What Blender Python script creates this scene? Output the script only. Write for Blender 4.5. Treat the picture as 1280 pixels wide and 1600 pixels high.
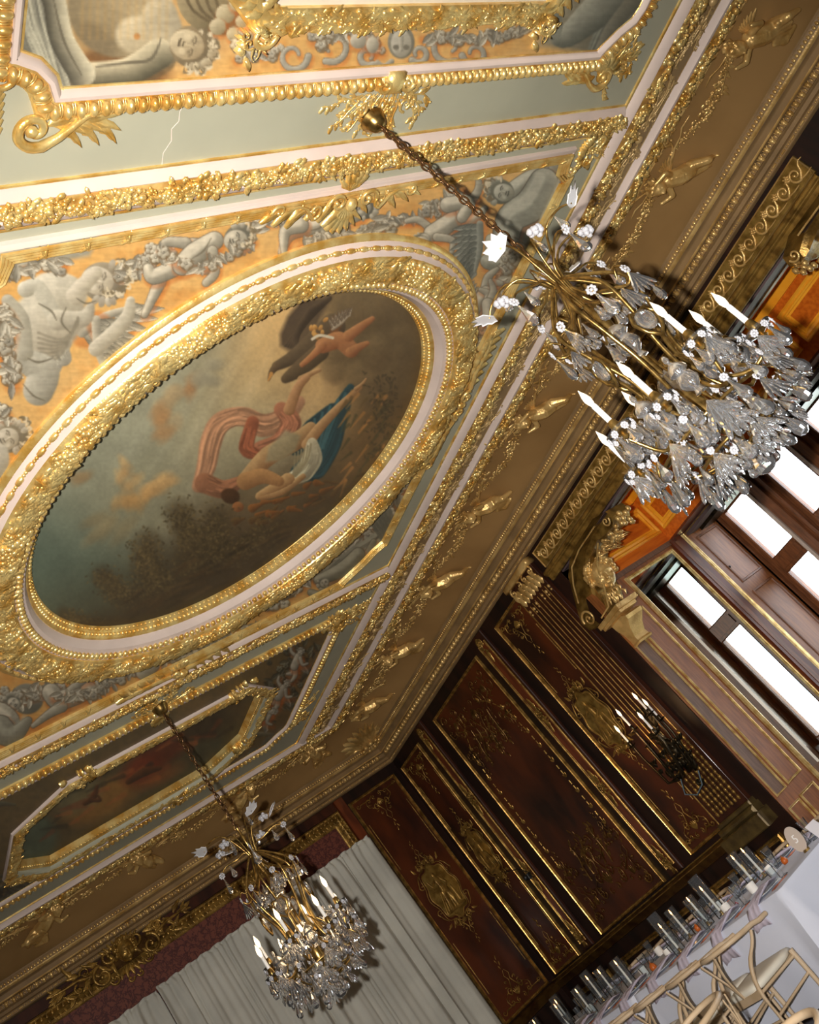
import bpy, bmesh, math, random
import numpy as np
from mathutils import Vector, Matrix

for o in list(bpy.data.objects): bpy.data.objects.remove(o)
SC = bpy.context.scene; COL = SC.collection
PI = math.pi
K = 1.25; EYE = 1.62; E0 = 1.33          # survey units (eye at 1.33) -> metres (eye at 1.62)

# ------------------------------------------------------------------ camera
RC = np.array([[0.73637003, -0.29867249, -0.60708643], [-0.24002668, 0.72360211, -0.64713768], [0.63257124, 0.62224973, 0.46114954]])
FPX, CX, CY = 1582.5, 574.4, 576.1
cam = bpy.data.objects.new('camera', bpy.data.cameras.new('camera')); COL.objects.link(cam)
M = Matrix(((RC[0][0], -RC[1][0], -RC[2][0]), (RC[0][1], -RC[1][1], -RC[2][1]), (RC[0][2], -RC[1][2], -RC[2][2])))
cam.matrix_world = Matrix.Translation((0, 0, EYE)) @ M.to_quaternion().to_matrix().to_4x4()
cam.data.sensor_fit = 'VERTICAL'; cam.data.sensor_height = 36; cam.data.sensor_width = 28.8
cam.data.lens = FPX * 36 / 1600
cam.data.shift_x = (640 - CX) / 1600; cam.data.shift_y = -(800 - CY) / 1600
cam.data.clip_start = 0.05; cam.data.clip_end = 300
SC.camera = cam

# ------------------------------------------------------------------ sky, lights, exposure
wd = bpy.data.worlds.new('world'); SC.world = wd; wd.use_nodes = True
bgn = wd.node_tree.nodes['Background']; bgn.inputs[0].default_value = (0.86, 0.93, 1.0, 1); bgn.inputs[1].default_value = 9.0

def light(name, kind, loc, power, color=(1, 1, 1), **kw):
    l = bpy.data.lights.new(name, kind); l.energy = power; l.color = color
    for k, v in kw.items(): setattr(l, k, v)
    o = bpy.data.objects.new(name, l); o.location = loc; COL.objects.link(o); return o
# the photographer's flash, held left of the lens
fl = Vector((0, 0, EYE)) + M @ Vector((-0.27, 0.0, 0.03))
fo_ = light('camera_flash', 'SPOT', fl, 2900, (1.0, 0.95, 0.90), shadow_soft_size=0.035, spot_size=math.radians(94), spot_blend=1.0)
_aim = M @ Vector(((760 - CX) / FPX, -(880 - CY) / FPX, -1)); fo_.rotation_euler = _aim.to_track_quat('-Z', 'Y').to_euler()
# daylight coming in through the bay windows (sampling portal for the sky)
po = light('window_portal', 'AREA', (8.9 * K, 4.0 * K, 2.0), 1, shape='RECTANGLE', size=3.4, size_y=4.6 * K)
po.rotation_euler = (0, PI / 2, 0); po.data.cycles.is_portal = True
SC.view_settings.view_transform = 'Standard'; SC.view_settings.look = 'None'
SC.view_settings.gamma = 1; SC.view_settings.use_curve_mapping = False
SC.view_settings.exposure = 0.0
SC.cycles.max_bounces = 10; SC.cycles.transmission_bounces = 8; SC.cycles.transparent_max_bounces = 16
SC.cycles.sample_clamp_indirect = 6.0

# ------------------------------------------------------------------ materials
def s2l(c):
    c = np.asarray(c, float) / 255.0
    return np.where(c <= 0.04045, c / 12.92, ((c + 0.055) / 1.055) ** 2.4)
def col(c): r = s2l(c); return (float(r[0]), float(r[1]), float(r[2]), 1)
def mat(name, c, rough=0.5, metal=0.0, var=0.0, var2=None, vscale=6.0, bump=0.0, bscale=60.0, coat=0.0, stretch=None, **kw):
    m = bpy.data.materials.new(name); m.use_nodes = True; nt = m.node_tree; b = nt.nodes['Principled BSDF']
    b.inputs['Base Color'].default_value = col(c); b.inputs['Roughness'].default_value = rough; b.inputs['Metallic'].default_value = metal
    if coat: b.inputs['Coat Weight'].default_value = coat; b.inputs['Coat Roughness'].default_value = 0.12
    for k, v in kw.items(): b.inputs[k.replace('_', ' ')].default_value = v
    tc = nt.nodes.new('ShaderNodeNewGeometry')
    src = tc.outputs['Position']
    if stretch:
        mp = nt.nodes.new('ShaderNodeMapping'); mp.inputs['Scale'].default_value = stretch; nt.links.new(src, mp.inputs[0]); src = mp.outputs[0]
    if var or var2 is not None:
        n = nt.nodes.new('ShaderNodeTexNoise'); n.inputs['Scale'].default_value = vscale; n.inputs['Detail'].default_value = 5; nt.links.new(src, n.inputs['Vector'])
        r = nt.nodes.new('ShaderNodeValToRGB'); nt.links.new(n.outputs['Fac'], r.inputs[0])
        c2 = var2 if var2 is not None else [x * (1 - var) for x in c]
        r.color_ramp.elements[0].color = col(c2); r.color_ramp.elements[0].position = 0.36
        r.color_ramp.elements[1].color = col(c); r.color_ramp.elements[1].position = 0.62
        nt.links.new(r.outputs[0], b.inputs['Base Color'])
    if bump:
        n = nt.nodes.new('ShaderNodeTexNoise'); n.inputs['Scale'].default_value = bscale; n.inputs['Detail'].default_value = 3; nt.links.new(tc.outputs['Position'], n.inputs['Vector'])
        bp = nt.nodes.new('ShaderNodeBump'); bp.inputs['Strength'].default_value = bump; bp.inputs['Distance'].default_value = 0.01
        nt.links.new(n.outputs['Fac'], bp.inputs['Height']); nt.links.new(bp.outputs[0], b.inputs['Normal'])
    return m
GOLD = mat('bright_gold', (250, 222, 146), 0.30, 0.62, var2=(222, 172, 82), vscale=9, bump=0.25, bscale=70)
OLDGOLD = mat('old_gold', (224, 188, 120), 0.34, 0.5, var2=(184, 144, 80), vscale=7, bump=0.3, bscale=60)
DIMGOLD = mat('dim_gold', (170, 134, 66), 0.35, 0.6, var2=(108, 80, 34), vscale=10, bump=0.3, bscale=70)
PINK = mat('pink_plaster', (212, 193, 180), 0.6, var=0.05, vscale=3)
GREEN = mat('grey_green_plaster', (172, 170, 146), 0.7, var=0.05, vscale=1.5)
TEAL = mat('teal_plaster', (92, 108, 92), 0.7)
COVE = mat('ochre_cove_paint', (166, 130, 80), 0.55, var2=(146, 112, 66), vscale=1.2)
BAND = mat('ochre_band_paint', (158, 130, 88), 0.55, var=0.08, vscale=3)
FASC = mat('umber_cornice_paint', (140, 112, 74), 0.5, var=0.12, vscale=4)
WOOD = mat('dark_mahogany', (64, 30, 14), 0.5, var2=(38, 17, 9), vscale=3, coat=0.05, stretch=(3, 3, 0.6))
WOODD = mat('black_brown_wood', (40, 20, 12), 0.5, var2=(22, 12, 8), vscale=3, stretch=(3, 3, 0.6))
WOODF = mat('figured_mahogany_field', (84, 38, 14), 0.42, var2=(38, 17, 9), vscale=1.6, coat=0.12, stretch=(1.6, 1.6, 0.7))
WOODR = mat('reddish_wood', (112, 52, 24), 0.35, var2=(78, 34, 16), vscale=4, coat=0.2, stretch=(4, 4, 0.7))
BROWN = mat('brown_oak', (150, 92, 48), 0.5, var2=(120, 70, 34), vscale=7, stretch=(5, 5, 0.7), bump=0.1, bscale=120)
BROWN2 = mat('grey_brown_oak', (118, 86, 64), 0.55, var2=(96, 68, 50), vscale=9, stretch=(5, 5, 0.7))
FRAMEW = mat('window_oak', (130, 78, 42), 0.45, var2=(98, 56, 28), vscale=8, stretch=(5, 5, 0.7))
ORANGE = mat('orange_varnish', (250, 176, 50), 0.3, var2=(240, 152, 30), vscale=4, coat=0.3)
ORANGE2 = mat('red_orange_varnish', (216, 112, 28), 0.3, var2=(192, 88, 18), vscale=5, coat=0.3, stretch=(0.6, 5, 5))
IVORY = mat('ivory_gilt_line', (224, 200, 140), 0.35, 0.5, var2=(180, 145, 80), vscale=12)
BRASS = mat('antique_brass', (178, 146, 84), 0.28, 0.9, var2=(120, 92, 46), vscale=30)
BRONZE = mat('dark_bronze', (66, 56, 38), 0.35, 0.85, var2=(38, 34, 26), vscale=25)
CHAIN = mat('brown_chain_metal', (120, 88, 56), 0.3, 0.8, var2=(86, 62, 40), vscale=20)
WHITEP = mat('white_candle_tube', (240, 236, 228), 0.4)
WAX = mat('candle_wax', (236, 228, 214), 0.5)
CURT = mat('pale_grey_drape', (196, 194, 182), 0.85, var=0.08, vscale=2, bump=0.3, bscale=300)
CLOTH = mat('white_table_linen', (214, 218, 232), 0.8, bump=0.1, bscale=200)
RUNN = mat('sheer_lilac_gauze', (196, 186, 200), 0.7, bump=0.2, bscale=40)
CHAIRW = mat('limewashed_ash', (206, 182, 150), 0.5, var2=(184, 158, 124), vscale=4)
CUSH = mat('cream_cushion', (226, 220, 204), 0.85)
FLOOR = mat('dark_parquet', (52, 38, 30), 0.35, var2=(34, 24, 18), vscale=6, stretch=(1, 8, 1))
BLACK = mat('black_fitting', (20, 20, 20), 0.4)
WHITEM = mat('white_metal_strip', (206, 190, 178), 0.4, 0.3)
PURP = mat('violet_grey_paint', (92, 74, 74), 0.5, var=0.15, vscale=5)
def glassmat(name, c, rough=0.0, ior=1.5):
    m = bpy.data.materials.new(name); m.use_nodes = True; b = m.node_tree.nodes['Principled BSDF']
    b.inputs['Base Color'].default_value = c; b.inputs['Transmission Weight'].default_value = 1; b.inputs['Roughness'].default_value = rough; b.inputs['IOR'].default_value = ior
    return m
CRYS = glassmat('cut_crystal', (0.98, 0.99, 1.0, 1), 0.0, 1.52)
CRYS.node_tree.nodes['Principled BSDF'].inputs['Transmission Weight'].default_value = 0.95
CRYSW = bpy.data.materials.new('milky_crystal'); CRYSW.use_nodes = True
_b = CRYSW.node_tree.nodes['Principled BSDF']; _b.inputs['Base Color'].default_value = (0.82, 0.82, 0.86, 1); _b.inputs['Roughness'].default_value = 0.12; _b.inputs['Transmission Weight'].default_value = 0.6; _b.inputs['Specular IOR Level'].default_value = 0.9
LEAFG = mat('frosted_leaf_glass', (222, 222, 224), 0.3, Transmission_Weight=0.35)
def emis(name, c, s):
    m = bpy.data.materials.new(name); m.use_nodes = True; b = m.node_tree.nodes['Principled BSDF']
    b.inputs['Base Color'].default_value = (1, 0.8, 0.55, 1); b.inputs['Emission Color'].default_value = c; b.inputs['Emission Strength'].default_value = s; return m
BULB = emis('lit_candle_bulb', (1.0, 0.74, 0.42, 1), 3.5)
BULB2 = emis('weakly_lit_bulb', (1.0, 0.84, 0.68, 1), 0.8)
FLAME = emis('candle_flame', (1.0, 0.45, 0.12, 1), 14.0)
# window pane: clear, thin
PANE = bpy.data.materials.new('window_glass'); PANE.use_nodes = True
nt = PANE.node_tree; nt.nodes.remove(nt.nodes['Principled BSDF'])
_t = nt.nodes.new('ShaderNodeBsdfTransparent'); _g = nt.nodes.new('ShaderNodeBsdfGlossy'); _g.inputs['Roughness'].default_value = 0.02
_f = nt.nodes.new('ShaderNodeFresnel'); _f.inputs[0].default_value = 1.25; _m = nt.nodes.new('ShaderNodeMixShader')
nt.links.new(_f.outputs[0], _m.inputs[0]); nt.links.new(_t.outputs[0], _m.inputs[1]); nt.links.new(_g.outputs[0], _m.inputs[2]); nt.links.new(_m.outputs[0], nt.nodes['Material Output'].inputs[0])
def thinglass(name, ior, tint):
    m = bpy.data.materials.new(name); m.use_nodes = True; nt = m.node_tree; nt.nodes.remove(nt.nodes['Principled BSDF'])
    t = nt.nodes.new('ShaderNodeBsdfTransparent'); t.inputs[0].default_value = tint; g = nt.nodes.new('ShaderNodeBsdfGlossy'); g.inputs['Roughness'].default_value = 0.04; f = nt.nodes.new('ShaderNodeFresnel'); f.inputs[0].default_value = ior; x = nt.nodes.new('ShaderNodeMixShader')
    nt.links.new(f.outputs[0], x.inputs[0]); nt.links.new(t.outputs[0], x.inputs[1]); nt.links.new(g.outputs[0], x.inputs[2]); d = nt.nodes.new('ShaderNodeBsdfDiffuse'); d.inputs[0].default_value = (.9, .92, .95, 1); y = nt.nodes.new('ShaderNodeMixShader'); y.inputs[0].default_value = 0.015; nt.links.new(x.outputs[0], y.inputs[1]); nt.links.new(d.outputs[0], y.inputs[2]); nt.links.new(y.outputs[0], nt.nodes['Material Output'].inputs[0]); return m
CUPG = thinglass('thin_clear_glass', 1.2, (0.93, 0.95, 0.96, 1))
MIRROR = bpy.data.materials.new('mirror_glass'); MIRROR.use_nodes = True
_b = MIRROR.node_tree.nodes['Principled BSDF']; _b.inputs['Base Color'].default_value = (0.78, 0.86, 0.84, 1); _b.inputs['Metallic'].default_value = 1; _b.inputs['Roughness'].default_value = 0.01
# damask wall cloth: two reds in a scrolling pattern
for _w in (WOOD, WOODD, WOODF): _w.node_tree.nodes['Principled BSDF'].inputs['Specular IOR Level'].default_value = 0.3
DAMASK = mat('wine_red_damask', (100, 50, 38), 0.6)
nt = DAMASK.node_tree; _b = nt.nodes['Principled BSDF']
_p = nt.nodes.new('ShaderNodeNewGeometry'); _n = nt.nodes.new('ShaderNodeTexNoise'); _n.inputs['Scale'].default_value = 9; _n.inputs['Distortion'].default_value = 3.0
_w = nt.nodes.new('ShaderNodeTexVoronoi'); _w.inputs['Scale'].default_value = 13; _w.feature = 'DISTANCE_TO_EDGE'
_r = nt.nodes.new('ShaderNodeValToRGB'); _r.color_ramp.elements[0].position = 0.06; _r.color_ramp.elements[1].position = 0.12
_r.color_ramp.elements[0].color = col((70, 28, 24)); _r.color_ramp.elements[1].color = col((108, 56, 42))
_mx = nt.nodes.new('ShaderNodeVectorMath'); _mx.operation = 'ADD'; _sc = nt.nodes.new('ShaderNodeVectorMath'); _sc.operation = 'SCALE'; _sc.inputs['Scale'].default_value = 0.12
nt.links.new(_n.outputs['Color'], _sc.inputs[0]); nt.links.new(_p.outputs['Position'], _n.inputs['Vector']); nt.links.new(_p.outputs['Position'], _mx.inputs[0]); nt.links.new(_sc.outputs[0], _mx.inputs[1])
nt.links.new(_mx.outputs[0], _w.inputs['Vector']); nt.links.new(_w.outputs['Distance'], _r.inputs[0]); nt.links.new(_r.outputs[0], _b.inputs['Base Color'])
def vcolmat(name, rough=0.55, bump=0.06):
    m = bpy.data.materials.new(name); m.use_nodes = True; nt = m.node_tree; b = nt.nodes['Principled BSDF']
    a = nt.nodes.new('ShaderNodeAttribute'); a.attribute_name = 'paint'; nt.links.new(a.outputs['Color'], b.inputs['Base Color']); b.inputs['Roughness'].default_value = rough
    n = nt.nodes.new('ShaderNodeTexNoise'); n.inputs['Scale'].default_value = 260; g = nt.nodes.new('ShaderNodeNewGeometry'); nt.links.new(g.outputs['Position'], n.inputs['Vector'])
    bp = nt.nodes.new('ShaderNodeBump'); bp.inputs['Strength'].default_value = bump; bp.inputs['Distance'].default_value = 0.005; nt.links.new(n.outputs['Fac'], bp.inputs['Height']); nt.links.new(bp.outputs[0], b.inputs['Normal'])
    return m
PAINT = vcolmat('painted_canvas')
# ------------------------------------------------------------------ geometry helpers
def w3(P):
    P = np.asarray(P, float).reshape(-1, 3)
    return np.column_stack([P[:, 0] * K, P[:, 1] * K, (P[:, 2] - E0) * K + EYE])
XW, YB, ZC, YJ, XB = 6.35, 10.2, 4.02, 6.226, 7.70      # right wall, back wall, ceiling, bay jamb, bay inner wall
def xf_right(P): P = np.asarray(P, float).reshape(-1, 3); return w3(np.column_stack([XW - P[:, 2], P[:, 0], P[:, 1]]))
def xf_back(P): P = np.asarray(P, float).reshape(-1, 3); return w3(np.column_stack([P[:, 0], YB - P[:, 2], P[:, 1]]))
def xf_ceil(P): P = np.asarray(P, float).reshape(-1, 3); return w3(np.column_stack([P[:, 0], P[:, 1], ZC - P[:, 2]]))
def xf_jamb(P): P = np.asarray(P, float).reshape(-1, 3); return w3(np.column_stack([P[:, 0], YJ - P[:, 2], P[:, 1]]))
def xf_bay(P): P = np.asarray(P, float).reshape(-1, 3); return w3(np.column_stack([XB - P[:, 2], P[:, 0], P[:, 1]]))
def xf_id(P): return np.asarray(P, float).reshape(-1, 3)
def xf_w(P): return w3(P)
def cove_z(i):                                   # ceiling cove height as a function of the distance from the wall
    t = np.clip((np.asarray(i, float) - 0.14) / 0.55, 0, 1); return 3.80 + 0.215 * np.sin(t * PI / 2)
def xf_coveR(P):                                 # (along y, distance from wall, height off the surface)
    P = np.asarray(P, float).reshape(-1, 3); i = P[:, 1]; h = P[:, 2]; t = np.clip((i - .14) / .55, 0, 1); n = .55 * (1 - t)
    return w3(np.column_stack([XW - i - h * n * .8, P[:, 0], cove_z(i) - h * (1 - .4 * n)]))
def xf_coveB(P):
    P = np.asarray(P, float).reshape(-1, 3); i = P[:, 1]; h = P[:, 2]; t = np.clip((i - .14) / .55, 0, 1); n = .55 * (1 - t)
    return w3(np.column_stack([P[:, 0], YB - i - h * n * .8, cove_z(i) - h * (1 - .4 * n)]))

def _ico(sub):
    bm = bmesh.new(); bmesh.ops.create_icosphere(bm, subdivisions=sub, radius=1)
    bm.verts.ensure_lookup_table()
    V = np.array([v.co[:] for v in bm.verts]); F = np.array([[v.index for v in f.verts] for f in bm.faces]); bm.free(); return V, F
ICO1, ICO2, ICO3 = _ico(1), _ico(2), _ico(3)
def rotm(a, b, c): return np.array(Matrix.Rotation(c, 3, 'Z') @ Matrix.Rotation(b, 3, 'Y') @ Matrix.Rotation(a, 3, 'X'))

class MB:
    def __init__(s): s.c = []
    def add(s, V, F): s.c.append((np.asarray(V, float), np.asarray(F, int))); return s
    def box(s, x0, x1, y0, y1, z0, z1, xf=xf_id):
        V = [(x, y, z) for z in (z0, z1) for y in (y0, y1) for x in (x0, x1)]
        return s.add(xf(V), [(0, 2, 3, 1), (4, 5, 7, 6), (0, 1, 5, 4), (2, 6, 7, 3), (0, 4, 6, 2), (1, 3, 7, 5)])
    def bevbox(s, x0, x1, y0, y1, h, b, xf=xf_id, h0=0):
        V = [(x0, y0, h0), (x1, y0, h0), (x1, y1, h0), (x0, y1, h0), (x0, y0, h - b), (x1, y0, h - b), (x1, y1, h - b), (x0, y1, h - b), (x0 + b, y0 + b, h), (x1 - b, y0 + b, h), (x1 - b, y1 - b, h), (x0 + b, y1 - b, h)]
        F = [(3, 2, 1, 0), (8, 9, 10, 11)] + [(i, (i + 1) % 4, 4 + (i + 1) % 4, 4 + i) for i in range(4)] + [(4 + i, 4 + (i + 1) % 4, 8 + (i + 1) % 4, 8 + i) for i in range(4)]
        return s.add(xf(V), F)
    def quad(s, P, xf=xf_id): return s.add(xf(P), [(0, 1, 2, 3)])
    def blob(s, c, r, R=None, xf=xf_id, ico=ICO1):
        V = ico[0] * np.asarray(r, float)
        if R is not None: V = V @ np.asarray(R).T
        return s.add(xf(V + np.asarray(c, float)), ico[1])
    def tube(s, P, r, n=8, xf=xf_id, closed=False, caps=True, flat=None):
        P = np.asarray(P, float); m = len(P); r = np.broadcast_to(np.asarray(r, float), (m,)) if np.ndim(r) < 2 else r
        T = np.roll(P, -1, 0) - np.roll(P, 1, 0) if closed else np.gradient(P, axis=0)
        T /= np.linalg.norm(T, axis=1)[:, None] + 1e-12
        N = np.zeros_like(P); ref = np.array([0, 0, 1.0]) if abs(T[0][2]) < 0.9 else np.array([1.0, 0, 0])
        n0 = ref - T[0] * (ref @ T[0]); N[0] = n0 / np.linalg.norm(n0)
        for i in range(1, m):
            v = N[i - 1] - T[i] * (N[i - 1] @ T[i]); N[i] = v / (np.linalg.norm(v) + 1e-12)
        B = np.cross(T, N); a = np.arange(n) * 2 * PI / n
        f = 1 if flat is None else flat
        V = P[:, None, :] + r[:, None, None] * (np.cos(a)[None, :, None] * N[:, None, :] * f + np.sin(a)[None, :, None] * B[:, None, :])
        V = V.reshape(-1, 3); mm = m if closed else m - 1
        i = np.repeat(np.arange(mm), n); j = np.tile(np.arange(n), mm); i2 = (i + 1) % m; j2 = (j + 1) % n
        s.add(xf(V), np.column_stack([i * n + j, i * n + j2, i2 * n + j2, i2 * n + j]))
        if caps and not closed:
            for b, sg in ((0, 1), (m - 1, -1)):
                c = P[b]; W = np.vstack([V[b * n:(b + 1) * n], c]); k = np.arange(n)
                F = np.column_stack([k, np.full(n, n), (k + 1) % n]) if sg > 0 else np.column_stack([k, (k + 1) % n, np.full(n, n)])
                s.add(xf(W), F)
        return s
    def lathe(s, prof, n=16, xf=xf_id, c=(0, 0, 0), flat=1.0):
        prof = np.asarray(prof, float); m = len(prof); a = np.arange(n) * 2 * PI / n
        V = np.zeros((m, n, 3)); V[:, :, 0] = prof[:, 0:1] * np.cos(a) + c[0]; V[:, :, 1] = prof[:, 0:1] * np.sin(a) * flat + c[1]; V[:, :, 2] = prof[:, 1:2] + c[2]
        i = np.repeat(np.arange(m - 1), n); j = np.tile(np.arange(n), m - 1); j2 = (j + 1) % n
        s.add(xf(V.reshape(-1, 3)), np.column_stack([i * n + j, i * n + j2, (i + 1) * n + j2, (i + 1) * n + j])); return s
    def sweep(s, poly, prof, xf, closed=True):
        """poly: 2D path; prof: [(offset to the left of travel, height)]"""
        P = np.asarray(poly, float); m = len(P); nx = np.roll(P, -1, 0) - P; pv = P - np.roll(P, 1, 0)
        if not closed: nx[-1] = pv[-1]; pv[0] = nx[0]
        nx /= np.linalg.norm(nx, axis=1)[:, None]; pv /= np.linalg.norm(pv, axis=1)[:, None]
        n1 = np.column_stack([-pv[:, 1], pv[:, 0]]); n2 = np.column_stack([-nx[:, 1], nx[:, 0]])
        b = n1 + n2; b /= (np.sum(b * n1, axis=1))[:, None]
        prof = np.asarray(prof, float); q = len(prof)
        V = np.zeros((m, q, 3)); V[:, :, :2] = P[:, None, :] + b[:, None, :] * prof[None, :, 0:1]; V[:, :, 2] = prof[None, :, 1]
        mm = m if closed else m - 1; i = np.repeat(np.arange(mm), q - 1); j = np.tile(np.arange(q - 1), mm); i2 = (i + 1) % m
        return s.add(xf(V.reshape(-1, 3)), np.column_stack([i * q + j, i2 * q + j, i2 * q + j + 1, i * q + j + 1]))
    def prism(s, outline, h0, h1, xf=xf_id, bev=0.0):
        P = np.asarray(outline, float); n = len(P); c = P.mean(0)
        rings = [(P, h0), (P, h1)] if not bev else [(P, h0), (P, h1 - bev), (c + (P - c) * (1 - bev / max(1e-6, np.abs(P - c).mean())), h1)]
        V = np.vstack([np.column_stack([R, np.full(n, h)]) for R, h in rings])
        F = []; k = np.arange(n)
        for r in range(len(rings) - 1): s_ = r * n; F += [(s_ + i, s_ + (i + 1) % n, s_ + n + (i + 1) % n, s_ + n + i) for i in range(n)]
        s.add(xf(V), F)
        t = (len(rings) - 1) * n; s.add(xf(V[t:]), [tuple(range(n))]); return s
    def leaf(s, a, b, ang, L, Wd, h, xf, h0=0.0, curl=0.0, n=6):
        """relief leaf: domed, veined, pointed, tip curling up"""
        t = np.linspace(0, 1, n); wd = Wd * np.sin(np.clip(t * 1.02, 0, 1) ** 0.75 * PI) ** 0.8 + 0.002 * (1 - t)
        wd = wd * (1 + 0.22 * np.where(np.arange(n) % 2 == 0, 1, -1) * (t > .1) * (t < .95))
        V = []; ca, sa = math.cos(ang), math.sin(ang)
        for ti, wi in zip(t, wd):
            bend = curl * ti * ti * L
            for u, hh in ((-1, 0.0), (-0.5, 0.8), (0, 0.45), (0.5, 0.8), (1, 0.0)):
                x = ti * L; y = u * wi + bend
                V.append((a + x * ca - y * sa, b + x * sa + y * ca, h0 + h * hh * (0.45 + 0.9 * ti * (1.15 - ti) + 0.35 * ti)))
        F = [(i * 5 + j, (i + 1) * 5 + j, (i + 1) * 5 + j + 1, i * 5 + j + 1) for i in range(n - 1) for j in range(4)]
        return s.add(xf(V), F)
    def spiral(s, a, b, r0, ang0, turns, r, h, xf, sgn=1, lead=None, n=26, nt=7):
        """C-scroll in relief: spiral curling in to its eye, optional lead-in points"""
        t = np.linspace(0, 1, n); rr = r0 * (1 - 0.86 * t); an = ang0 + sgn * turns * 2 * PI * t
        P = np.column_stack([a + rr * np.cos(an), b + rr * np.sin(an), np.full(n, h)])
        R = r * (1 - 0.45 * t)
        if lead is not None:
            Lp = np.asarray(lead, float); Lp = np.column_stack([Lp, np.full(len(Lp), h)]); P = np.vstack([Lp, P]); R = np.concatenate([r * np.linspace(0.35, 1, len(Lp)), R])
        s.tube(P, R, nt, xf); return s.blob((P[-1][0], P[-1][1], h), (r * 1.3, r * 1.3, r * 1.3), None, xf)
    def arrays(s):
        V = np.vstack([c[0] for c in s.c]); off = 0; loops = []; tot = []
        for v, f in s.c:
            loops.append((f + off).ravel()); tot.append(np.full(len(f), f.shape[1])); off += len(v)
        return V, np.concatenate(loops), np.concatenate(tot)
    def mesh(s, name, material, loc=(0, 0, 0), smooth=35):
        V, lo, tot = s.arrays(); V = V - np.asarray(loc, float); me = bpy.data.meshes.new(name)
        me.vertices.add(len(V)); me.vertices.foreach_set('co', V.ravel().astype(np.float32))
        me.loops.add(len(lo)); me.loops.foreach_set('vertex_index', lo.astype(np.int32))
        me.polygons.add(len(tot)); me.polygons.foreach_set('loop_start', np.concatenate([[0], np.cumsum(tot)[:-1]]).astype(np.int32)); me.polygons.foreach_set('loop_total', tot.astype(np.int32))
        me.update(calc_edges=True); me.validate()
        if material: me.materials.append(material)
        if smooth is not None:
            me.shade_smooth()
            if smooth < 180: me.set_sharp_from_angle(angle=math.radians(smooth))
        return me
    def build(s, name, material, parent=None, loc=None, smooth=35, stuff=False):
        pl = np.asarray(ORG.get(parent.name, (0, 0, 0)) if parent is not None else (0, 0, 0), float)
        if loc is None:
            if parent is not None: loc = pl
            else: V = s.arrays()[0]; loc = ((V[:, 0].min() + V[:, 0].max()) / 2, (V[:, 1].min() + V[:, 1].max()) / 2, V[:, 2].min())
        o = bpy.data.objects.new(name, s.mesh(name, material, loc, smooth)); COL.objects.link(o)
        ORG[o.name] = tuple(loc)
        if parent is not None: o.parent = parent; o.location = np.asarray(loc, float) - pl
        else: o.location = loc
        if stuff: o['kind'] = 'stuff'
        return o
ORG = {}
def tag(o, label=None, cat=None, group=None, kind=None):
    if label: o['label'] = label
    if cat: o['category'] = cat
    if group: o['group'] = group
    if kind: o['kind'] = kind
    return o
def thing(name, loc, label, cat, group=None):
    o = bpy.data.objects.new(name, None); o.empty_display_size = 0.05; COL.objects.link(o); o.location = loc; ORG[o.name] = tuple(float(x) for x in loc)
    return tag(o, label, cat, group)
def struct(o, label=None, cat=None): o['kind'] = 'structure'; return tag(o, label, cat)
def inst(me, name, parent, loc, R=None, sc=1.0):
    """one more object sharing mesh me; loc in metres, world"""
    o = bpy.data.objects.new(name, me); COL.objects.link(o)
    pl = np.asarray(ORG.get(parent.name, (0, 0, 0)) if parent is not None else (0, 0, 0), float)
    Mx = Matrix.Translation(Vector(np.asarray(loc, float) - pl))
    if R is not None: Mx = Mx @ Matrix(np.asarray(R).tolist()).to_4x4()
    o.parent = parent
    o.matrix_local = Mx @ Matrix.Scale(sc, 4) if np.ndim(sc) == 0 else Mx @ Matrix.Diagonal((*sc, 1))
    ORG[o.name] = tuple(float(x) for x in loc)
    return o
def copy_tree(o, parent=None, loc=None, rz=None, label=None):
    c = o.copy(); COL.objects.link(c); c.parent = parent
    if loc is not None: c.location = loc
    if rz is not None: c.rotation_euler = (0, 0, rz)
    if label: c['label'] = label
    for ch in list(o.children): copy_tree(ch, c)
    return c
def basis(xf, a, b, h=0.0):
    """local frame (columns: a, b, outward) and point of a surface map"""
    P = xf([(a, b, h), (a + 1e-3, b, h), (a, b + 1e-3, h), (a, b, h + 1e-3)])
    X = P[1] - P[0]; Y = P[2] - P[0]; Z = P[3] - P[0]
    X /= np.linalg.norm(X); Z -= X * (Z @ X); Z /= np.linalg.norm(Z); Y2 = Y - X * (Y @ X) - Z * (Y @ Z); Y2 /= np.linalg.norm(Y2)
    return P[0], np.column_stack([X, Y2, Z])
def voxel(mb, name, material, vox, parent=None, loc=None, smooth_it=0):
    loc = (0, 0, 0) if parent is None and loc is None else loc
    """one continuous skin over overlapping pieces"""
    o = mb.build(name, material, parent, loc, smooth=180)
    md = o.modifiers.new('r', 'REMESH'); md.mode = 'VOXEL'; md.voxel_size = vox; md.use_smooth_shade = True
    if smooth_it: s = o.modifiers.new('s', 'SMOOTH'); s.iterations = smooth_it; s.factor = 0.5
    dg = bpy.context.evaluated_depsgraph_get(); me = bpy.data.meshes.new_from_object(o.evaluated_get(dg)); me.name = name
    o.modifiers.clear(); old = o.data; o.data = me; bpy.data.meshes.remove(old)
    if not me.materials: me.materials.append(material)
    me.shade_smooth(); return o
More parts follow.
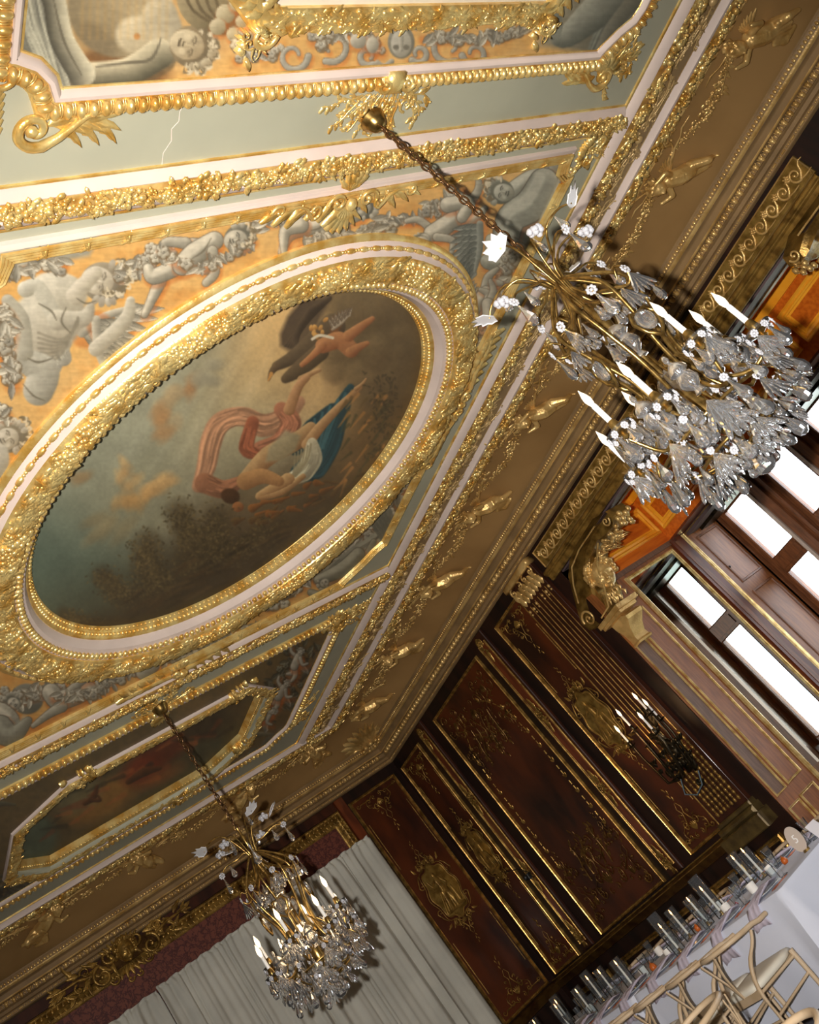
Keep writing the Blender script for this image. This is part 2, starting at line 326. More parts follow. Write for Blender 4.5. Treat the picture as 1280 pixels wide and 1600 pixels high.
def resample(P, pitch, closed=True):
    P = np.asarray(P, float); Q = np.vstack([P, P[:1]]) if closed else P; sg = np.hypot(*np.diff(Q, axis=0).T); cs = np.concatenate([[0], np.cumsum(sg)]); n = int(round(cs[-1] / pitch)); t = (np.arange(n) + .5) * cs[-1] / n
    x = np.interp(t, cs, Q[:, 0]); y = np.interp(t, cs, Q[:, 1]); i = np.clip(np.searchsorted(cs, t) - 1, 0, len(Q) - 2); d = Q[i + 1] - Q[i]; return np.column_stack([x, y]), np.arctan2(d[:, 1], d[:, 0])
def arc(cx, cy, r, a0, a1, n=12): t = np.linspace(a0, a1, n); return np.column_stack([cx + r * np.cos(t), cy + r * np.sin(t)])
def rect(x0, y0, x1, y1): return [(x0, y0), (x1, y0), (x1, y1), (x0, y1)]   # travels so that 'left' is inward
RNG = np.random.default_rng(7)
def fruitband(mb, p0, p1, w, hh, xf, seed=0, dens=1.0, h0=0.0):
    """carved fruit, nuts and leaves packed along a straight moulding"""
    rg = np.random.default_rng(seed); p0 = np.asarray(p0, float); p1 = np.asarray(p1, float); L = np.linalg.norm(p1 - p0); d = (p1 - p0) / L; nn = np.array([-d[1], d[0]])
    n = int(L / w * 26 * dens)
    for i in range(n):
        t = rg.random() * L; u = rg.uniform(-.46, .46); c = p0 + d * t + nn * u * w; dome = (1 - (2 * u) ** 2) * 0.6 + 0.25; k = rg.random()
        if k < 0.12: r = w * rg.uniform(.13, .20); mb.blob((c[0], c[1], h0 + hh * dome), (r, r, r * .9), None, xf)
        elif k < 0.6: r = w * rg.uniform(.055, .10); mb.blob((c[0], c[1], h0 + hh * dome), (r, r, r), None, xf)
        else: mb.leaf(c[0], c[1], rg.uniform(0, 2 * PI), w * rg.uniform(.3, .5), w * .1, hh * .5, xf, h0 + hh * dome * .7, rg.uniform(-.4, .4), 4)
def garland(mb, path, wd, hh, xf, seed=0, dens=1.0):
    rg = np.random.default_rng(seed); P = np.asarray(path, float); seg = np.linalg.norm(np.diff(P, axis=0), axis=1); cs = np.concatenate([[0], np.cumsum(seg)]); L = cs[-1]
    n = int(L / wd * 9 * dens)
    for i in range(n):
        t = rg.random(); x = np.interp(t * L, cs, P[:, 0]); y = np.interp(t * L, cs, P[:, 1]); ww = wd * (0.45 + 0.75 * math.sin(t * PI)); k = rg.random()
        x += rg.uniform(-.5, .5) * ww; y += rg.uniform(-.5, .5) * ww
        if k < .45: r = ww * rg.uniform(.1, .17); mb.blob((x, y, hh * .6), (r, r, r), None, xf)
        else: mb.leaf(x, y, rg.uniform(0, 2 * PI), ww * rg.uniform(.35, .6), ww * .12, hh * .6, xf, hh * .3, rg.uniform(-.5, .5), 4)
def spray(mb, a, b, ang, size, xf, seed=0, h=0.02):
    """rococo spray: two opposed C-scrolls, a shell fan and trailing leaves, pointing along ang"""
    rg = np.random.default_rng(seed); ca, sa = math.cos(ang), math.sin(ang)
    def T(x, y): return a + (x * ca - y * sa) * size, b + (x * sa + y * ca) * size
    for sg in (1, -1):
        x, y = T(.12, sg * .28); mb.spiral(x, y, .2 * size, ang - sg * 0.3 * PI, .95, .035 * size, h, xf, sgn=sg, lead=[T(.62, sg * .05), T(.5, sg * .12), T(.38, sg * .12)])
        x, y = T(-.12, sg * .42); mb.spiral(x, y, .13 * size, ang + sg * .6 * PI, .8, .028 * size, h, xf, sgn=-sg)
        for q in range(4):
            x, y = T(-.05 + q * .12, sg * (.18 + .1 * q % .2)); mb.leaf(x, y, ang + sg * (1.7 - q * .42), (.24 + .04 * rg.random()) * size, .05 * size, h * 1.2, xf, .003, sg * .4)
    for q in range(7): x, y = T(-.1, 0); mb.leaf(x, y, ang + PI + (q - 3) * .35, .3 * size, .045 * size, h * 1.5, xf, .004)
    for q in range(5): x, y = T(.05 + q * .15, 0); r = (.05 - .007 * q) * size; mb.blob((x, y, h), (r, r, r), None, xf)
    x, y = T(.7, 0); mb.leaf(x, y, ang, .32 * size, .045 * size, h, xf, .003)
def rinceau(mb, a, b, ang, size, xf, h=.014, r=.0055):
    """symmetrical carved scrollwork with a pointed finial, growing along ang"""
    ca, sa = math.cos(ang), math.sin(ang)
    def T(x, y): return a + (x * ca - y * sa) * size, b + (x * sa + y * ca) * size
    for sg in (1, -1):
        mb.spiral(*T(.10, sg * .20), .11 * size, ang + (0 if sg > 0 else 0) + sg * PI, .95, r, h, xf, sgn=-sg, lead=[T(.62, sg * .02), T(.48, sg * .10), T(.34, sg * .03), T(.22, sg * .08)], n=22, nt=5)
        mb.spiral(*T(-.16, sg * .36), .10 * size, ang + sg * .5 * PI, .9, r, h, xf, sgn=sg, lead=[T(.06, sg * .34), T(0, sg * .46), T(-.08, sg * .48)], n=20, nt=5)
        mb.spiral(*T(-.22, sg * .12), .07 * size, ang, .9, r * .9, h, xf, sgn=sg, n=16, nt=5)
        mb.spiral(*T(.34, sg * .17), .05 * size, ang + PI, .8, r * .8, h, xf, sgn=-sg, n=14, nt=5)
        for q in range(4): x, y = T(-.05 + .12 * q, sg * (.33 - .07 * q)); mb.leaf(x, y, ang + sg * (1.5 - .3 * q), .10 * size, .02 * size, h, xf, .003, sg * .4, 4)
    for q in range(5): x, y = T(-.12, 0); mb.leaf(x, y, ang + (q - 2) * .32, .22 * size, .026 * size, h * 1.3, xf, .003, 0, 5)
    for q in range(4): x, y = T(.66 + .09 * q, .02 * (-1) ** q); mb.leaf(x, y, ang + .3 * (-1) ** q, .12 * size, .016 * size, h, xf, .003, 0, 4)
def crust(mb, path, w, n, hh, xf, h0, seed=0, closed=True):
    """dense carved leaf-work covering a moulding that follows a path"""
    pts, an = resample(path, .004, closed); rg = np.random.default_rng(seed)
    for i in range(n):
        k = rg.integers(len(pts)); (x, y), a = pts[k], an[k]; u = rg.uniform(-.5, .5); x += -math.sin(a) * u * w; y += math.cos(a) * u * w; d = hh * (1 - (2 * u) ** 2) * .5; q = rg.random()
        if q < .3: r = rg.uniform(.007, .013); mb.blob((x, y, h0 + d), (r, r, r), None, xf)
        else: mb.leaf(x, y, a + rg.choice([0, PI]) + rg.uniform(-.55, .55), rg.uniform(.035, .06), rg.uniform(.009, .014), hh * .6, xf, h0 + d, rg.uniform(-.5, .5), 5)
def twig(mb, a, b, ang, L, xf, seed=0, h=.015):
    rg = np.random.default_rng(seed); p = np.array([a, b]); an = ang
    P = [(*p, h)]
    for i in range(7):
        an += rg.uniform(-.45, .45); p = p + L / 7 * np.array([math.cos(an), math.sin(an)]); P.append((*p, h))
        mb.leaf(p[0], p[1], an + rg.choice([-1, 1]) * rg.uniform(.5, 1.2), L * .22, L * .045, h, xf, .004)
        if rg.random() < .5: mb.blob((p[0] + rg.uniform(-.1, .1) * L, p[1] + rg.uniform(-.1, .1) * L, h), (L * .04,) * 3, None, xf)
    mb.tube(P, L * .022, 5, xf)
# ------------------------------------------------------------------ painted ceilings: brushwork on a canvas plane, stored as vertex colours
PAD = 260
class Canvas:
    def __init__(s): s.a = np.zeros((1600 + 2 * PAD, 1280 + 2 * PAD, 3), np.float32)
    def win(s, x0, y0, x1, y1):
        H, Wd = s.a.shape[:2]; X0 = max(0, int(x0 + PAD)); Y0 = max(0, int(y0 + PAD)); X1 = min(Wd, int(x1 + PAD) + 1); Y1 = min(H, int(y1 + PAD) + 1)
        if X1 <= X0 or Y1 <= Y0: return None
        yy, xx = np.mgrid[Y0:Y1, X0:X1]; return (slice(Y0, Y1), slice(X0, X1)), (xx - PAD).astype(np.float32), (yy - PAD).astype(np.float32)
    def mixin(s, sl, m, c): v = s.a[sl]; v += (c - v) * np.clip(m, 0, 1)[..., None]
    def ell(s, cx, cy, rx, ry, ang=0, c=(200, 200, 200), d=None, soft=1.5, op=1.0, lx=-.5, ly=-.6):
        R = max(rx, ry) + soft * 2; w = s.win(cx - R, cy - R, cx + R, cy + R)
        if w is None: return
        sl, x, y = w; ca, sa = math.cos(ang), math.sin(ang); u = ((x - cx) * ca + (y - cy) * sa) / rx; v = (-(x - cx) * sa + (y - cy) * ca) / ry
        r = np.sqrt(u * u + v * v); m = np.clip((1 - r) * min(rx, ry) / soft + .5, 0, 1) * op
        c = np.asarray(c, np.float32)
        if d is not None:
            nx, ny = (x - cx) / rx, (y - cy) / ry; l = np.clip(.55 + .55 * (nx * lx + ny * ly), 0, 1)[..., None]; c = np.asarray(d, np.float32) * (1 - l) + c * l
        s.mixin(sl, m, c)
    def stroke(s, P, W, c, d=None, soft=1.5, op=1.0, lx=-.5, ly=-.6):
        P = np.asarray(P, float)
        if len(P) > 2:                                   # round the path
            t = np.arange(len(P)); tt = np.linspace(0, len(P) - 1, (len(P) - 1) * 5 + 1); Wb = np.interp(tt, t, np.broadcast_to(W, (len(P),)) if np.ndim(W) else np.full(len(P), W))
            Q = []
            for q in tt:
                i = min(int(q), len(P) - 2); f = q - i; p0, p1, p2, p3 = P[max(i - 1, 0)], P[i], P[i + 1], P[min(i + 2, len(P) - 1)]
                Q.append(.5 * (2 * p1 + (p2 - p0) * f + (2 * p0 - 5 * p1 + 4 * p2 - p3) * f * f + (3 * p1 - p0 - 3 * p2 + p3) * f ** 3))
            P = np.array(Q); W = Wb
        W = np.broadcast_to(np.asarray(W, float), (len(P),)); R = W.max() + soft * 2
        w = s.win(P[:, 0].min() - R, P[:, 1].min() - R, P[:, 0].max() + R, P[:, 1].max() + R)
        if w is None: return
        sl, x, y = w; best = np.full(x.shape, -1e9, np.float32); bx = np.zeros_like(best); by = np.zeros_like(best); br = np.ones_like(best)
        for i in range(len(P) - 1):
            ax, ay = P[i]; dx, dy = P[i + 1] - P[i]; L2 = dx * dx + dy * dy + 1e-6; t = np.clip(((x - ax) * dx + (y - ay) * dy) / L2, 0, 1)
            ex = x - ax - t * dx; ey = y - ay - t * dy; r = W[i] + (W[i + 1] - W[i]) * t; q = r - np.sqrt(ex * ex + ey * ey); k = q > best
            best = np.where(k, q, best); bx = np.where(k, ex, bx); by = np.where(k, ey, by); br = np.where(k, r, br)
        m = np.clip(best / soft + .5, 0, 1) * op; c = np.asarray(c, np.float32)
        if d is not None: l = np.clip(.5 + .6 * (bx / br * lx + by / br * ly), 0, 1)[..., None]; c = np.asarray(d, np.float32) * (1 - l) + c * l
        s.mixin(sl, m, c)
    def poly(s, P, c, soft=2.0, op=1.0, d=None, gx=0.0, gy=0.0):
        P = np.asarray(P, float); w = s.win(P[:, 0].min() - 3 * soft, P[:, 1].min() - 3 * soft, P[:, 0].max() + 3 * soft, P[:, 1].max() + 3 * soft)
        if w is None: return
        sl, x, y = w; ins = np.zeros(x.shape, bool); dist = np.full(x.shape, 1e9, np.float32)
        for i in range(len(P)):
            ax, ay = P[i]; bx, by = P[(i + 1) % len(P)]; cnd = (ay > y) != (by > y); xi = (bx - ax) * (y - ay) / (by - ay + 1e-9) + ax; ins ^= cnd & (x < xi)
            dx, dy = bx - ax, by - ay; t = np.clip(((x - ax) * dx + (y - ay) * dy) / (dx * dx + dy * dy + 1e-6), 0, 1); dist = np.minimum(dist, np.hypot(x - ax - t * dx, y - ay - t * dy))
        sd = np.where(ins, dist, -dist); m = np.clip(sd / soft * .5 + .5, 0, 1) * op; c = np.asarray(c, np.float32)
        if d is not None:
            u = np.clip(.5 + ((x - P[:, 0].mean()) * gx + (y - P[:, 1].mean()) * gy), 0, 1)[..., None]; c = c * (1 - u) + np.asarray(d, np.float32) * u
        s.mixin(sl, m, c)
    def pleaf(s, x, y, L, wd, a, c, d, out):
        ca, sa = math.cos(a), math.sin(a); R = L + 3; w = s.win(x - R, y - R, x + R, y + R)
        if w is None: return
        sl, X, Y = w; u = ((X - x) * ca + (Y - y) * sa) / L; v = (-(X - x) * sa + (Y - y) * ca); hw = wd * np.clip(1 - u * u, 0, 1) * (1 - .25 * u); m = np.clip(hw - np.abs(v) + .5, 0, 1) * (np.abs(u) < 1)
        s.mixin(sl, np.clip(hw + 1.1 - np.abs(v), 0, 1) * (np.abs(u) < 1.02) * .75, np.asarray(out, np.float32))
        k = np.clip(.5 + (v / np.maximum(hw, .4)) * .55 * (1 if (sa - ca) > 0 else -1), 0, 1)[..., None]; cc = np.asarray(c, np.float32) * (1 - k) + np.asarray(d, np.float32) * k
        s.mixin(sl, m, cc); s.mixin(sl, (np.abs(v) < .55) * (np.abs(u) < .8) * .5, np.asarray(d, np.float32) * .8)
    def rosette(s, x, y, r, c, d, out):
        a0 = x * 1.7; s.ell(x + .6, y + 1, r * 1.15, r * 1.1, 0, out, soft=1.5, op=.8)
        for k in range(5): a = a0 + k * 1.257; s.ell(x + r * .52 * math.cos(a), y + r * .52 * math.sin(a), r * .52, r * .42, a, c, d, soft=1)
        s.ell(x, y, r * .26, r * .24, 0, np.array(d) * .75, soft=1); s.ell(x - .5, y - .6, r * .13, r * .12, 0, c, soft=1)
    def leaves(s, P, wd, n, size, c, d, seed=0, outline=None):
        rg = np.random.default_rng(seed); P = np.asarray(P, float); sg = np.hypot(*np.diff(P, axis=0).T); cs = np.concatenate([[0], np.cumsum(sg)])
        for i in range(n):
            t = rg.random() * cs[-1]; x = np.interp(t, cs, P[:, 0]) + rg.normal() * wd * .5; y = np.interp(t, cs, P[:, 1]) + rg.normal() * wd * .5; a = rg.uniform(0, 2 * PI); z = size * rg.uniform(.8, 1.5); k = rg.uniform(.78, 1.1); cc = np.minimum(np.array(c) * k, 250)
            if outline is None: s.pleaf(x, y, z * .9, z * .36, a, cc, np.array(d) * k, np.array(d) * .9)
            elif rg.random() < .68: s.pleaf(x, y, z * 1.25, z * .46, a, cc, np.array(d) * k, outline)
            else: s.rosette(x, y, z * .9, cc, np.array(d) * k, outline)
    def cloth(s, P, wd, c, seed=0, n=26, soft=3):
        """drapery: soft base with many fold lines along the path"""
        P = np.asarray(P, float); W = np.broadcast_to(np.asarray(wd, float), (len(P),)); c = np.asarray(c, float); s.stroke(P, W, c, c * .68, soft=soft); rg = np.random.default_rng(seed); T = np.gradient(P, axis=0); T /= np.hypot(T[:, 0], T[:, 1])[:, None] + 1e-6; N = np.column_stack([-T[:, 1], T[:, 0]])
        for i in range(n):
            u = rg.uniform(-.85, .85); j0 = rg.uniform(0, .5) * (len(P) - 1); j1 = min(len(P) - 1, j0 + rg.uniform(.3, .7) * len(P)); jj = np.linspace(j0, j1, 5); dr = rg.uniform(-.4, .4)
            Q = np.array([[np.interp(j, np.arange(len(P)), P[:, q] + N[:, q] * W * (u + dr * (j - j0) / len(P))) for q in (0, 1)] for j in jj]); up = i % 2; s.stroke(Q, [.5, 1.6, 2.2, 1.6, .5], np.minimum(250, c * 1.16) if up else c * .62, soft=2.2, op=.6)
    def sample(s, u, v):
        H, Wd = s.a.shape[:2]; x = np.clip(u + PAD, 0, Wd - 2); y = np.clip(v + PAD, 0, H - 2); i = x.astype(int); j = y.astype(int); fx = (x - i)[:, None]; fy = (y - j)[:, None]; a = s.a
        return (a[j, i] * (1 - fx) + a[j, i + 1] * fx) * (1 - fy) + (a[j + 1, i] * (1 - fx) + a[j + 1, i + 1] * fx) * fy
def noise2(h, w, cell, seed, octs=3, ax=1.0):
    out = np.zeros((h, w), np.float32); amp = 1.0; tot = 0
    for o in range(octs):
        rg = np.random.default_rng(seed + o); gh = int(h / cell) + 3; gw = int(w / (cell * ax)) + 3; g = rg.random((gh, gw)).astype(np.float32)
        y = np.arange(h) / cell; x = np.arange(w) / (cell * ax); i = y.astype(int); j = x.astype(int); fy = y - i; fx = x - j; fy = (fy * fy * (3 - 2 * fy))[:, None]; fx = (fx * fx * (3 - 2 * fx))[None]
        g0 = g[i][:, j] * (1 - fx) + g[i][:, j + 1] * fx; g1 = g[i + 1][:, j] * (1 - fx) + g[i + 1][:, j + 1] * fx; out += amp * (g0 * (1 - fy) + g1 * fy); tot += amp; amp *= .5; cell = max(2, cell / 2)
    return out / tot
def pix(Pw):
    q = (np.asarray(Pw) - np.array([0, 0, EYE])) @ RC.T
    z = np.maximum(q[:, 2], .3); return CX + FPX * q[:, 0] / z, CY + FPX * q[:, 1] / z

# ---- grisaille surrounds: stone-grey figures and garlands on ochre
G = Canvas(); Hh, Ww = G.a.shape[:2]
n1 = noise2(Hh, Ww, 90, 1)[..., None]; n2 = noise2(Hh, Ww, 30, 5)[..., None]
base = np.array([214, 160, 84]) * (1 - n1) + np.array([226, 184, 118]) * n1
base = base * (1 - .35 * np.clip((n2 - .5) * 3, 0, 1)) + np.array([204, 122, 42]) * .35 * np.clip((n2 - .5) * 3, 0, 1)
G.a[:] = base
SL, SD, SH = (222, 212, 188), (118, 114, 98), (188, 92, 34)      # stone light, stone shade, the painted cast tone
def limb(C, P, W, l=SL, d=SD, halo=True, lx=-.5, ly=-.6):
    if halo: C.stroke(np.asarray(P, float) + (2, 4), np.asarray(W) * 1.08 + 2.5, SH, op=.38, soft=5)
    C.stroke(P, np.asarray(W) * 1.04 + .6, np.array(d) * .72, soft=1.2, op=.8); C.stroke(P, W, l, d, soft=1.8, lx=lx, ly=ly)
    if np.max(W) > 9: C.stroke(np.asarray(P, float) - (np.max(W) * .25, np.max(W) * .3), np.asarray(W) * .4, np.minimum(np.array(l) * 1.08, 250), soft=5, op=.6)
def blobf(C, x, y, rx, ry, a=0, l=SL, d=SD, halo=True):
    if halo: C.ell(x + 2, y + 4, rx + 3, ry + 3, a, SH, op=.38, soft=5)
    C.ell(x, y, rx, ry, a, l, d, soft=1.6)
def face(C, x, y, r, a, l=SL, d=SD):
    """head seen with crown towards angle a"""
    ca, sa = math.cos(a), math.sin(a)
    def T(u, v): return x + (u * ca - v * sa) * r, y + (u * sa + v * ca) * r
    C.ell(*T(.15, 0), r * 1.12, r * .98, a, np.array(d) * 1.05, np.array(d) * .7, soft=2)
    rg = np.random.default_rng(int(x * 7 + y))
    for i in range(16): t = rg.uniform(-1.9, 1.9); C.ell(*T(.2 + .9 * math.cos(t), .95 * math.sin(t)), r * .26, r * .16, a + t, np.array(l) * rg.uniform(.75, 1.0), d, soft=1)
    C.ell(*T(-.18, 0), r * .8, r * .68, a, l, d, soft=2)
    for sg in (-1, 1):
        C.stroke([T(.1, sg * .12), T(.16, sg * .3), T(.08, sg * .46)], r * .045, np.array(d) * .75, soft=.8, op=.8); C.ell(*T(0, sg * .28), r * .10, r * .05, a + PI / 2, np.array(d) * .7, soft=1.2, op=.6)
        C.ell(*T(-.3, sg * .36), r * .16, r * .14, a, np.minimum(255, np.array(l) * 1.06), soft=3, op=.5)
    C.stroke([T(.05, .02), T(-.3, .05)], [r * .05, r * .1], np.minimum(255, np.array(l) * 1.08), d, soft=1); C.stroke([T(-.35, -.1), T(-.36, .12)], r * .04, np.array(d) * .7, soft=.8)
    C.stroke([T(-.52, -.16), T(-.55, 0), T(-.52, .18)], r * .05, np.array(d) * .7, soft=.8)
def wing(C, root, tip, wd, n=9, l=SL, d=SD, side=1):
    root = np.array(root, float); tip = np.array(tip, float); v = tip - root; L = np.hypot(*v); nn = np.array([-v[1], v[0]]) * side / L; rg = np.random.default_rng(int(abs(root[0] * 3 + tip[1])))
    C.stroke([root + (2, 4), root + v * .5 + nn * wd * .4, tip + nn * wd * .3], [wd * .4, wd * .6, wd * .3], SH, soft=6, op=.4)
    for row, (ln, o0, m) in enumerate(((1.25, .25, n + 3), (.8, .12, n + 2), (.5, .0, n + 1))):
        for i in range(m):
            f = i / (m - 1); a = root + v * (.06 + .9 * f) + nn * wd * o0 * .5; dr = nn * (1.15 - .7 * f) + v / L * (.25 + .9 * f); dr /= np.hypot(*dr); le = wd * ln * (1.0 - .35 * abs(f - .45)) * .5; c = a + dr * le
            C.pleaf(c[0], c[1], le * 1.15, wd * .13 + .8, math.atan2(dr[1], dr[0]), np.array(l) * rg.uniform(.84, 1.02), np.array(d) * rg.uniform(.95, 1.2), np.array(d) * .75)
    C.stroke([root, root + v * .5 - nn * wd * .12, tip], [wd * .16, wd * .15, wd * .06], l, d, soft=1.5)
def flowers(C, P, wd, n, seed, sz=6.5): C.stroke(np.asarray(P, float) + (1, 3), wd * .75, SH, soft=wd * .8, op=.5); C.leaves(P, wd * .9, int(n * 1.1), sz, (226, 218, 196), (140, 132, 112), seed, outline=(112, 94, 68))
def cherub(C, x, y, s, a, m=1, seed=0):
    """small figure: a = direction head points (radians), s = scale"""
    ca, sa = math.cos(a), math.sin(a)
    def T(u, v): return x + (u * ca - m * v * sa) * s, y + (u * sa + m * v * ca) * s
    wing(C, T(8, 10), T(-6, 44), 14 * s, 6, side=m)
    limb(C, [T(-14, 0), T(-34, 8), T(-46, -6)], [9 * s, 7.5 * s, 4 * s]); limb(C, [T(-14, 4), T(-38, 18), T(-60, 16)], [9 * s, 7 * s, 3.5 * s])
    limb(C, [T(16, -6), T(22, -26), T(36, -34)], [5.5 * s, 4.5 * s, 3 * s])
    limb(C, [T(18, 0), T(2, 2), T(-16, 3)], [11 * s, 12 * s, 11.5 * s]); limb(C, [T(16, 8), T(2, 24), T(12, 36)], [5.5 * s, 4.6 * s, 3 * s])
    face(C, *T(34, 0), 11 * s, a)
# first compartment: reclining figure, basket, strapwork, second figure
C = G
C.poly([(-20, -60), (300, -60), (430, -40), (430, 40), (330, 100), (140, 150), (60, 150), (0, 70)], (204, 170, 120), 12, .6)
C.poly([(0, -60), (90, -60), (110, 30), (110, 150), (70, 150), (0, 60)], (140, 142, 124), 6, 1, (178, 172, 150), .01, .004)
C.cloth([(40, -60), (60, 40), (96, 140)], [44, 44, 30], (176, 172, 150), 14, 44, 4)
for i in range(0): C.stroke([(10 + i * 15, -50), (20 + i * 16, 40), (60 + i * 9, 140)], [4, 6, 3], (196, 192, 168), (110, 110, 96), soft=4, op=.8)
C.ell(190, 110, 75, 40, .1, (116, 78, 44), soft=14, op=.8)
C.ell(188, 10, 82, 80, .2, (222, 200, 156), (122, 108, 80), soft=5, lx=.5, ly=-.4); C.ell(150, 60, 40, 22, .5, (128, 112, 84), soft=16, op=.55)
C.ell(215, 55, 34, 30, 0, (228, 212, 176), (168, 152, 118), soft=8); C.ell(214, 57, 5, 5, 0, (190, 134, 76), soft=3)
C.stroke([(250, 25), (262, 70), (230, 98)], [28, 26, 20], (220, 204, 168), (150, 140, 116), soft=5)
C.stroke([(250, 90), (200, 118), (130, 124)], [26, 24, 22], (96, 84, 62), soft=4, op=.6); C.stroke([(248, 84), (200, 112), (130, 118)], [24, 22, 20], (220, 206, 170), (84, 80, 62), soft=2.5, lx=-.1, ly=-1)
C.stroke([(128, 116), (96, 60), (80, -10), (40, -60)], [21, 19, 18, 18], (216, 206, 174), (84, 80, 66), soft=2.5, lx=.9, ly=-.2)
for i in range(12): C.stroke([(130 + i * 12, -40), (128 + i * 12, 60)], 2, (206, 158, 84), soft=5, op=.25)
face(C, 298, 72, 34, .35, (220, 204, 168), (150, 132, 100))
C.ell(330, 10, 56, 42, .5, (176, 160, 122), (104, 92, 66), soft=2)
for i in range(4): C.stroke([(286 + i * 16, -20), (300 + i * 14, 14), (330 + i * 9, 36)], 2.5, (110, 96, 70), soft=1.5)
for x, y, r in ((352, 22, 15), (372, 4, 14), (340, 42, 13), (366, 54, 12), (378, 34, 10), (388, 58, 8)): blobf(C, x, y, r, r, 0, (214, 200, 164), (130, 118, 88))
flowers(C, [(375, 62), (392, 78)], 8, 8, 3, 8); flowers(C, [(370, 92), (430, 82)], 9, 16, 4, 7)
for cx, cy, r, a0, sg in ((458, 88, 24, 0, 1), (520, 72, 26, 2, -1), (575, 88, 15, 1, 1), (700, 72, 27, 1.1, 1), (655, 84, 15, 2.4, -1), (742, 84, 20, 3, -1)):
    t = np.linspace(0, 1, 12); P = np.column_stack([cx + r * (1 - .6 * t) * np.cos(a0 + sg * t * 6), cy + r * (1 - .6 * t) * np.sin(a0 + sg * t * 6)]); limb(C, P, np.linspace(5, 2.5, 12), (206, 200, 182), (126, 122, 106))
flowers(C, [(490, 62), (540, 48), (580, 66), (595, 80)], 13, 46, 8, 7.5); flowers(C, [(660, 60), (720, 60), (780, 58), (860, 26)], 9, 60, 9, 7)
blobf(C, 560, 64, 13, 12); blobf(C, 582, 70, 10, 13)
C.ell(627, 66, 21, 26, 0, (150, 146, 128), (110, 106, 90), soft=2); C.ell(627, 68, 16, 21, 0, (206, 200, 182), (140, 134, 116), soft=2)
for sg in (-1, 1): C.ell(627 + sg * 8, 74, 5, 4, 0, (120, 114, 98), soft=1.5); C.stroke([(612, 96), (600, 104), (590, 98)], 4, (200, 194, 176), SD, soft=1.2); C.stroke([(627 + sg * 6, 40), (627 + sg * 14, 34), (627 + sg * 24, 44)], 4, (206, 200, 182), SD, soft=1.2)
C.stroke([(627, 78), (627, 58)], [3, 4], (222, 214, 194), SD, soft=1)
C.poly([(840, 70), (900, -60), (1010, -60), (970, 30), (934, 86)], (150, 146, 126), 6, .9, (92, 92, 80), .01, .004)
C.cloth([(1010, -40), (975, 10), (945, 60), (928, 84)], [34, 26, 20, 10], (140, 142, 126), 12, 40, 3)
C.stroke([(1000, -40), (930, 20), (880, 60), (868, 34), (872, 0)], [40, 26, 15, 11, 9], (188, 186, 166), (96, 98, 86), soft=3, lx=-.3, ly=-.9)
C.stroke([(1010, -20), (955, 45), (935, 84)], [14, 10, 5], (150, 146, 126), (90, 90, 78), soft=3)
# second compartment, along the top: winged women and children carrying a rose garland
C.poly([(-40, 380), (80, 378), (160, 360), (140, 400), (40, 420), (-40, 470)], (196, 190, 168), 4, 1, (150, 144, 124), .006, .01)
wing(C, (128, 520), (206, 480), 48, 3); wing(C, (150, 500), (168, 590), 46, 10, side=-1)
C.stroke([(150, 545), (196, 500), (204, 470)], [12, 11, 7], (222, 214, 192), (150, 142, 120), soft=2)
C.cloth([(60, 470), (84, 520), (70, 575)], [16, 30, 24], (206, 200, 180), 9, 30, 3); C.cloth([(110, 500), (88, 535), (100, 560)], [14, 20, 12], (200, 194, 172), 10, 20, 2)
for i in range(0): C.stroke([(112 + i * 7, 515 + i * 2), (128 + i * 6, 570), (144 + i * 2.2, 596 - i)], [5, 6, 2], np.array((206, 200, 178)) * (.86 + .14 * (i % 2)), (130, 124, 104), soft=1.5)
C.poly([(20, 480), (60, 440), (120, 440), (140, 500), (110, 540), (80, 560), (30, 560)], (208, 200, 178), 4, 1, (160, 150, 128), .01, .01)
C.ell(92, 455, 46, 30, .2, (222, 214, 192), (160, 152, 130), soft=4)
C.stroke([(40, 452), (60, 450), (86, 495)], [13, 12, 13], (226, 220, 200), (146, 140, 120), soft=2); C.stroke([(90, 500), (130, 498), (142, 478)], [16, 13, 6], (218, 210, 188), (140, 132, 112), soft=3)
for i in range(7): C.stroke([(60, 520 + i * 8), (96, 530 + i * 4), (122, 508 - i * 2)], 2, (136, 128, 108), soft=2, op=.7)
C.stroke([(30, 560), (66, 580), (60, 610)], [16, 26, 24], (214, 208, 188), (126, 122, 106), soft=3)
C.stroke([(12, 470), (34, 500), (38, 550)], [10, 12, 14], (204, 198, 178), (140, 134, 114), soft=2)
face(C, 158, 440, 32, .25, (226, 216, 194), (156, 144, 120)); C.stroke([(118, 462), (128, 448), (150, 426)], [15, 13, 10], (222, 212, 190), (160, 150, 126), soft=3)
flowers(C, [(-30, 470), (14, 500), (8, 560), (20, 600)], 16, 60, 12, 9); flowers(C, [(20, 425), (60, 415), (100, 414)], 9, 22, 13, 9)
face(C, 14, 684, 25, -.5, (222, 212, 190), (150, 138, 112)); C.ell(-4, 722, 18, 30, .2, (214, 206, 186), (150, 142, 120), soft=3); flowers(C, [(-20, 640), (10, 650)], 12, 16, 15, 8)
flowers(C, [(190, 430), (230, 408), (262, 392)], 13, 50, 16, 8)
limb(C, [(250, 440), (236, 470), (226, 492)], [10, 7, 5]); limb(C, [(270, 420), (240, 432), (232, 420)], [13, 12, 8]); limb(C, [(300, 385), (318, 390), (322, 420)], [13, 13, 9]); limb(C, [(290, 380), (262, 378), (250, 388)], [9, 7, 5])
limb(C, [(335, 376), (305, 396), (285, 415)], [14, 17, 15]); face(C, 372, 374, 23, -.3); limb(C, [(332, 392), (336, 425), (322, 442)], [8, 7, 6])
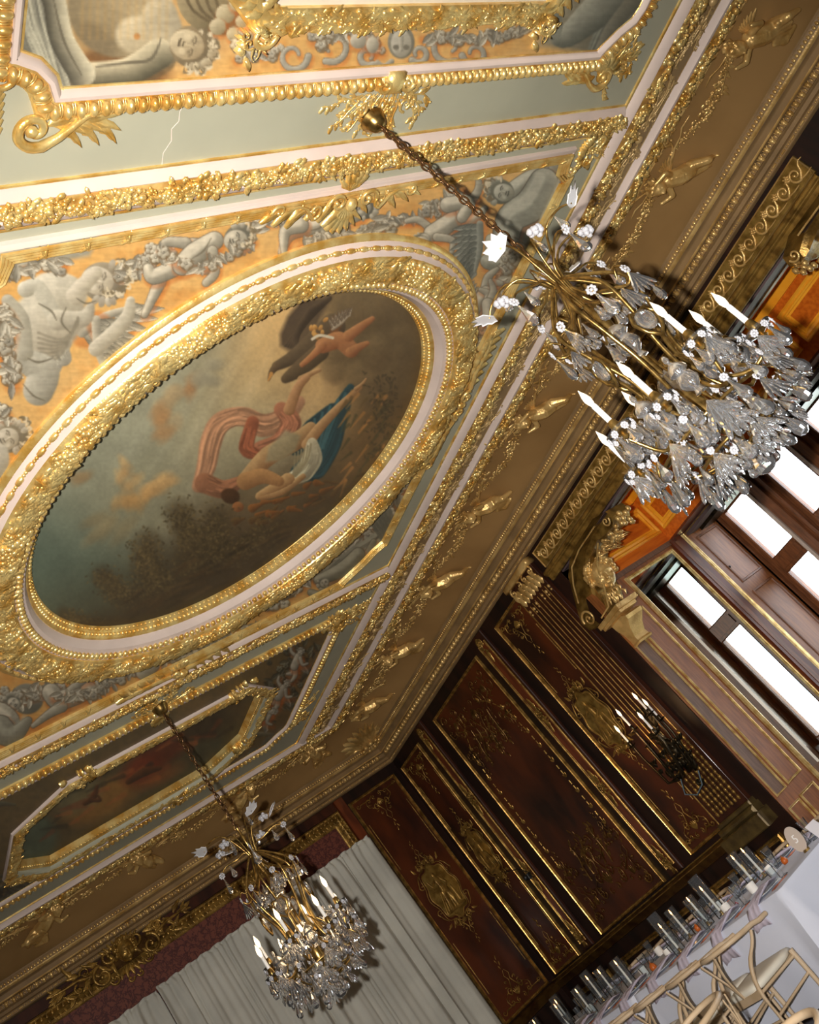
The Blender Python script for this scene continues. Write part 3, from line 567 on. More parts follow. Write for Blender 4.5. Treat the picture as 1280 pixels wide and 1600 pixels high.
flowers(C, [(255, 395), (300, 420), (340, 408), (395, 378)], 10, 44, 17, 7); flowers(C, [(400, 350), (440, 342), (470, 340)], 12, 30, 18, 8)
limb(C, [(560, 330), (520, 345), (480, 355), (452, 368), (440, 395)], [14, 14, 13, 9, 5]); limb(C, [(470, 352), (446, 362), (444, 395)], [12, 9, 4]); face(C, 568, 324, 19, -.1); flowers(C, [(470, 385), (520, 365), (560, 372), (600, 350)], 10, 50, 19, 7)
flowers(C, [(560, 372), (610, 348), (650, 342), (700, 320), (722, 300)], 12, 84, 20, 7.5); cherub(C, 692, 352, 1.15, 2.5, -1); limb(C, [(722, 330), (746, 300), (748, 278)], [9, 6, 4]); limb(C, [(700, 320), (732, 316), (722, 340)], [12, 10, 8]); face(C, 656, 382, 16, 2.6)
# corner figure
C.poly([(800, 330), (850, 260), (885, 258), (880, 310), (840, 400), (800, 420)], (150, 150, 134), 4, 1, (120, 122, 108), .01, .004)
limb(C, [(800, 300), (826, 280), (862, 262)], [14, 12, 9], (206, 202, 182), (116, 116, 100)); limb(C, [(866, 262), (856, 300), (842, 322)], [8, 7, 5], (206, 202, 182), (116, 116, 100))
limb(C, [(850, 285), (830, 320), (800, 340), (790, 372)], [22, 25, 22, 20], (202, 198, 178), (110, 110, 96), lx=.4); face(C, 784, 300, 20, 3.4, (206, 202, 182), (118, 116, 98))
wing(C, (750, 350), (742, 425), 34, 8, (176, 176, 160), (92, 94, 84), side=1)
limb(C, [(800, 385), (775, 400), (768, 375)], [14, 14, 9], (196, 192, 172), (110, 110, 94)); limb(C, [(810, 395), (790, 410), (762, 408), (800, 398)], [16, 13, 11, 8], (196, 192, 172), (110, 110, 94))
C.cloth([(884, 262), (878, 300), (856, 350), (830, 395)], [6, 14, 15, 10], (172, 172, 156), 8, 22, 2)
for i in range(0): C.stroke([(862 - i * 6, 285), (850 - i * 7, 330), (830 - i * 5, 370)], 2.2, (110, 112, 100), soft=2, op=.6)
# right-hand strip: putti and foliage hanging down the side
flowers(C, [(800, 400), (775, 460), (755, 500), (742, 540), (726, 580), (700, 640), (660, 720)], 13, 240, 21, 7); 
cherub(C, 752, 470, .9, 2.3, 1); cherub(C, 762, 488, .8, 1.4, -1); face(C, 734, 476, 11, 2.8); cherub(C, 700, 622, 1.0, -1.0, 1)
C.poly([(690, 640), (660, 740), (620, 820), (560, 900), (500, 930), (560, 850), (620, 770), (655, 700)], (128, 128, 114), 5, .85, (92, 92, 80), .008, .004)
for q in range(5): limb(C, [(690 - q * 36, 650 + q * 52), (668 - q * 34, 690 + q * 48), (640 - q * 34, 720 + q * 46)], [5, 9, 5], (176, 174, 158), (96, 96, 84))
flowers(C, [(650, 735), (600, 800), (560, 850), (420, 945)], 13, 170, 22, 7)
C.cloth([(606, 800), (600, 840), (560, 868), (505, 905)], [7, 15, 17, 10], (160, 156, 136), 11, 34, 2); limb(C, [(548, 884), (572, 870), (584, 846)], [8, 7, 4], (186, 180, 156), (108, 104, 86)); limb(C, [(520, 900), (505, 930), (486, 926)], [11, 8, 5], (170, 166, 146), (100, 98, 82)); limb(C, [(560, 866), (534, 890), (498, 906)], [10, 11, 7], (188, 182, 158), (104, 102, 86)); face(C, 506, 912, 9, 2.4)
for q in range(5): C.stroke([(600 - q * 5, 800 + q * 4), (610 - q * 2, 830 + q * 6), (590 + q * 2, 866 + q * 4)], 3, (150, 146, 128), (90, 90, 78), soft=2)
# lower strip: figures between the tondo and the beam
C.ell(42, 1092, 26, 24, 0, (150, 146, 128), (96, 94, 80), soft=3); flowers(C, [(0, 1095), (30, 1092), (60, 1082), (100, 1075)], 12, 70, 23, 6.5); face(C, 20, 1098, 13, -2.4)
limb(C, [(-30, 1115), (0, 1118), (18, 1125)], [24, 20, 12]); limb(C, [(0, 1140), (20, 1150), (44, 1126)], [22, 14, 6], (176, 172, 152), (110, 106, 90))
limb(C, [(80, 1082), (92, 1094), (120, 1086), (140, 1078)], [14, 15, 14, 12]); limb(C, [(110, 1080), (130, 1062), (150, 1058)], [7, 6, 5]); face(C, 160, 1064, 12, -.6); limb(C, [(96, 1104), (76, 1116), (52, 1134)], [9, 6, 3.5])
flowers(C, [(84, 1090), (150, 1086), (190, 1056), (240, 1034), (330, 1012), (420, 976)], 9, 170, 24, 5.5); limb(C, [(222, 1052), (240, 1040), (236, 1028)], [9, 9, 5])
# third compartment: dim smoky foliage and limbs
G3 = Canvas(); n3 = noise2(Hh, Ww, 40, 61)[..., None]; G3.a[:] = np.array([96, 82, 54]) * (1 - n3) + np.array([122, 98, 60]) * n3; C = G3
for q in range(110):
    rr = np.random.default_rng(q + 40); x0 = rr.uniform(-40, 500); y0 = rr.choice([1205 - .5 * x0 + rr.uniform(-10, 22), 1395 - .5 * x0 + rr.uniform(-30, 30)]) if q % 3 else 1180 - .45 * x0 + rr.uniform(-20, 200); k = rr.uniform(.7, 1.1)
    C.stroke([(x0, y0), (x0 + rr.uniform(8, 18), y0 - rr.uniform(4, 16)), (x0 + rr.uniform(22, 44), y0 - rr.uniform(10, 26))], [1.5, rr.uniform(3, 6), 1.5], np.array((140, 136, 112)) * k, np.array((70, 66, 48)) * k, soft=2, op=.85)
C.leaves([(380, 1130), (440, 1080), (480, 1010)], 26, 130, 5, (136, 132, 108), (72, 68, 50), 31, outline=(60, 52, 36)); C.leaves([(-20, 1225), (120, 1155), (300, 1065), (420, 1010)], 12, 260, 4.5, (132, 128, 104), (70, 66, 48), 32, outline=(60, 52, 36)); C.leaves([(-20, 1400), (40, 1380), (120, 1330)], 20, 90, 5, (120, 114, 90), (64, 60, 44), 33, outline=(56, 48, 34))
for x, y, a in ((438, 1082, -.9), (462, 1034, -1.1), (412, 1118, -.4)): cherub(C, x, y, .5, a, 1)
G3.a *= 1 + .2 * (noise2(Hh, Ww, 6, 95, 2)[..., None] - .5)
G.a *= np.array([.93, .92, .90], np.float32); hat = noise2(Hh, Ww, 3, 99, 2, 6); G.a *= 1 + .10 * (hat[..., None] - .5)
grain = (noise2(Hh, Ww, 5, 77, 2)[..., None] - .5); G.a *= 1 + .10 * grain; G.a *= 1 + .07 * (noise2(Hh, Ww, 26, 78, 2, .4)[..., None] - .5)

for P_, w_ in (([(128, 118), (100, 64), (84, 0)], 2.2), ([(252, 60), (236, 92), (200, 98), (150, 104)], 2.6), ([(60, 474), (80, 486), (88, 500)], 1.8), ([(104, 480), (96, 502), (110, 520)], 1.8), ([(44, 560), (60, 566), (82, 560)], 2), ([(36, 600), (52, 618), (70, 626)], 1.6), ([(120, 466), (134, 474), (150, 470)], 1.6), ([(330, 372), (318, 392), (300, 404)], 1.5), ([(510, 344), (500, 356), (486, 360)], 1.4)):
    G.stroke(P_, [w_ * .4] + [w_] * (len(P_) - 2) + [w_ * .4], (92, 84, 66), soft=1.6, op=.75)
for cx_, cy_, r_, n_, a0_ in ((305, 80, 36, 46, .3), (176, 432, 30, 40, .3), (28, 676, 24, 26, -.5), (378, 366, 20, 22, -.3), (776, 296, 20, 24, 3.4)):
    for q in range(n_): rg = np.random.default_rng(q * 3 + int(cx_)); t = a0_ + rg.uniform(-1.7, 1.7); rr_ = r_ * rg.uniform(.72, 1.08); x, y = cx_ + rr_ * math.cos(t), cy_ + rr_ * math.sin(t); G.stroke([(x, y), (x + 5 * math.cos(t + 1.4), y + 5 * math.sin(t + 1.4)), (x + 8 * math.cos(t + 2.2), y + 8 * math.sin(t + 2.2))], [1, 2.2, .8], (206, 190, 156) if q % 2 else (112, 98, 72), soft=1.2, op=.85)
# ---- the round sky painting
O = Canvas(); yy, xx = np.mgrid[0:Hh, 0:Ww]; xx = xx - PAD; yy = yy - PAD
def wgt(cx, cy, rx, ry, a): ca, sa = math.cos(a), math.sin(a); u = ((xx - cx) * ca + (yy - cy) * sa) / rx; v = (-(xx - cx) * sa + (yy - cy) * ca) / ry; return np.exp(-(u * u + v * v)).astype(np.float32)
acc = np.zeros((Hh, Ww, 3), np.float32); tw = np.zeros((Hh, Ww, 1), np.float32)
for cx, cy, rx, ry, a, c, k in ((180, 700, 190, 130, -.5, (150, 152, 128), 1), (60, 900, 120, 100, 0, (78, 98, 84), 1.4), (320, 620, 120, 150, -.9, (166, 158, 126), 1), (420, 540, 50, 130, .55, (224, 178, 110), 1.6), (350, 700, 70, 70, 0, (160, 150, 114), .8), (480, 600, 60, 70, .3, (206, 160, 98), 1),
        (590, 500, 90, 70, .5, (112, 92, 62), 1.6), (640, 600, 60, 120, 0, (84, 66, 40), 1.6), (600, 700, 60, 90, .4, (116, 84, 46), 1.2), (480, 860, 160, 60, -.5, (52, 40, 24), 2.2), (300, 930, 170, 60, -.35, (58, 48, 30), 2.2), (130, 960, 90, 60, 0, (80, 80, 60), 1.4), (210, 780, 90, 60, -.4, (132, 124, 92), .8), (400, 800, 100, 60, -.5, (86, 66, 40), 1.5)):
    w_ = (wgt(cx, cy, rx, ry, a) * k)[..., None]; acc += w_ * np.array(c, np.float32); tw += w_
O.a[:] = acc / (tw + 1e-5)
rays = noise2(Hh, Ww, 400, 9, 1); ang = (xx * .86 + yy * .5); rr = np.interp(ang.ravel(), np.arange(-900, 2600, 14), np.random.default_rng(3).random(250)).reshape(ang.shape); fade = np.clip(1 - np.hypot(xx - 330, yy - 640) / 330, 0, 1)
O.a += (26 * (rr - .45) * fade)[..., None]
C = O
for cx, cy, rx, ry, a, c in ((262, 640, 24, 34, .5, (196, 166, 118)), (250, 664, 14, 30, .7, (204, 152, 96)), (236, 770, 34, 16, -.5, (224, 174, 106)), (255, 752, 26, 12, -.2, (226, 180, 114)), (200, 790, 26, 14, -.8, (212, 160, 92)), (190, 745, 10, 26, -.4, (206, 160, 98)), (110, 745, 26, 12, -.4, (158, 132, 92)), (160, 830, 46, 18, -.5, (150, 136, 98)), (300, 600, 10, 22, .6, (190, 140, 90)), (330, 585, 30, 20, -.3, (176, 166, 134))):
    for q in range(7): rg = np.random.default_rng(int(cx) * 9 + q); C.ell(cx + rg.normal() * rx * .5, cy + rg.normal() * ry * .5, rx * .5, ry * .5, a + rg.normal() * .4, np.array(c) * rg.uniform(.9, 1.06), np.array(c) * .78, soft=8, op=.55)
C.poly([(505, 462), (560, 460), (640, 500), (650, 600), (600, 640), (540, 600), (500, 560), (520, 500)], (98, 80, 52), 20, .7)
for q in range(20): rg = np.random.default_rng(q + 50); C.ell(rg.uniform(520, 630), rg.uniform(480, 620), rg.uniform(14, 30), rg.uniform(10, 20), rg.uniform(0, 3), (132, 108, 72), (78, 60, 38), soft=10, op=.5)
# dark bird
C.poly([(470, 470), (520, 462), (500, 500), (486, 530), (470, 552), (450, 548), (438, 540), (438, 522), (450, 494)], (66, 52, 40), 4, 1, (104, 84, 58), .01, .01)
for q in range(7): C.stroke([(515 - q * 5, 466 + q * 3), (480 - q * 3, 500 + q * 4), (446 + q * 4, 540 + q)], [4, 4.5, 2], (92, 74, 54), (46, 36, 26), soft=1.5)
C.stroke([(520, 510), (480, 545), (452, 562), (432, 572)], [20, 16, 10, 7], (108, 88, 62), (58, 46, 32), soft=2.5); C.stroke([(432, 572), (424, 582), (420, 594)], [6.5, 4.5, 1.5], (116, 92, 62), (70, 52, 34), soft=1.5); C.stroke([(424, 584), (419, 595)], [3, 1], (200, 140, 70), soft=1)
C.stroke([(500, 550), (470, 575), (446, 592)], [14, 13, 7], (112, 90, 62), (58, 46, 30), soft=2.5)
# winged child
FL, FD = (206, 142, 88), (124, 70, 40)
wing(C, (520, 515), (545, 494), 14, 5, (196, 180, 150), (96, 78, 60), side=-1)
C.stroke([(505, 540), (530, 532), (548, 546)], [12, 14, 13], FL, FD, soft=2); C.stroke([(504, 540), (488, 556), (472, 570)], [7, 5, 4], FL, FD, soft=1.5); C.stroke([(545, 525), (562, 512), (582, 498)], [9, 7, 4], FL, FD, soft=1.5); C.stroke([(548, 550), (562, 542), (574, 536)], [8, 6, 3.5], FL, FD, soft=1.5)
for q in range(12): rg = np.random.default_rng(q + 9); C.ell(496 + rg.normal() * 7, 518 + rg.normal() * 6, 5, 3, rg.uniform(0, 3), (226, 168, 88), (140, 90, 40), soft=1.2)
C.stroke([(488, 530), (500, 524), (520, 528)], 2.2, (222, 208, 176), soft=1)
# flying rose drapery and the falling figures
for P, w_, c in (([(468, 628), (440, 655), (410, 665), (380, 650), (345, 660), (330, 690), (322, 730), (310, 760)], [9, 16, 18, 14, 16, 17, 15, 10], (206, 148, 106)), ([(440, 640), (455, 660), (440, 690), (405, 700)], [12, 16, 16, 10], (190, 120, 84)), ([(395, 660), (385, 700), (402, 710)], [10, 12, 8], (168, 92, 60)), ([(320, 755), (350, 765), (375, 752)], [16, 14, 8], (172, 112, 76))): C.cloth(P, w_, c, int(P[0][0]))
for q in range(0): rg = np.random.default_rng(q + 31); x0 = rg.uniform(325, 450); C.stroke([(x0, 650 + (450 - x0) * .3), (x0 - 12, 690), (x0 - 20, 720)], 1.8, (224, 176, 132) if q % 2 else (140, 88, 60), soft=1.5, op=.6)
C.cloth([(548, 606), (528, 650), (512, 690), (490, 728), (466, 738)], [6, 16, 22, 22, 12], (34, 72, 80), 3); C.cloth([(520, 640), (490, 670), (462, 700)], [10, 16, 12], (28, 60, 68), 4)
if 0: C.poly([(455, 690), (480, 650), (520, 625), (548, 602), (556, 612), (530, 660), (515, 710), (500, 742), (480, 752), (462, 730), (448, 712)], (38, 84, 92), 3, 1, (20, 44, 52), .008, .008)
for q in range(6): C.stroke([(540 - q * 12, 615 + q * 10), (520 - q * 8, 660 + q * 8), (505 - q * 5, 700 + q * 7)], 2, (66, 112, 116), soft=1.5, op=.7)
SK, SKD = (214, 168, 112), (122, 82, 48)
C.stroke([(470, 592), (486, 584), (500, 578)], [5, 4, 2.5], SK, SKD, soft=1.5); C.stroke([(452, 640), (466, 605), (480, 590)], [9, 7, 5], (214, 160, 108), SKD, soft=2); C.stroke([(385, 748), (420, 712), (462, 690), (486, 668)], [12, 15, 14, 9], (214, 172, 114), SKD, soft=2)
C.poly([(420, 700), (446, 672), (470, 680), (462, 704), (440, 720), (415, 722)], (190, 176, 134), 3, .9, (120, 106, 74), .01, .01)
C.stroke([(480, 695), (500, 668), (532, 634), (562, 606)], [9, 8, 6, 4], SK, SKD, soft=1.5); C.stroke([(556, 608), (566, 600), (572, 592)], [3.5, 2.5, 1.5], SK, SKD, soft=1)
C.cloth([(488, 692), (488, 716), (474, 738), (452, 750)], [8, 16, 15, 8], (222, 208, 168), 5, 30, 2)
if 0: C.poly([(470, 690), (492, 690), (506, 714), (500, 736), (470, 748), (446, 752), (452, 720), (462, 700)], (226, 212, 172), 2.5, 1, (140, 124, 88), .01, .012)
for q in range(6): C.stroke([(486 - q * 5, 694 + q * 3), (480 - q * 4, 720 + q * 2), (462 - q, 744)], 1.6, (150, 136, 100), soft=1.2, op=.8)
C.stroke([(450, 750), (430, 762), (404, 776), (440, 768), (474, 744)], [11, 9, 5, 6, 4], (224, 180, 118), SKD, soft=1.6); C.stroke([(384, 752), (410, 744), (436, 752)], [14, 12, 8], (206, 152, 92), SKD, soft=2); C.ell(360, 775, 15, 12, .3, (84, 52, 28), (50, 32, 18), soft=3)
C.ell(372, 792, 9, 8, 0, (176, 112, 60), (90, 52, 28), soft=2)
for q in range(22): rg = np.random.default_rng(q + 70); x0 = rg.uniform(360, 520); y0 = 815 - (x0 - 360) * .35 + rg.uniform(-14, 20); C.stroke([(x0, y0), (x0 + rg.uniform(8, 24), y0 - rg.uniform(-4, 14))], [rg.uniform(2, 7), 1.5], (170, 98, 40) if q % 3 else (110, 84, 44), (70, 42, 20), soft=2, op=.85)
for q in range(60): rg = np.random.default_rng(q + 120); x0 = rg.uniform(540, 615); y0 = rg.uniform(610, 760); C.stroke([(x0, y0), (x0 - rg.uniform(8, 22), y0 + rg.uniform(10, 26))], [2.5, .8], [(196, 132, 66), (96, 76, 40), (60, 60, 36)][q % 3], soft=2, op=.6)
for q in range(160): rg = np.random.default_rng(q + 900); C.ell(600 + rg.normal() * 14, 600 + rg.uniform(-20, 130), 3.2, 1.6, rg.uniform(0, 3), (58, 48, 30), soft=1.5, op=.6)
# trees and ground
for P, wd, n in (([(280, 800), (300, 840), (330, 870)], 24, 170), ([(340, 810), (330, 860), (300, 890)], 22, 150), ([(230, 850), (230, 890), (260, 930)], 26, 160), ([(160, 900), (190, 930), (240, 940)], 20, 110), ([(100, 960), (140, 975), (200, 975)], 14, 60), ([(300, 870), (380, 860), (440, 830)], 26, 140)):
    C.stroke(P, wd * .75, (64, 52, 32), soft=wd * .9, op=.75)
    for q in range(n * 4): rg = np.random.default_rng(q + int(P[0][0]) * 7); t = rg.random() * (len(P) - 1); i = int(t); p0 = np.array(P[i]) + (np.array(P[min(i + 1, len(P) - 1)]) - P[i]) * (t - i) + rg.normal(size=2) * wd * .55; k = rg.uniform(.6, 1.35); C.ell(p0[0], p0[1], 2.6, 1.5, rg.uniform(0, 3), np.array((84, 70, 42)) * k, soft=1.6, op=.6)
C.poly([(60, 1030), (140, 968), (260, 925), (420, 850), (540, 770), (600, 720), (640, 700), (640, 800), (500, 960), (250, 1040)], (48, 38, 24), 16, .62)
for q in range(70): rg = np.random.default_rng(q + 300); x0 = rg.uniform(180, 560); y0 = 960 - (x0 - 180) * .5 + rg.uniform(-30, 40); C.stroke([(x0, y0), (x0 + rg.uniform(14, 40), y0 - rg.uniform(6, 22))], [1.5, 3], [(86, 66, 38), (34, 28, 18), (70, 50, 28)][q % 3], soft=3, op=.5)
O.a += (np.array([118, 104, 76], np.float32) - O.a) * .14; O.a *= 1 + .11 * (noise2(Hh, Ww, 4, 87, 2)[..., None] - .5); O.a *= 1 + .16 * (noise2(Hh, Ww, 30, 88, 3)[..., None] - .5)
# ---- the dark octagonal painting
D8 = Canvas(); nn = noise2(Hh, Ww, 60, 41)[..., None]; D8.a[:] = np.array([58, 60, 46]) * (1 - nn) + np.array([84, 62, 36]) * nn
for cx, cy, rx, ry, a, c in ((160, 1250, 60, 26, -.5, (130, 92, 44)), (120, 1240, 40, 30, -.6, (92, 86, 60)), (50, 1310, 40, 40, 0, (66, 78, 64)), (225, 1200, 36, 22, -.6, (110, 44, 24)), (260, 1170, 36, 20, -.6, (84, 40, 24)), (320, 1130, 40, 24, -.5, (56, 46, 32)), (250, 1215, 30, 8, -.5, (128, 74, 38))): D8.ell(cx, cy, rx, ry, a, c, soft=16, op=.8)
for q in range(30): rg = np.random.default_rng(q + 500); x0 = rg.uniform(60, 340); y0 = 1290 - (x0 - 60) * .52 + rg.uniform(-26, 26); D8.stroke([(x0, y0), (x0 + rg.uniform(10, 40), y0 - rg.uniform(0, 26))], [1.5, 4], [(140, 82, 44), (40, 36, 28), (104, 56, 34)][q % 3], soft=3, op=.5)
for P, w_ in (([(132, 1256), (146, 1246), (152, 1228)], [3, 5, 2]), ([(140, 1250), (156, 1250), (150, 1240)], [3, 3, 1]), ([(200, 1222), (226, 1206), (250, 1200)], [4, 7, 3])): D8.stroke(P, w_, (96, 58, 34), (50, 34, 22), soft=2)
D8.a *= 1.35; D8.a *= 1 + .2 * (noise2(Hh, Ww, 8, 91, 2)[..., None] - .5)
def painted(name, x0, x1, y0, y1, z, cell, cv, keep, parent=None, gain=1.0):
    """grid canvas in survey units; keep(x,y)->bool per face centre"""
    nx = int((x1 - x0) / cell); ny = int((y1 - y0) / cell); X, Y = np.meshgrid(np.linspace(x0, x1, nx + 1), np.linspace(y0, y1, ny + 1)); V = np.column_stack([X.ravel(), Y.ravel(), np.full(X.size, z)])
    i, j = np.meshgrid(np.arange(nx), np.arange(ny)); i = i.ravel(); j = j.ravel(); a = j * (nx + 1) + i; F = np.column_stack([a, a + nx + 1, a + nx + 2, a + 1])
    cxy = V[F].mean(1); F = F[keep(cxy[:, 0], cxy[:, 1])]; used = np.unique(F); mp = np.zeros(len(V), int); mp[used] = np.arange(len(used)); V = V[used]; F = mp[F]; P = w3(V)
    u, v = pix(P); c = s2l(np.clip(cv.sample(u, v) * gain, 3, 250)); o = MB().add(P, F).build(name, PAINT, parent, smooth=None); me = o.data
    at = me.color_attributes.new('paint', 'FLOAT_COLOR', 'POINT'); at.data.foreach_set('color', np.column_stack([c, np.ones(len(c))]).astype(np.float32).ravel()); return o
# ------------------------------------------------------------------ room shell
FZ = E0 - EYE / K                      # floor level in survey units
X0, Y0 = -0.29, -1.71
def sbox(name, m, *a): return struct(MB().box(*a, xf=xf_w).build(name, m))
sbox('floor', FLOOR, X0 - .3, 9.0, Y0 - .3, YB + .3, FZ - .1, FZ)
sbox('ceiling', GREEN, X0 - .3, XW + .3, Y0 - .3, YB + .3, ZC, ZC + .15)
sbox('wall_back', WOODD, X0 - .3, XW + .3, YB, YB + .2, FZ, ZC)
sbox('wall_left', WOODD, X0 - .2, X0, Y0, YB, FZ, ZC)
sbox('wall_front', WOODD, X0 - .2, XW, Y0 - .2, Y0, FZ, ZC)
wr = MB(); wr.box(XW, XW + .22, YJ, YB, FZ, ZC, xf_w); wr.box(XW, XW + .22, Y0, 1.76, FZ, ZC, xf_w); wr.box(XW, XW + .22, 1.76, YJ, 3.22, ZC, xf_w)
struct(wr.build('wall_right', WOODD))
# bay: side walls, inner lintel wall, bay ceiling, recess ceiling
sbox('wall_bay_far', BROWN, XW + .005, 8.62, YJ, YJ + .16, FZ, 3.6)
sbox('wall_bay_near', BROWN, XW + .005, 8.62, 1.60, 1.76, FZ, 3.6)
struct(MB().box(XB, 8.6, 1.76, YJ, 2.95, 3.6, xf_w).build('wall_bay_lintel', ORANGE2))
sbox('ceiling_bay', ORANGE2, XW + .1, XB + .1, 1.76, YJ, 3.5, 3.6)
sbox('wall_bay_outer', BROWN, 8.42, 8.6, 1.76, YJ, FZ, .75)
# ------------------------------------------------------------------ cornice all round
RC_ = rect(X0, Y0, XW, YB)
def trim(n, m, polys, prof, xf=xf_w, closed=True, smooth=35, parent=None, name=None):
    mb = MB()
    for p in polys: mb.sweep(p, prof, xf, closed)
    o = mb.build(name or 'trim_%d' % n, m, parent, smooth=smooth)
    return o if parent else struct(o)
corn = trim(1, FASC, [RC_], [(0, 3.55), (.022, 3.555), (.03, 3.562), (.03, 3.588), (.022, 3.595), (.036, 3.60), (.05, 3.622), (.066, 3.628), (.07, 3.632), (.082, 3.634), (.082, 3.668), (.10, 3.672), (.118, 3.675), (.124, 3.68), (.124, 3.722), (.135, 3.73), (.152, 3.737), (.156, 3.745), (.166, 3.75), (.17, 3.76), (.176, 3.79), (.186, 3.80), (.186, 3.812), (.16, 3.815), (.15, 3.79), (.05, 3.79)])
gl = MB()
for p in ([(.154, 3.738), (.162, 3.742), (.168, 3.752), (.17, 3.76)], [(.119, 3.672), (.126, 3.676), (.126, 3.684)]): gl.sweep(RC_, p, xf_w)
gl.build('gilt_fillet', OLDGOLD, corn)
egg = MB().blob((0, 0, 0), (.024 * K, .017 * K, .026 * K), None, xf_id, ICO2).mesh('ovolo_egg', OLDGOLD, smooth=180)
n = 0; darts = MB(); reel = MB(); tong = MB()
def along(a, f0, f1, pitch):
    return np.arange(f0, f1, pitch)
eggR = [(y, 'r') for y in np.arange(.4, 10.08, .0655)]; eggB = [(x, 'b') for x in np.arange(.85, 6.2, .068)]
TR = rotm(0, 0, 0)
for p, w_ in eggR + eggB:
    if w_ == 'r': q = w3([(XW - .092, p, 3.649)])[0]; R = rotm(0, -.7, 0) @ rotm(0, 0, 0)
    else: q = w3([(p, YB - .092, 3.649)])[0]; R = rotm(.7, 0, 0) @ rotm(0, 0, PI / 2)
    inst(egg, 'ovolo_egg', corn, q, R)
    h = .0328
    if w_ == 'r': darts.blob((XW - .088, p + h, 3.65), (.012, .006, .018), None, xf_w, ICO1); darts.tube([(XW - .1, p + .021, 3.668), (XW - .104, p + .0, 3.662 - .035), (XW - .1, p - .021, 3.668)], .0035, 5, xf_w)
    else: darts.blob((p + h, YB - .088, 3.65), (.006, .012, .018), None, xf_w, ICO1); darts.tube([(p + .021, YB - .1, 3.668), (p, YB - .104, 3.662 - .035), (p - .021, YB - .1, 3.668)], .0035, 5, xf_w)
for f, rng_ in ((lambda t: (XW - .031, t, 3.575), (.3, 10.15)), (lambda t: (t, YB - .031, 3.575), (.8, 6.3))):
    for t in np.arange(*rng_, .105):
        reel.tube([f(t), f(t + .035)], .008, 6, xf_w)
        for q in (.05, .068, .086): reel.blob(f(t + q), (.0075,) * 3, None, xf_w)
        r0 = f(t)
    for t in np.arange(*rng_, .03):
        c = f(t); i = .176; a = (XW - i, t, 3.776) if c[0] > XW - .04 and rng_[1] > 9 else (t, YB - i, 3.776)
        tong.blob(a, (.010, .0135, .017) if a[0] == XW - i else (.0135, .010, .017), None, xf_w)
darts.build('dart_and_shell', OLDGOLD, corn, stuff=True, smooth=180); reel.build('bead_and_reel', OLDGOLD, corn, stuff=True, smooth=180); tong.build('leaf_tongues', OLDGOLD, corn, stuff=True, smooth=180)
# the cove between cornice and flat ceiling
cv = [(i, float(cove_z(i))) for i in np.linspace(.05, .14, 3)] + [(i, float(cove_z(i))) for i in np.linspace(.14, .70, 18)]
trim(2, COVE, [RC_], [(.03, 3.80)] + cv[1:] + [(.72, ZC + .002)], smooth=60)
# reed and teal stripe at the cove's upper edge
t3 = trim(3, TEAL, [RC_], [(.69, ZC - .002), (.70, ZC - .012), (.765, ZC - .012), (.77, ZC + .001)])
mb = MB()
for k in range(3): mb.sweep(RC_, [(.682 + k * .013 + .0065 * (1 - math.cos(a)), ZC - .014 - .008 * math.sin(a)) for a in np.linspace(0, PI, 5)], xf_w)
for f in (lambda t: (XW - .70, t, ZC - .02),):
    for t in np.arange(.2, 9.5, .17): mb.tube([(XW - .678, t, ZC - .02), (XW - .70, t + .014, ZC - .026), (XW - .724, t + .028, ZC - .02)], .006, 5, xf_w); mb.tube([(XW - .678, t + .028, ZC - .02), (XW - .70, t + .014, ZC - .026), (XW - .724, t, ZC - .02)], .006, 5, xf_w)
mb.build('gilt_reed', OLDGOLD, t3)
# ------------------------------------------------------------------ ceiling borders
def ceil_h(z): return z
B2 = rect(X0 + .765, Y0 + .765, XW - .765, YB - .765)          # outer border: fruit then pink, inward
def cprof(*p): return [(a, ZC - h) for a, h in p]
t4 = trim(4, PINK, [B2], cprof((0, 0), (.004, .02), (.118, .035), (.125, .045), (.14, .048), (.15, .045), (.158, .03), (.185, .012), (.19, 0)))
fr = MB()
fruitband(fr, (XW - .765 - .06, -.3), (XW - .765 - .06, YB - .80), .115, .045, xf_ceil, 1, h0=.02); fruitband(fr, (.2, YB - .825), (XW - .78, YB - .825), .115, .045, xf_ceil, 2, h0=.02)
fr.build('carved_fruit', GOLD, t4, smooth=180, stuff=True)
MB().sweep(B2, cprof((-.002, .0), (.0, .022), (.03, .034), (.06, .038), (.095, .036), (.119, .037)), xf_w).build('gilt_bed', GOLD, t4)
t4b = MB().sweep(B2, cprof((.186, .011), (.19, .013), (.196, .011), (.199, 0)), xf_w).build('gilt_line', GOLD, t4)
# inner side border: pink step, fruit, gilt edge (x = 4.996 .. 5.197), mirrored on the left
XC, YC = 3.03, 4.245
yb0, yb1 = Y0 + .955, YB - .955
t5 = MB(); f5 = MB(); g5 = MB()
for xa, sg in ((4.998, 1), (2 * XC - 4.998, -1)):
    path = [(xa, yb1), (xa, yb0)] if sg > 0 else [(xa, yb0), (xa, yb1)]
    path = [(xa, yb0), (xa, yb1)] if sg < 0 else [(xa, yb1), (xa, yb0)]
    pr = cprof((0, 0), (.006, .012), (.03, .03), (.052, .045), (.066, .048), (.075, .044), (.08, .03), (.19, .02), (.2, 0))
    t5.sweep(path, pr, xf_w, closed=False)
    g5.sweep(path, cprof((-.008, 0), (-.006, .009), (.0, .012), (.006, .013)), xf_w, closed=False)
    g5.sweep(path, cprof((.078, .034), (.10, .034), (.14, .036), (.18, .026), (.203, 0)), xf_w, closed=False)
    fruitband(f5, (xa + sg * .138, yb0 + .9), (xa + sg * .138, yb1), .112, .045, xf_ceil, 5 + sg, h0=.025, dens=1 if sg > 0 else .5)
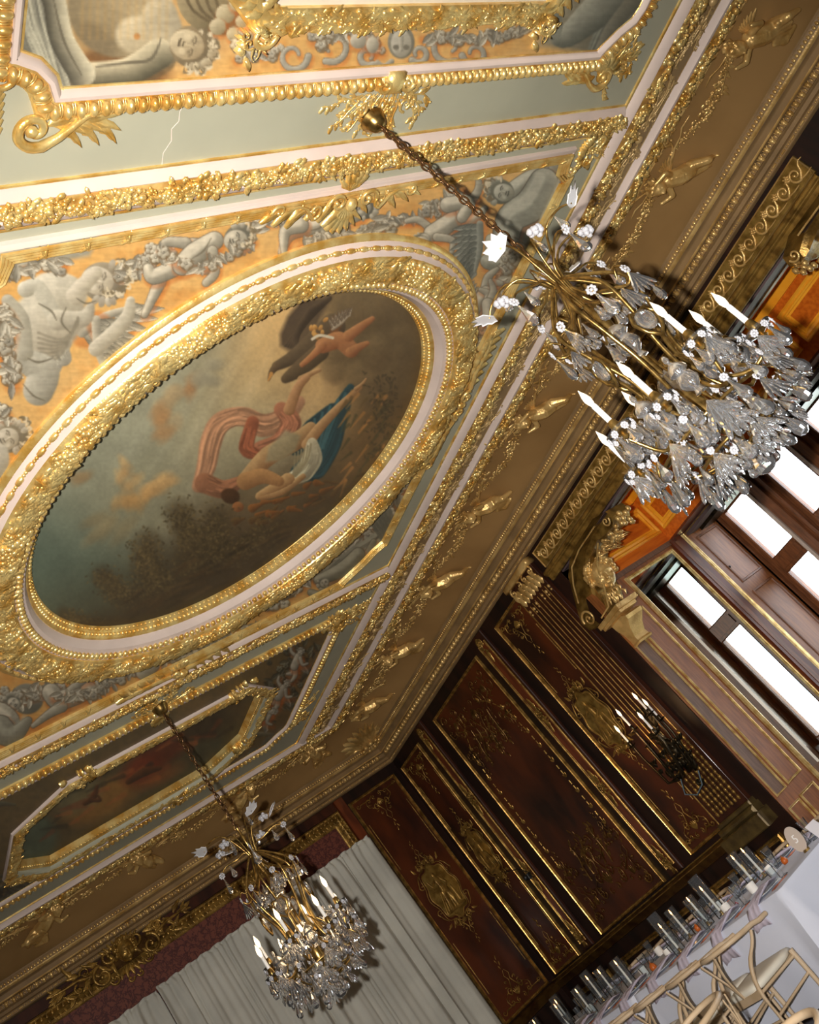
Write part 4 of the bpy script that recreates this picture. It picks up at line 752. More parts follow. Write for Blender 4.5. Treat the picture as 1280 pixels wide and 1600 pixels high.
t5 = struct(t5.build('trim_5', PINK)); f5.build('carved_fruit', GOLD, t5, smooth=180, stuff=True); g5.build('gilt_line', GOLD, t5)
# the painted ochre band between the two side borders with its gilt filigree
t6 = MB(); 
for x0, x1 in ((5.195, 5.40), (2 * XC - 5.40, 2 * XC - 5.195)): t6.box(x0, x1, yb0, yb1, ZC - .012, ZC, xf_w)
t6 = struct(t6.build('trim_6', BAND)); fg = MB()
for k, y in enumerate(np.arange(.55, 9.2, .86)):
    for sg in (1, -1):
        for q in range(5): twig(fg, 5.30 + .02 * (q % 2), y + sg * .05 * q, sg * PI / 2 + (q - 2) * .25, .24, lambda P: xf_ceil(P + np.array([0, 0, .012])), k * 10 + q + (50 if sg > 0 else 0), .008)
        fg.spiral(5.27, y + sg * .09, .045, 0, .9, .007, .028, xf_ceil, sgn=sg); fg.spiral(5.335, y + sg * .13, .04, PI, .9, .006, .028, xf_ceil, sgn=-sg)
    fg.blob((5.3, y, .025), (.03, .03, .02), None, xf_ceil, ICO2)
fg.build('gilt_filigree', mat('soft_band_gilding', (190, 160, 108), .4, .3), t6, smooth=180, stuff=True)
# cross beams between the compartments
for n_, (yc_, a_) in enumerate(((2.115, 0), (6.375, 1))):
    w2 = .088; xs0, xs1 = 2 * XC - 4.99, 4.99; half = cprof((0, 0), (.004, .010), (.02, .022), (.038, .032), (.045, .036), (.05, .03), (.055, .028), (.122, .028), (.127, .03), (.132, .036), (.139, .032), (.157, .022), (.172, .010), (.176, 0))
    tb = trim(7 + n_, PINK, [[(xs1, yc_ - w2), (xs0, yc_ - w2)]], [(-a, h) for a, h in half], xf_w, closed=False)
    fb = MB(); fruitband(fb, (xs0, yc_), (xs1, yc_), .085, .045, xf_ceil, 11 + n_, h0=.03, dens=1.7); fb.build('carved_fruit', GOLD, tb, smooth=180, stuff=True)
    g_ = MB(); g_.sweep([(xs1, yc_ - w2), (xs0, yc_ - w2)], [(-a, h) for a, h in cprof((.052, .028), (.06, .032), (.088, .036), (.115, .032), (.124, .028))], xf_w, closed=False)
    for u in (-w2 - .003, w2 + .003): g_.box(xs0, xs1, yc_ + u - .004, yc_ + u + .004, ZC - .012, ZC, xf_w)
    g_.build('gilt_line', GOLD, tb)
# ------------------------------------------------------------------ middle compartment: frame, surround and the round painting
RO = 1.70; CXo, CYo = 3.035, 4.26
cx0, cx1, cy0, cy1 = 2 * XC - 4.80, 4.80, 2.262, 6.23
ns = .30                                                   # concave corner notch size
def notched(x0, y0, x1, y1, s_):
    q = lambda cx, cy, a0: [(cx + s_ * math.cos(a), cy + s_ * math.sin(a)) for a in np.linspace(a0, a0 - PI / 2, 8)]
    # far (high y) corners are notched with a drawn-in curve, near corners get a short curved ear
    P = [(x0 + .10, y0), (x1 - .10, y0), (x1 - .10, y0 + .07), (x1 - .085, y0 + .12), (x1 - .04, y0 + .15), (x1, y0 + .15)]
    P += [(x1, y1 - .34), (x1 - .05, y1 - .34), (x1 - .10, y1 - .30), (x1 - .17, y1 - .20), (x1 - .25, y1 - .12), (x1 - .32, y1 - .05), (x1 - .32, y1)]
    P += [(x0 + .32, y1), (x0 + .32, y1 - .05), (x0 + .25, y1 - .12), (x0 + .17, y1 - .20), (x0 + .10, y1 - .30), (x0 + .05, y1 - .34), (x0, y1 - .34)]
    P += [(x0, y0 + .15), (x0 + .04, y0 + .15), (x0 + .085, y0 + .12), (x0 + .10, y0 + .07)]
    return P
NP = notched(cx0, cy0, cx1, cy1, ns)
def inpoly(P, x, y):
    P = np.asarray(P); r = np.zeros(x.shape, bool)
    for i in range(len(P)): (ax, ay), (bx, by) = P[i], P[(i + 1) % len(P)]; r ^= ((ay > y) != (by > y)) & (x < (bx - ax) * (y - ay) / (by - ay + 1e-9) + ax)
    return r
frame2 = trim(9, PINK, [NP], cprof((-.004, 0), (0, .018), (.012, .024), (.022, .026), (.026, .02)))
mb = MB()
for k in range(4): mb.sweep(NP, [(.026 + .0155 * k + .00775 * (1 - math.cos(a)), ZC - .012 - .004 * (4 - k) - .014 * math.sin(a)) for a in np.linspace(0, PI, 5)], xf_w)
mb.sweep(NP, cprof((.088, .016), (.09, .004), (.091, 0)), xf_w); mb.build('gilt_reeding', GOLD, frame2)
rb = MB(); xr = MB()
def ribbon(mb, x, y, dx, dy):
    nx_, ny_ = -dy, dx
    for s1 in (1, -1):
        mb.tube([(x + nx_ * .026 + dx * -.018 * s1, y + ny_ * .026 + dy * -.018 * s1, ZC - .026), (x + nx_ * .057, y + ny_ * .057, ZC - .043), (x + nx_ * .09 + dx * .018 * s1, y + ny_ * .09 + dy * .018 * s1, ZC - .022)], [.005, .009, .005], 6, xf_w, flat=.6)
ribme = None
rbm = MB(); ribbon(rbm, 0, 0, 1, 0); Vtmp = w3([(0, 0, ZC)])[0]
rib_mesh = rbm.mesh('ribbon_tie', GOLD, Vtmp, smooth=180)
for x in np.arange(1.548, 4.65, .17): inst(rib_mesh, 'ribbon_tie', frame2, w3([(x, cy0, ZC)])[0])
for y in np.arange(2.65, 5.75, .17):
    if abs(y - 4.27) > .65: inst(rib_mesh, 'ribbon_tie', frame2, w3([(cx1, y, ZC)])[0], rotm(0, 0, PI / 2)); 
for x in np.arange(1.75, 4.4, .17):
    if abs(x - 3.03) > .35: inst(rib_mesh, 'ribbon_tie', frame2, w3([(x, cy1, ZC)])[0], rotm(0, 0, PI))
inner2 = [(x, y) for x, y in NP]
sur2 = painted('ceiling_canvas', cx0, cx1, cy0, cy1, ZC - .006, .0056, G, lambda x, y: inpoly(NP, x, y) & (np.hypot(x - CXo, y - CYo) > RO - .05))
tag(sur2, 'ochre canvas of grey winged women, children and garlands surrounding the round painting', 'painting')
# ring frame: swept profile on a circle
def ring(prof, n=180): a = np.linspace(0, 2 * PI, n, endpoint=False); return a
def ringmesh(prof, n=200):
    mb = MB(); prof = np.array(prof); a = np.arange(n) * 2 * PI / n; m = len(prof)
    V = np.stack([CXo + prof[None, :, 0] * np.cos(a)[:, None], CYo + prof[None, :, 0] * np.sin(a)[:, None], np.broadcast_to(ZC - prof[None, :, 1], (n, m))], -1).reshape(-1, 3)
    i = np.repeat(np.arange(n), m - 1); j = np.tile(np.arange(m - 1), n); i2 = (i + 1) % n
    return mb.add(w3(V), np.column_stack([i * m + j, i * m + j + 1, i2 * m + j + 1, i2 * m + j]))
tondo = thing('round_ceiling_painting', w3([(CXo, CYo, ZC - .02)])[0], 'huge round sky painting with a dark bird and trees in a gilded ring frame', 'painting')
painted('canvas', CXo - 1.33, CXo + 1.33, CYo - 1.33, CYo + 1.33, ZC + .05 - .0, .0062, O, lambda x, y: np.hypot(x - CXo, y - CYo) < 1.325, tondo)
# (the green ceiling slab is pierced by the recess of the round painting)
bpy.data.objects.remove(bpy.data.objects['ceiling'])
def slab_with_holes():
    mb = MB(); n = 96; a = np.linspace(0, 2 * PI, n, endpoint=False); R = 1.36
    sq = []
    for t in a:
        c, s_ = math.cos(t), math.sin(t); k = 1.45 / max(abs(c), abs(s_)); sq.append((CXo + c * k, CYo + s_ * k))
    ci = np.column_stack([CXo + R * np.cos(a), CYo + R * np.sin(a)]); V = np.vstack([np.column_stack([ci, np.full(n, ZC)]), np.column_stack([np.array(sq), np.full(n, ZC)])])
    mb.add(w3(V), [(i, (i + 1) % n, n + (i + 1) % n, n + i) for i in range(n)])
    x0, x1, y0, y1 = CXo - 1.45, CXo + 1.45, CYo - 1.45, CYo + 1.45
    ox0, ox1, oy0, oy1 = O8
    for a0, a1, b0, b1 in ((X0 - .3, x0, Y0 - .3, 6.6), (x1, XW + .3, Y0 - .3, 6.6), (x0, x1, Y0 - .3, y0), (x0, x1, y1, 6.6), (X0 - .3, ox0, 6.6, YB + .3), (ox1, XW + .3, 6.6, YB + .3), (ox0, ox1, 6.6, oy0), (ox0, ox1, oy1, YB + .3)):
        mb.quad([(a0, b0, ZC), (a1, b0, ZC), (a1, b1, ZC), (a0, b1, ZC)], xf_w)
    mb.box(X0 - .3, XW + .3, Y0 - .3, YB + .3, ZC + .2, ZC + .3, xf_w); return mb
O8 = (3.03 - 1.08, 3.03 + 1.08, 7.92 - .72, 7.92 + .72)
struct(slab_with_holes().build('ceiling', GREEN, smooth=None))
ringmesh([(1.70, 0), (1.70, .02), (1.69, .032), (1.675, .037), (1.668, .03)]).build('outer_moulding', GOLD, tondo)
ringmesh([(1.675, .03), (1.668, .04), (1.655, .052), (1.632, .066), (1.612, .08), (1.605, .085)]).build('pink_outer_cove', PINK, tondo)
ringmesh([(1.612, .078), (1.606, .09), (1.595, .096), (1.57, .106), (1.53, .112), (1.49, .106), (1.465, .095), (1.452, .088), (1.448, .075)]).build('carved_torus', GOLD, tondo)
ringmesh([(1.452, .080), (1.44, .074), (1.43, .068), (1.385, .054), (1.37, .034), (1.358, .010), (1.355, .0)]).build('pink_inner_cove', PINK, tondo)
ringmesh([(1.360, .006), (1.352, .010), (1.340, .002), (1.322, -.03), (1.302, -.045), (1.30, -.055)]).build('inner_moulding', GOLD, tondo)
MBr = MB(); reelm = MB().tube([(-.026 * K, 0, 0), (-.02 * K, 0, 0), (0, 0, 0), (.02 * K, 0, 0), (.026 * K, 0, 0)], np.array([.006, .0125, .0145, .0125, .006]) * K, 8).mesh('reel', GOLD, smooth=180)
small = MB().blob((0, 0, 0), (.006 * K, .012 * K, .010 * K), None, xf_id).mesh('bead', GOLD, smooth=180)
for k in range(118):
    a = math.radians(-126.73 + k * 360 / 118.0); p = (CXo + 1.648 * math.cos(a), CYo + 1.648 * math.sin(a), ZC - .062)
    vis = -1.5 < p[0] - 2.2
    inst(reelm, 'reel', tondo, w3([p])[0], rotm(0, 0, a + PI / 2))
    for q in (.4, .6): a2 = a + math.radians(3.05 * q); MBr.blob((CXo + 1.648 * math.cos(a2), CYo + 1.648 * math.sin(a2), ZC - .062), (.011, .011, .010), None, xf_w)
MBr.build('reel_bead', GOLD, tondo, smooth=180, stuff=True)
eg = MB().blob((0, 0, 0), (.019 * K, .025 * K, .020 * K), None, xf_id, ICO1).mesh('bead', GOLD, smooth=180)
NB = 216
for k in range(NB): a = 2 * PI * k / NB; inst(eg, 'bead', tondo, w3([(CXo + 1.425 * math.cos(a), CYo + 1.425 * math.sin(a), ZC - .072)])[0], rotm(0, 0, a + PI / 2))
il = MB()
for k in range(250):
    a = 2 * PI * k / 250; ca, sa = math.cos(a), math.sin(a)
    il.blob((CXo + 1.332 * ca, CYo + 1.332 * sa, ZC + .012), np.array([.016, .009, .014]), rotm(0, 0, a), xf_w); il.blob((CXo + 1.312 * ca, CYo + 1.312 * sa, ZC + .036), np.array([.008, .008, .008]), None, xf_w)
il.build('leaf_course', GOLD, tondo, smooth=180, stuff=True)
# floral crest: acanthus clumps alternating with fruit and husks
fl_ = MB(); rg = np.random.default_rng(4)
for k in range(6500):
    a = rg.uniform(0, 2 * PI); ph = (a * 14 / (2 * PI)) % 1; r = 1.532 + rg.uniform(-.06, .062); hh_ = .110 - ((r - 1.53) / .07) ** 2 * .02; x = CXo + r * math.cos(a); y = CYo + r * math.sin(a)
    if ph < .2: fl_.leaf(x, y, a + PI / 2 + rg.normal() * .5 + (1 if r > 1.53 else -1) * .6, rg.uniform(.05, .08), .014, .02, xf_ceil, hh_, rg.uniform(-.3, .3), 5)
    elif ph < .6 and rg.random() < .75: q = rg.uniform(.009, .02); fl_.blob((x, y, hh_ + .008), (q, q, q), None, xf_ceil)
    else: fl_.leaf(x, y, a + PI / 2 + rg.choice([0, PI]) + rg.uniform(-.7, .7), rg.uniform(.03, .05), .010, .016, xf_ceil, hh_, rg.uniform(-.5, .5), 4)
for k in range(70):
    a = 2 * PI * k / 70
    fl_.spiral(CXo + 1.50 * math.cos(a), CYo + 1.50 * math.sin(a), .04, a, .8, .007, .112, xf_ceil, sgn=1 if k % 2 else -1, n=12, nt=5)
fl_.build('carved_foliage', GOLD, tondo, smooth=180, stuff=True)
# ------------------------------------------------------------------ first and third compartments
def beadframe(n, yn, yf, flip):
    """bead frame around a compartment; yn: edge next to the beam, yf: the other edge"""
    s_ = 1 if yf > yn else -1
    def P(x, y): return (x, yn + s_ * y)
    L = abs(yf - yn)
    e1 = [(4.50, 0), (4.53, .05), (4.60, .13), (4.69, .20), (4.72, .29)] if n == 0 else [(4.68, 0), (4.68, .2)]
    e2 = [(4.72, L - .29), (4.69, L - .20), (4.60, L - .13), (4.53, L - .05), (4.50, L)]
    if n == 0: el = [(1.50, 0), (1.49, .03), (1.47, .08), (1.43, .12), (1.37, .145), (1.33, .15), (1.33, .3)]
    else: el = [(2 * XC - 4.68, 0), (2 * XC - 4.68, .2)]
    pts = [P(*q) for q in e1] + [P(*q) for q in e2] + [P(2 * XC - q[0], q[1]) for q in e2[::-1]] + [P(*q) for q in el[::-1]]
    return pts
bead_me = MB().blob((0, 0, 0), (.0165 * K, .029 * K, .026 * K), None, xf_id, ICO2).mesh('bead', GOLD, smooth=180)
OCT = []
for n, (yn, yf, oc) in enumerate(((1.742, -.30, .57), (6.765, 8.84, 7.92))):
    P = beadframe(n, yn, yf, 0); ar = sum(P[i][0] * P[(i + 1) % len(P)][1] - P[(i + 1) % len(P)][0] * P[i][1] for i in range(len(P)))
    if ar < 0: P = P[::-1]
    fr_ = trim(10 + n, PINK, [P], cprof((.034, .014), (.036, .028), (.05, .03), (.062, .022), (.07, .006), (.072, 0)) if 1 else 0)
    MB().sweep(P, cprof((-.034, 0), (-.032, .012), (-.02, .02), (.02, .02), (.036, .016)), xf_w).build('gilt_bed', GOLD, fr_); MB().sweep(P, cprof((.07, .007), (.078, .010), (.084, 0)), xf_w).build('gilt_line', GOLD, fr_)
    pts, an = resample(P, .0462); sm = MB(); cnt = 0
    for (x, y), a in zip(pts, an):
        if y < .6: continue
        inst(bead_me, 'bead', fr_, w3([(x, y, ZC - .028)])[0], rotm(0, 0, a))
        c, s_ = math.cos(a), math.sin(a)
        for u in (-.004, .004): sm.tube([(x + c * (.0231 + u) - s_ * w_, y + s_ * (.0231 + u) + c * w_, ZC - .024 - .012 * (1 - (w_ / .026) ** 2)) for w_ in (-.026, -.012, 0, .012, .026)], .0035, 5, xf_w)
    sm.build('bead_spacers', GOLD, fr_, smooth=180, stuff=True)
    # octagonal inner painting and its frame
    ox, oy, ch = 1.05, .66, .31
    oct_ = [(XC - ox + ch, oc - oy), (XC + ox - ch, oc - oy), (XC + ox, oc - oy + ch), (XC + ox, oc + oy - ch), (XC + ox - ch, oc + oy), (XC - ox + ch, oc + oy), (XC - ox, oc + oy - ch), (XC - ox, oc - oy + ch)]
    if n == 0: yo = 1.40; oct_ = [(2.25, -.1), (3.93, -.1), (4.25, .25), (4.25, 1.05), (3.87, yo), (2.30, yo), (1.92, 1.05), (1.92, .25)]
    OCT.append(oct_)
    lab = ('ochre canvas with reclining grey figure, fruit basket and strapwork at the top', 'dim canvas of grey figures and leaves around the dark octagonal painting')[n]
    sc_ = painted('ceiling_canvas', 1.2, 4.85, min(yn, yf), max(yn, yf), ZC - .006, (.0085 if n else .0062), G3 if n else G, lambda x, y: inpoly(P, x, y) & ~inpoly(oct_, x, y) & (y > .3)); tag(sc_, lab, 'painting')
    if n == 0:
        pc = MB().add(w3([(x, y, ZC - .004) for x, y in oct_]), [tuple(range(8))]).build('ceiling_panel', mat('pale_cream_panel', (232, 222, 200), .6, var=.04), smooth=None); tag(pc, 'pale cream field inside the gilt-framed octagon at the top of the view', 'panel')
        fo = MB(); fo.sweep(oct_, cprof((-.100, 0), (-.098, .018), (-.09, .026), (-.075, .028), (-.055, .044), (-.03, .05), (-.014, .044), (-.006, .03), (0, .026), (0, .0)), xf_w)
        fo = fo.build('octagon_frame', GOLD); tag(fo, 'wide gilt leaf-carved frame of the cream octagon at the top edge', 'frame')
        q = MB(); 
        for (x, y), a in zip(*resample([(oct_[4][0], yo + .05), (oct_[5][0], yo + .05)], .05, False)):
            pass
        crust(q, [(oct_[4][0], yo + .05), (oct_[5][0], yo + .05)], .085, 520, .016, xf_ceil, .038, 3, False)
        for sg, xx_ in ((1, 3.87), (-1, 2.30)):
            for (x, y), a in zip(*resample([(xx_ + sg * .03, yo + .02), (xx_ + sg * .45, yo - .38)], .05, False)): q.leaf(x, y, a + 1.2, .07, .018, .02, xf_ceil, .044, .3); q.leaf(x, y, a - 1.2, .07, .018, .02, xf_ceil, .044, .3)
            spray(q, xx_ + sg * .04, yo + .10, PI / 2, .13, xf_ceil, 5, .055); q.spiral(xx_ + sg * .02, yo + .09, .06, 0, .9, .012, .05, xf_ceil)
        q.build('acanthus_carving', GOLD, fo, smooth=180, stuff=True)
    else:
        op_ = thing('octagonal_ceiling_painting', w3([(XC, oc, ZC)])[0], 'dark octagonal painting in a carved gilt frame above the far chandelier', 'painting')
        cvs = painted('canvas', O8[0], O8[1], O8[2], O8[3], ZC + .05, .012, D8, lambda x, y: inpoly([(a, b) for a, b in oct_], x, y), op_)
        MB().sweep(oct_, cprof((-.105, 0), (-.10, .03), (-.085, .05), (-.06, .058), (-.045, .05)), xf_w).build('leaf_moulding', GOLD, op_)
        MB().sweep(oct_, cprof((-.040, .05), (-.032, .040), (-.022, .012), (-.02, 0)), xf_w).build('green_cove', GREEN, op_)
        MB().sweep(oct_, cprof((-.023, .012), (-.015, .016), (.0, .004), (.015, -.03), (.03, -.055)), xf_w).build('inner_moulding', GOLD, op_)
        MB().sweep([(a, b) for a, b in oct_], cprof((-.115, 0), (-.113, .022), (-.104, .03)), xf_w).build('pink_edge', PINK, op_)
        q = MB()
        crust(q, [(x + math.copysign(.062, x - XC), y + math.copysign(.062, y - oc)) for x, y in oct_], .07, 1500, .018, xf_ceil, .045, 4)
        for (x, y), a in zip(*resample(oct_, .03)): nx_, ny_ = math.sin(a), -math.cos(a); q.blob((x - nx_ * .003, y - ny_ * .003, .0), (.009, .009, .009), None, xf_ceil)
        for x, y, a in ((XC + .66, oc - .76, -.3), (XC - .66, oc - .76, PI + .3), (XC + 1.02, oc + .42, .6), (XC + .5, oc + .76, 1.6)): spray(q, x, y, a, .2, xf_ceil, 3, .06)
        q.build('acanthus_carving', GOLD, op_, smooth=180, stuff=True)
# ------------------------------------------------------------------ panelled walls
def frame_rect(mb, a0, a1, b0, b1, w, h, xf, steps=2):
    """moulded rectangle: stepped gilt moulding, outer edge at the given limits"""
    R = rect(a0, b0, a1, b1); pr = [(0, 0), (.002, h * .7), (w * .25, h), (w * .45, h * .75), (w * .5, h * .35), (w * .6, h * .3), (w * .68, h * .6), (w * .85, h * .65), (w, 0)]
    return mb.sweep(R, pr, xf)
NPAN = [0]
def relief_outline(sx, sy):
    P = []
    for t in np.linspace(0, 2 * PI, 72, endpoint=False):
        c, s_ = math.cos(t), math.sin(t); r = 1 / (abs(c) ** 3 + abs(s_) ** 3) ** (1 / 3); r *= 1 + .07 * math.cos(8 * t) - .05 * math.cos(4 * t + PI); P.append((sx * c * r, sy * s_ * r))
    return np.array(P)
def capsule(mb, a, b, ra, rb, n=8, fl=1.0):
    a = np.array(a, float); b = np.array(b, float); mb.tube([a, a + (b - a) * .5, b], [ra, (ra + rb) / 2, rb], n); mb.blob(a, (ra,) * 3, None, xf_id); mb.blob(b, (rb,) * 3, None, xf_id)
def relief_figure(seed):
    """standing draped figure, 1 unit tall, facing +z"""
    m = MB(); rg = np.random.default_rng(seed); s_ = 1 if seed % 2 else -1
    capsule(m, (.02 * s_, .80, 0), (0, .55, 0), .075, .085); capsule(m, (0, .55, 0), (0, .48, 0), .09, .09); m.blob((.03 * s_, .93, .02), (.05, .065, .055), None, xf_id, ICO2); capsule(m, (.02 * s_, .84, 0), (.03 * s_, .9, 0), .03, .03)
    capsule(m, (.05, .48, 0), (.10, .24, .03), .07, .05); capsule(m, (.10, .24, .03), (.08, .02, 0), .05, .03); capsule(m, (-.05, .48, 0), (-.08, .25, 0), .07, .05); capsule(m, (-.08, .25, 0), (-.10, .0, 0), .048, .03)
    capsule(m, (.09 * s_, .80, 0), (.24 * s_, .70, .03), .035, .03); capsule(m, (.24 * s_, .70, .03), (.30 * s_, .88, .04), .028, .02); capsule(m, (-.08 * s_, .80, 0), (-.18 * s_, .62, .03), .035, .03); capsule(m, (-.18 * s_, .62, .03), (-.06 * s_, .52, .06), .028, .02)
    for q in range(6): capsule(m, (-.14 + q * .05, .5, .0), (-.2 + q * .075 + .1 * s_, .05, .0), .028, .022)
    capsule(m, (-.25 * s_, .1, -.02), (-.22 * s_, .5, -.02), .05, .03); capsule(m, (-.3, .0, -.02), (.3, .0, -.02), .04, .04)
    return m
_f = {}
def fig_mesh(k):
    if k not in _f:
        o = voxel(relief_figure(k), 'relief_figure', DIMGOLD, .012); _f[k] = o.data; bpy.data.objects.remove(o)
    return _f[k]
def medallion(xf, a, b, sx, sy, k, label, gold=DIMGOLD):
    p, R = basis(xf, a, b); t = thing('gilt_medallion', p, label, 'medallion', 'gilt medallions on the wall panels')
    O_ = relief_outline(sx, sy) + np.array([a, b])
    MB().prism(O_, 0, .022, xf, .004).build('plate', PLATE, t)
    f = MB(); P = np.column_stack([O_, np.full(len(O_), .022)]); f.tube(P, .007, 6, xf, closed=True); f.tube(np.column_stack([(O_ - (a, b)) * 1.12 + (a, b), np.full(len(O_), .014)]), .004, 5, xf, closed=True)
    for sg in (1, -1):
        for s2 in (1, -1):
            f.spiral(a + sg * sx * .55, b + s2 * sy * 1.12, .032, PI / 2 * s2, .9, .006, .02, xf, sgn=sg * s2); f.spiral(a + sg * sx * 1.12, b + s2 * sy * .55, .036, 0 if sg > 0 else PI, .8, .006, .018, xf, sgn=-sg * s2, lead=[(a + sg * sx * .95, b + s2 * sy * .95), (a + sg * sx * 1.15, b + s2 * sy * .8)])
            for q in range(3): f.leaf(a + sg * sx * (.3 + q * .3), b + s2 * sy * 1.05, (PI / 2 if s2 > 0 else -PI / 2) - sg * s2 * q * .4, .07, .012, .015, xf, .006, sg * .3)
    f.build('scroll_frame', gold, t, smooth=180)
    c = MB(); rinceau(c, a, b + sy * 1.24, PI / 2, .24, xf); c.build('crest', gold, t, smooth=180); c = MB(); rinceau(c, a, b - sy * 1.22, -PI / 2, .24, xf); c.build('apron', gold, t, smooth=180)
    me = fig_mesh(k % 3); H_ = sy * 1.5 * K; q = xf([(a, b - sy * .74, .028)])[0]
    Rm = np.array(R).copy()
    if abs(Rm[2, 1]) < .5: Rm = np.column_stack([R[:, 0], R[:, 1], R[:, 2]])
    up = np.array([0, 0, 1.0]); out = R[:, 2]; side = np.cross(up, out); Rm = np.column_stack([side, up, out])
    inst(me, 'relief_figure', t, q, Rm, (H_, H_, H_ * .45)); return t
PLATE = mat('olive_gilt_plate', (168, 138, 72), .34, .7, var2=(120, 92, 40), vscale=12, bump=.15, bscale=90)
def panel(xf, a0, a1, b0, b1, label, med=None, k=0, big=False):
    p, R = basis(xf, (a0 + a1) / 2, b0); t = thing('wall_panel', p, label, 'panel', 'tall mahogany panels')
    MB().bevbox(a0 + .01, a1 - .01, b0 + .01, b1 - .01, .006, .003, xf).build('field', WOODF, t)
    m = MB(); frame_rect(m, a0, a1, b0, b1, .034, .03, xf); m.build('gilt_moulding', GOLDM, t)
    o = MB()
    if not big:
        for s2, bb in ((1, b0), (-1, b1)):
            c = (a0 + a1) / 2; w = (a1 - a0); rinceau(o, c, bb + s2 * .16, PI / 2 * s2, .34, xf)
            for sg in (1, -1): o.spiral(c + sg * (w * .5 - .075), bb + s2 * .085, .03, 0, .9, .006, .014, xf, sgn=sg, lead=[(c + sg * .05, bb + s2 * .06), (c + sg * .1, bb + s2 * .09)])
        iw = .058
        for s2, bb, be in ((1, b0 + .30, (b0 + b1) / 2 - .42), (-1, b1 - .30, (b0 + b1) / 2 + .42)):
            for aa in (a0 + iw, a1 - iw): o.tube([(aa, bb, .012), (aa, be, .012)], .0045, 5, xf)
        o.build('corner_scrolls', DIMGOLD, t, smooth=180)
    else:
        path = [(a0 + .13, b0 + .62), (a0 + .13, b1 - .85), (a0 + .17, b1 - .55), (a0 + .30, b1 - .36), (a0 + .44, b1 - .26)]
        c = (a0 + a1) / 2; pl = MB()
        for sg in (1, -1):
            Q = [(c - sg * (c - x), y) for x, y in path]
            pts, an = resample(Q, .055, False)
            for i, ((x, y), a_) in enumerate(zip(pts, an)):
                if i % 3 == 0: pl.leaf(x, y, a_ + sg * .5, .05, .011, .014, xf, .006); pl.leaf(x, y, a_ - sg * .5, .04, .01, .014, xf, .006)
                else: pl.tube([(x - .02 * math.cos(a_), y - .02 * math.sin(a_), .012), (x + .02 * math.cos(a_), y + .02 * math.sin(a_), .012)], .006, 5, xf)
        pl.build('beaded_garland_line', GOLDM, t, smooth=180)
        for s2, bb in ((1, b0), (-1, b1)):
            rinceau(o, c, bb + s2 * .32, PI / 2 * s2, .50, xf); rinceau(o, c, bb + s2 * .62, -PI / 2 * s2, .34, xf)
            for sg in (1, -1):
                rinceau(o, c + sg * .36, bb + s2 * .24, PI / 2 * s2 - sg * .5, .36, xf); rinceau(o, c + sg * .42, bb + s2 * .56, PI / 2 * s2, .24, xf); o.spiral(c + sg * .47, bb + s2 * .12, .06, 0, 1, .007, .013, xf, sgn=sg)
                for q in range(2): twig(o, c + sg * (.12 + q * .09), bb + s2 * (.42 - q * .03), PI / 2 * s2 - sg * .3, .34, xf, q + (9 if sg > 0 else 0), .012)
        o.build('corner_scrolls', CARVG, t, smooth=180)
    return t
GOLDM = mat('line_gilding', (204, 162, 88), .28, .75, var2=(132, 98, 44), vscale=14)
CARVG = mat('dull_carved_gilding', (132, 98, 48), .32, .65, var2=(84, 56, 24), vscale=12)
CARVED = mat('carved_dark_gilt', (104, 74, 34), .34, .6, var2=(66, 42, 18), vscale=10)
panel(xf_right, 9.56, 10.11, .93, 3.43, 'narrow dark panel on the window wall nearest the room corner', k=1)
panel(xf_right, 7.84, 9.065, .935, 3.43, 'widest dark mahogany panel with a beaded gilt garland line', big=True)
panel(xf_right, 6.83, 7.35, .955, 3.43, 'narrow dark panel beside the fluted pilaster, behind the candle sconce', k=2)
panel(xf_back, 5.59, 6.26, .92, 3.44, 'dark panel on the back wall between the grey drape and the room corner', k=3)
medallion(xf_right, 9.82, 2.20, .135, .24, 1, 'small olive-gold medallion near the room corner on the window wall')
medallion(xf_right, 7.09, 2.21, .15, .255, 2, 'gold medallion with a draped figure left of the lit sconce')
medallion(xf_back, 5.915, 2.19, .165, .27, 0, 'pale gold medallion with a relief figure beside the grey drape')
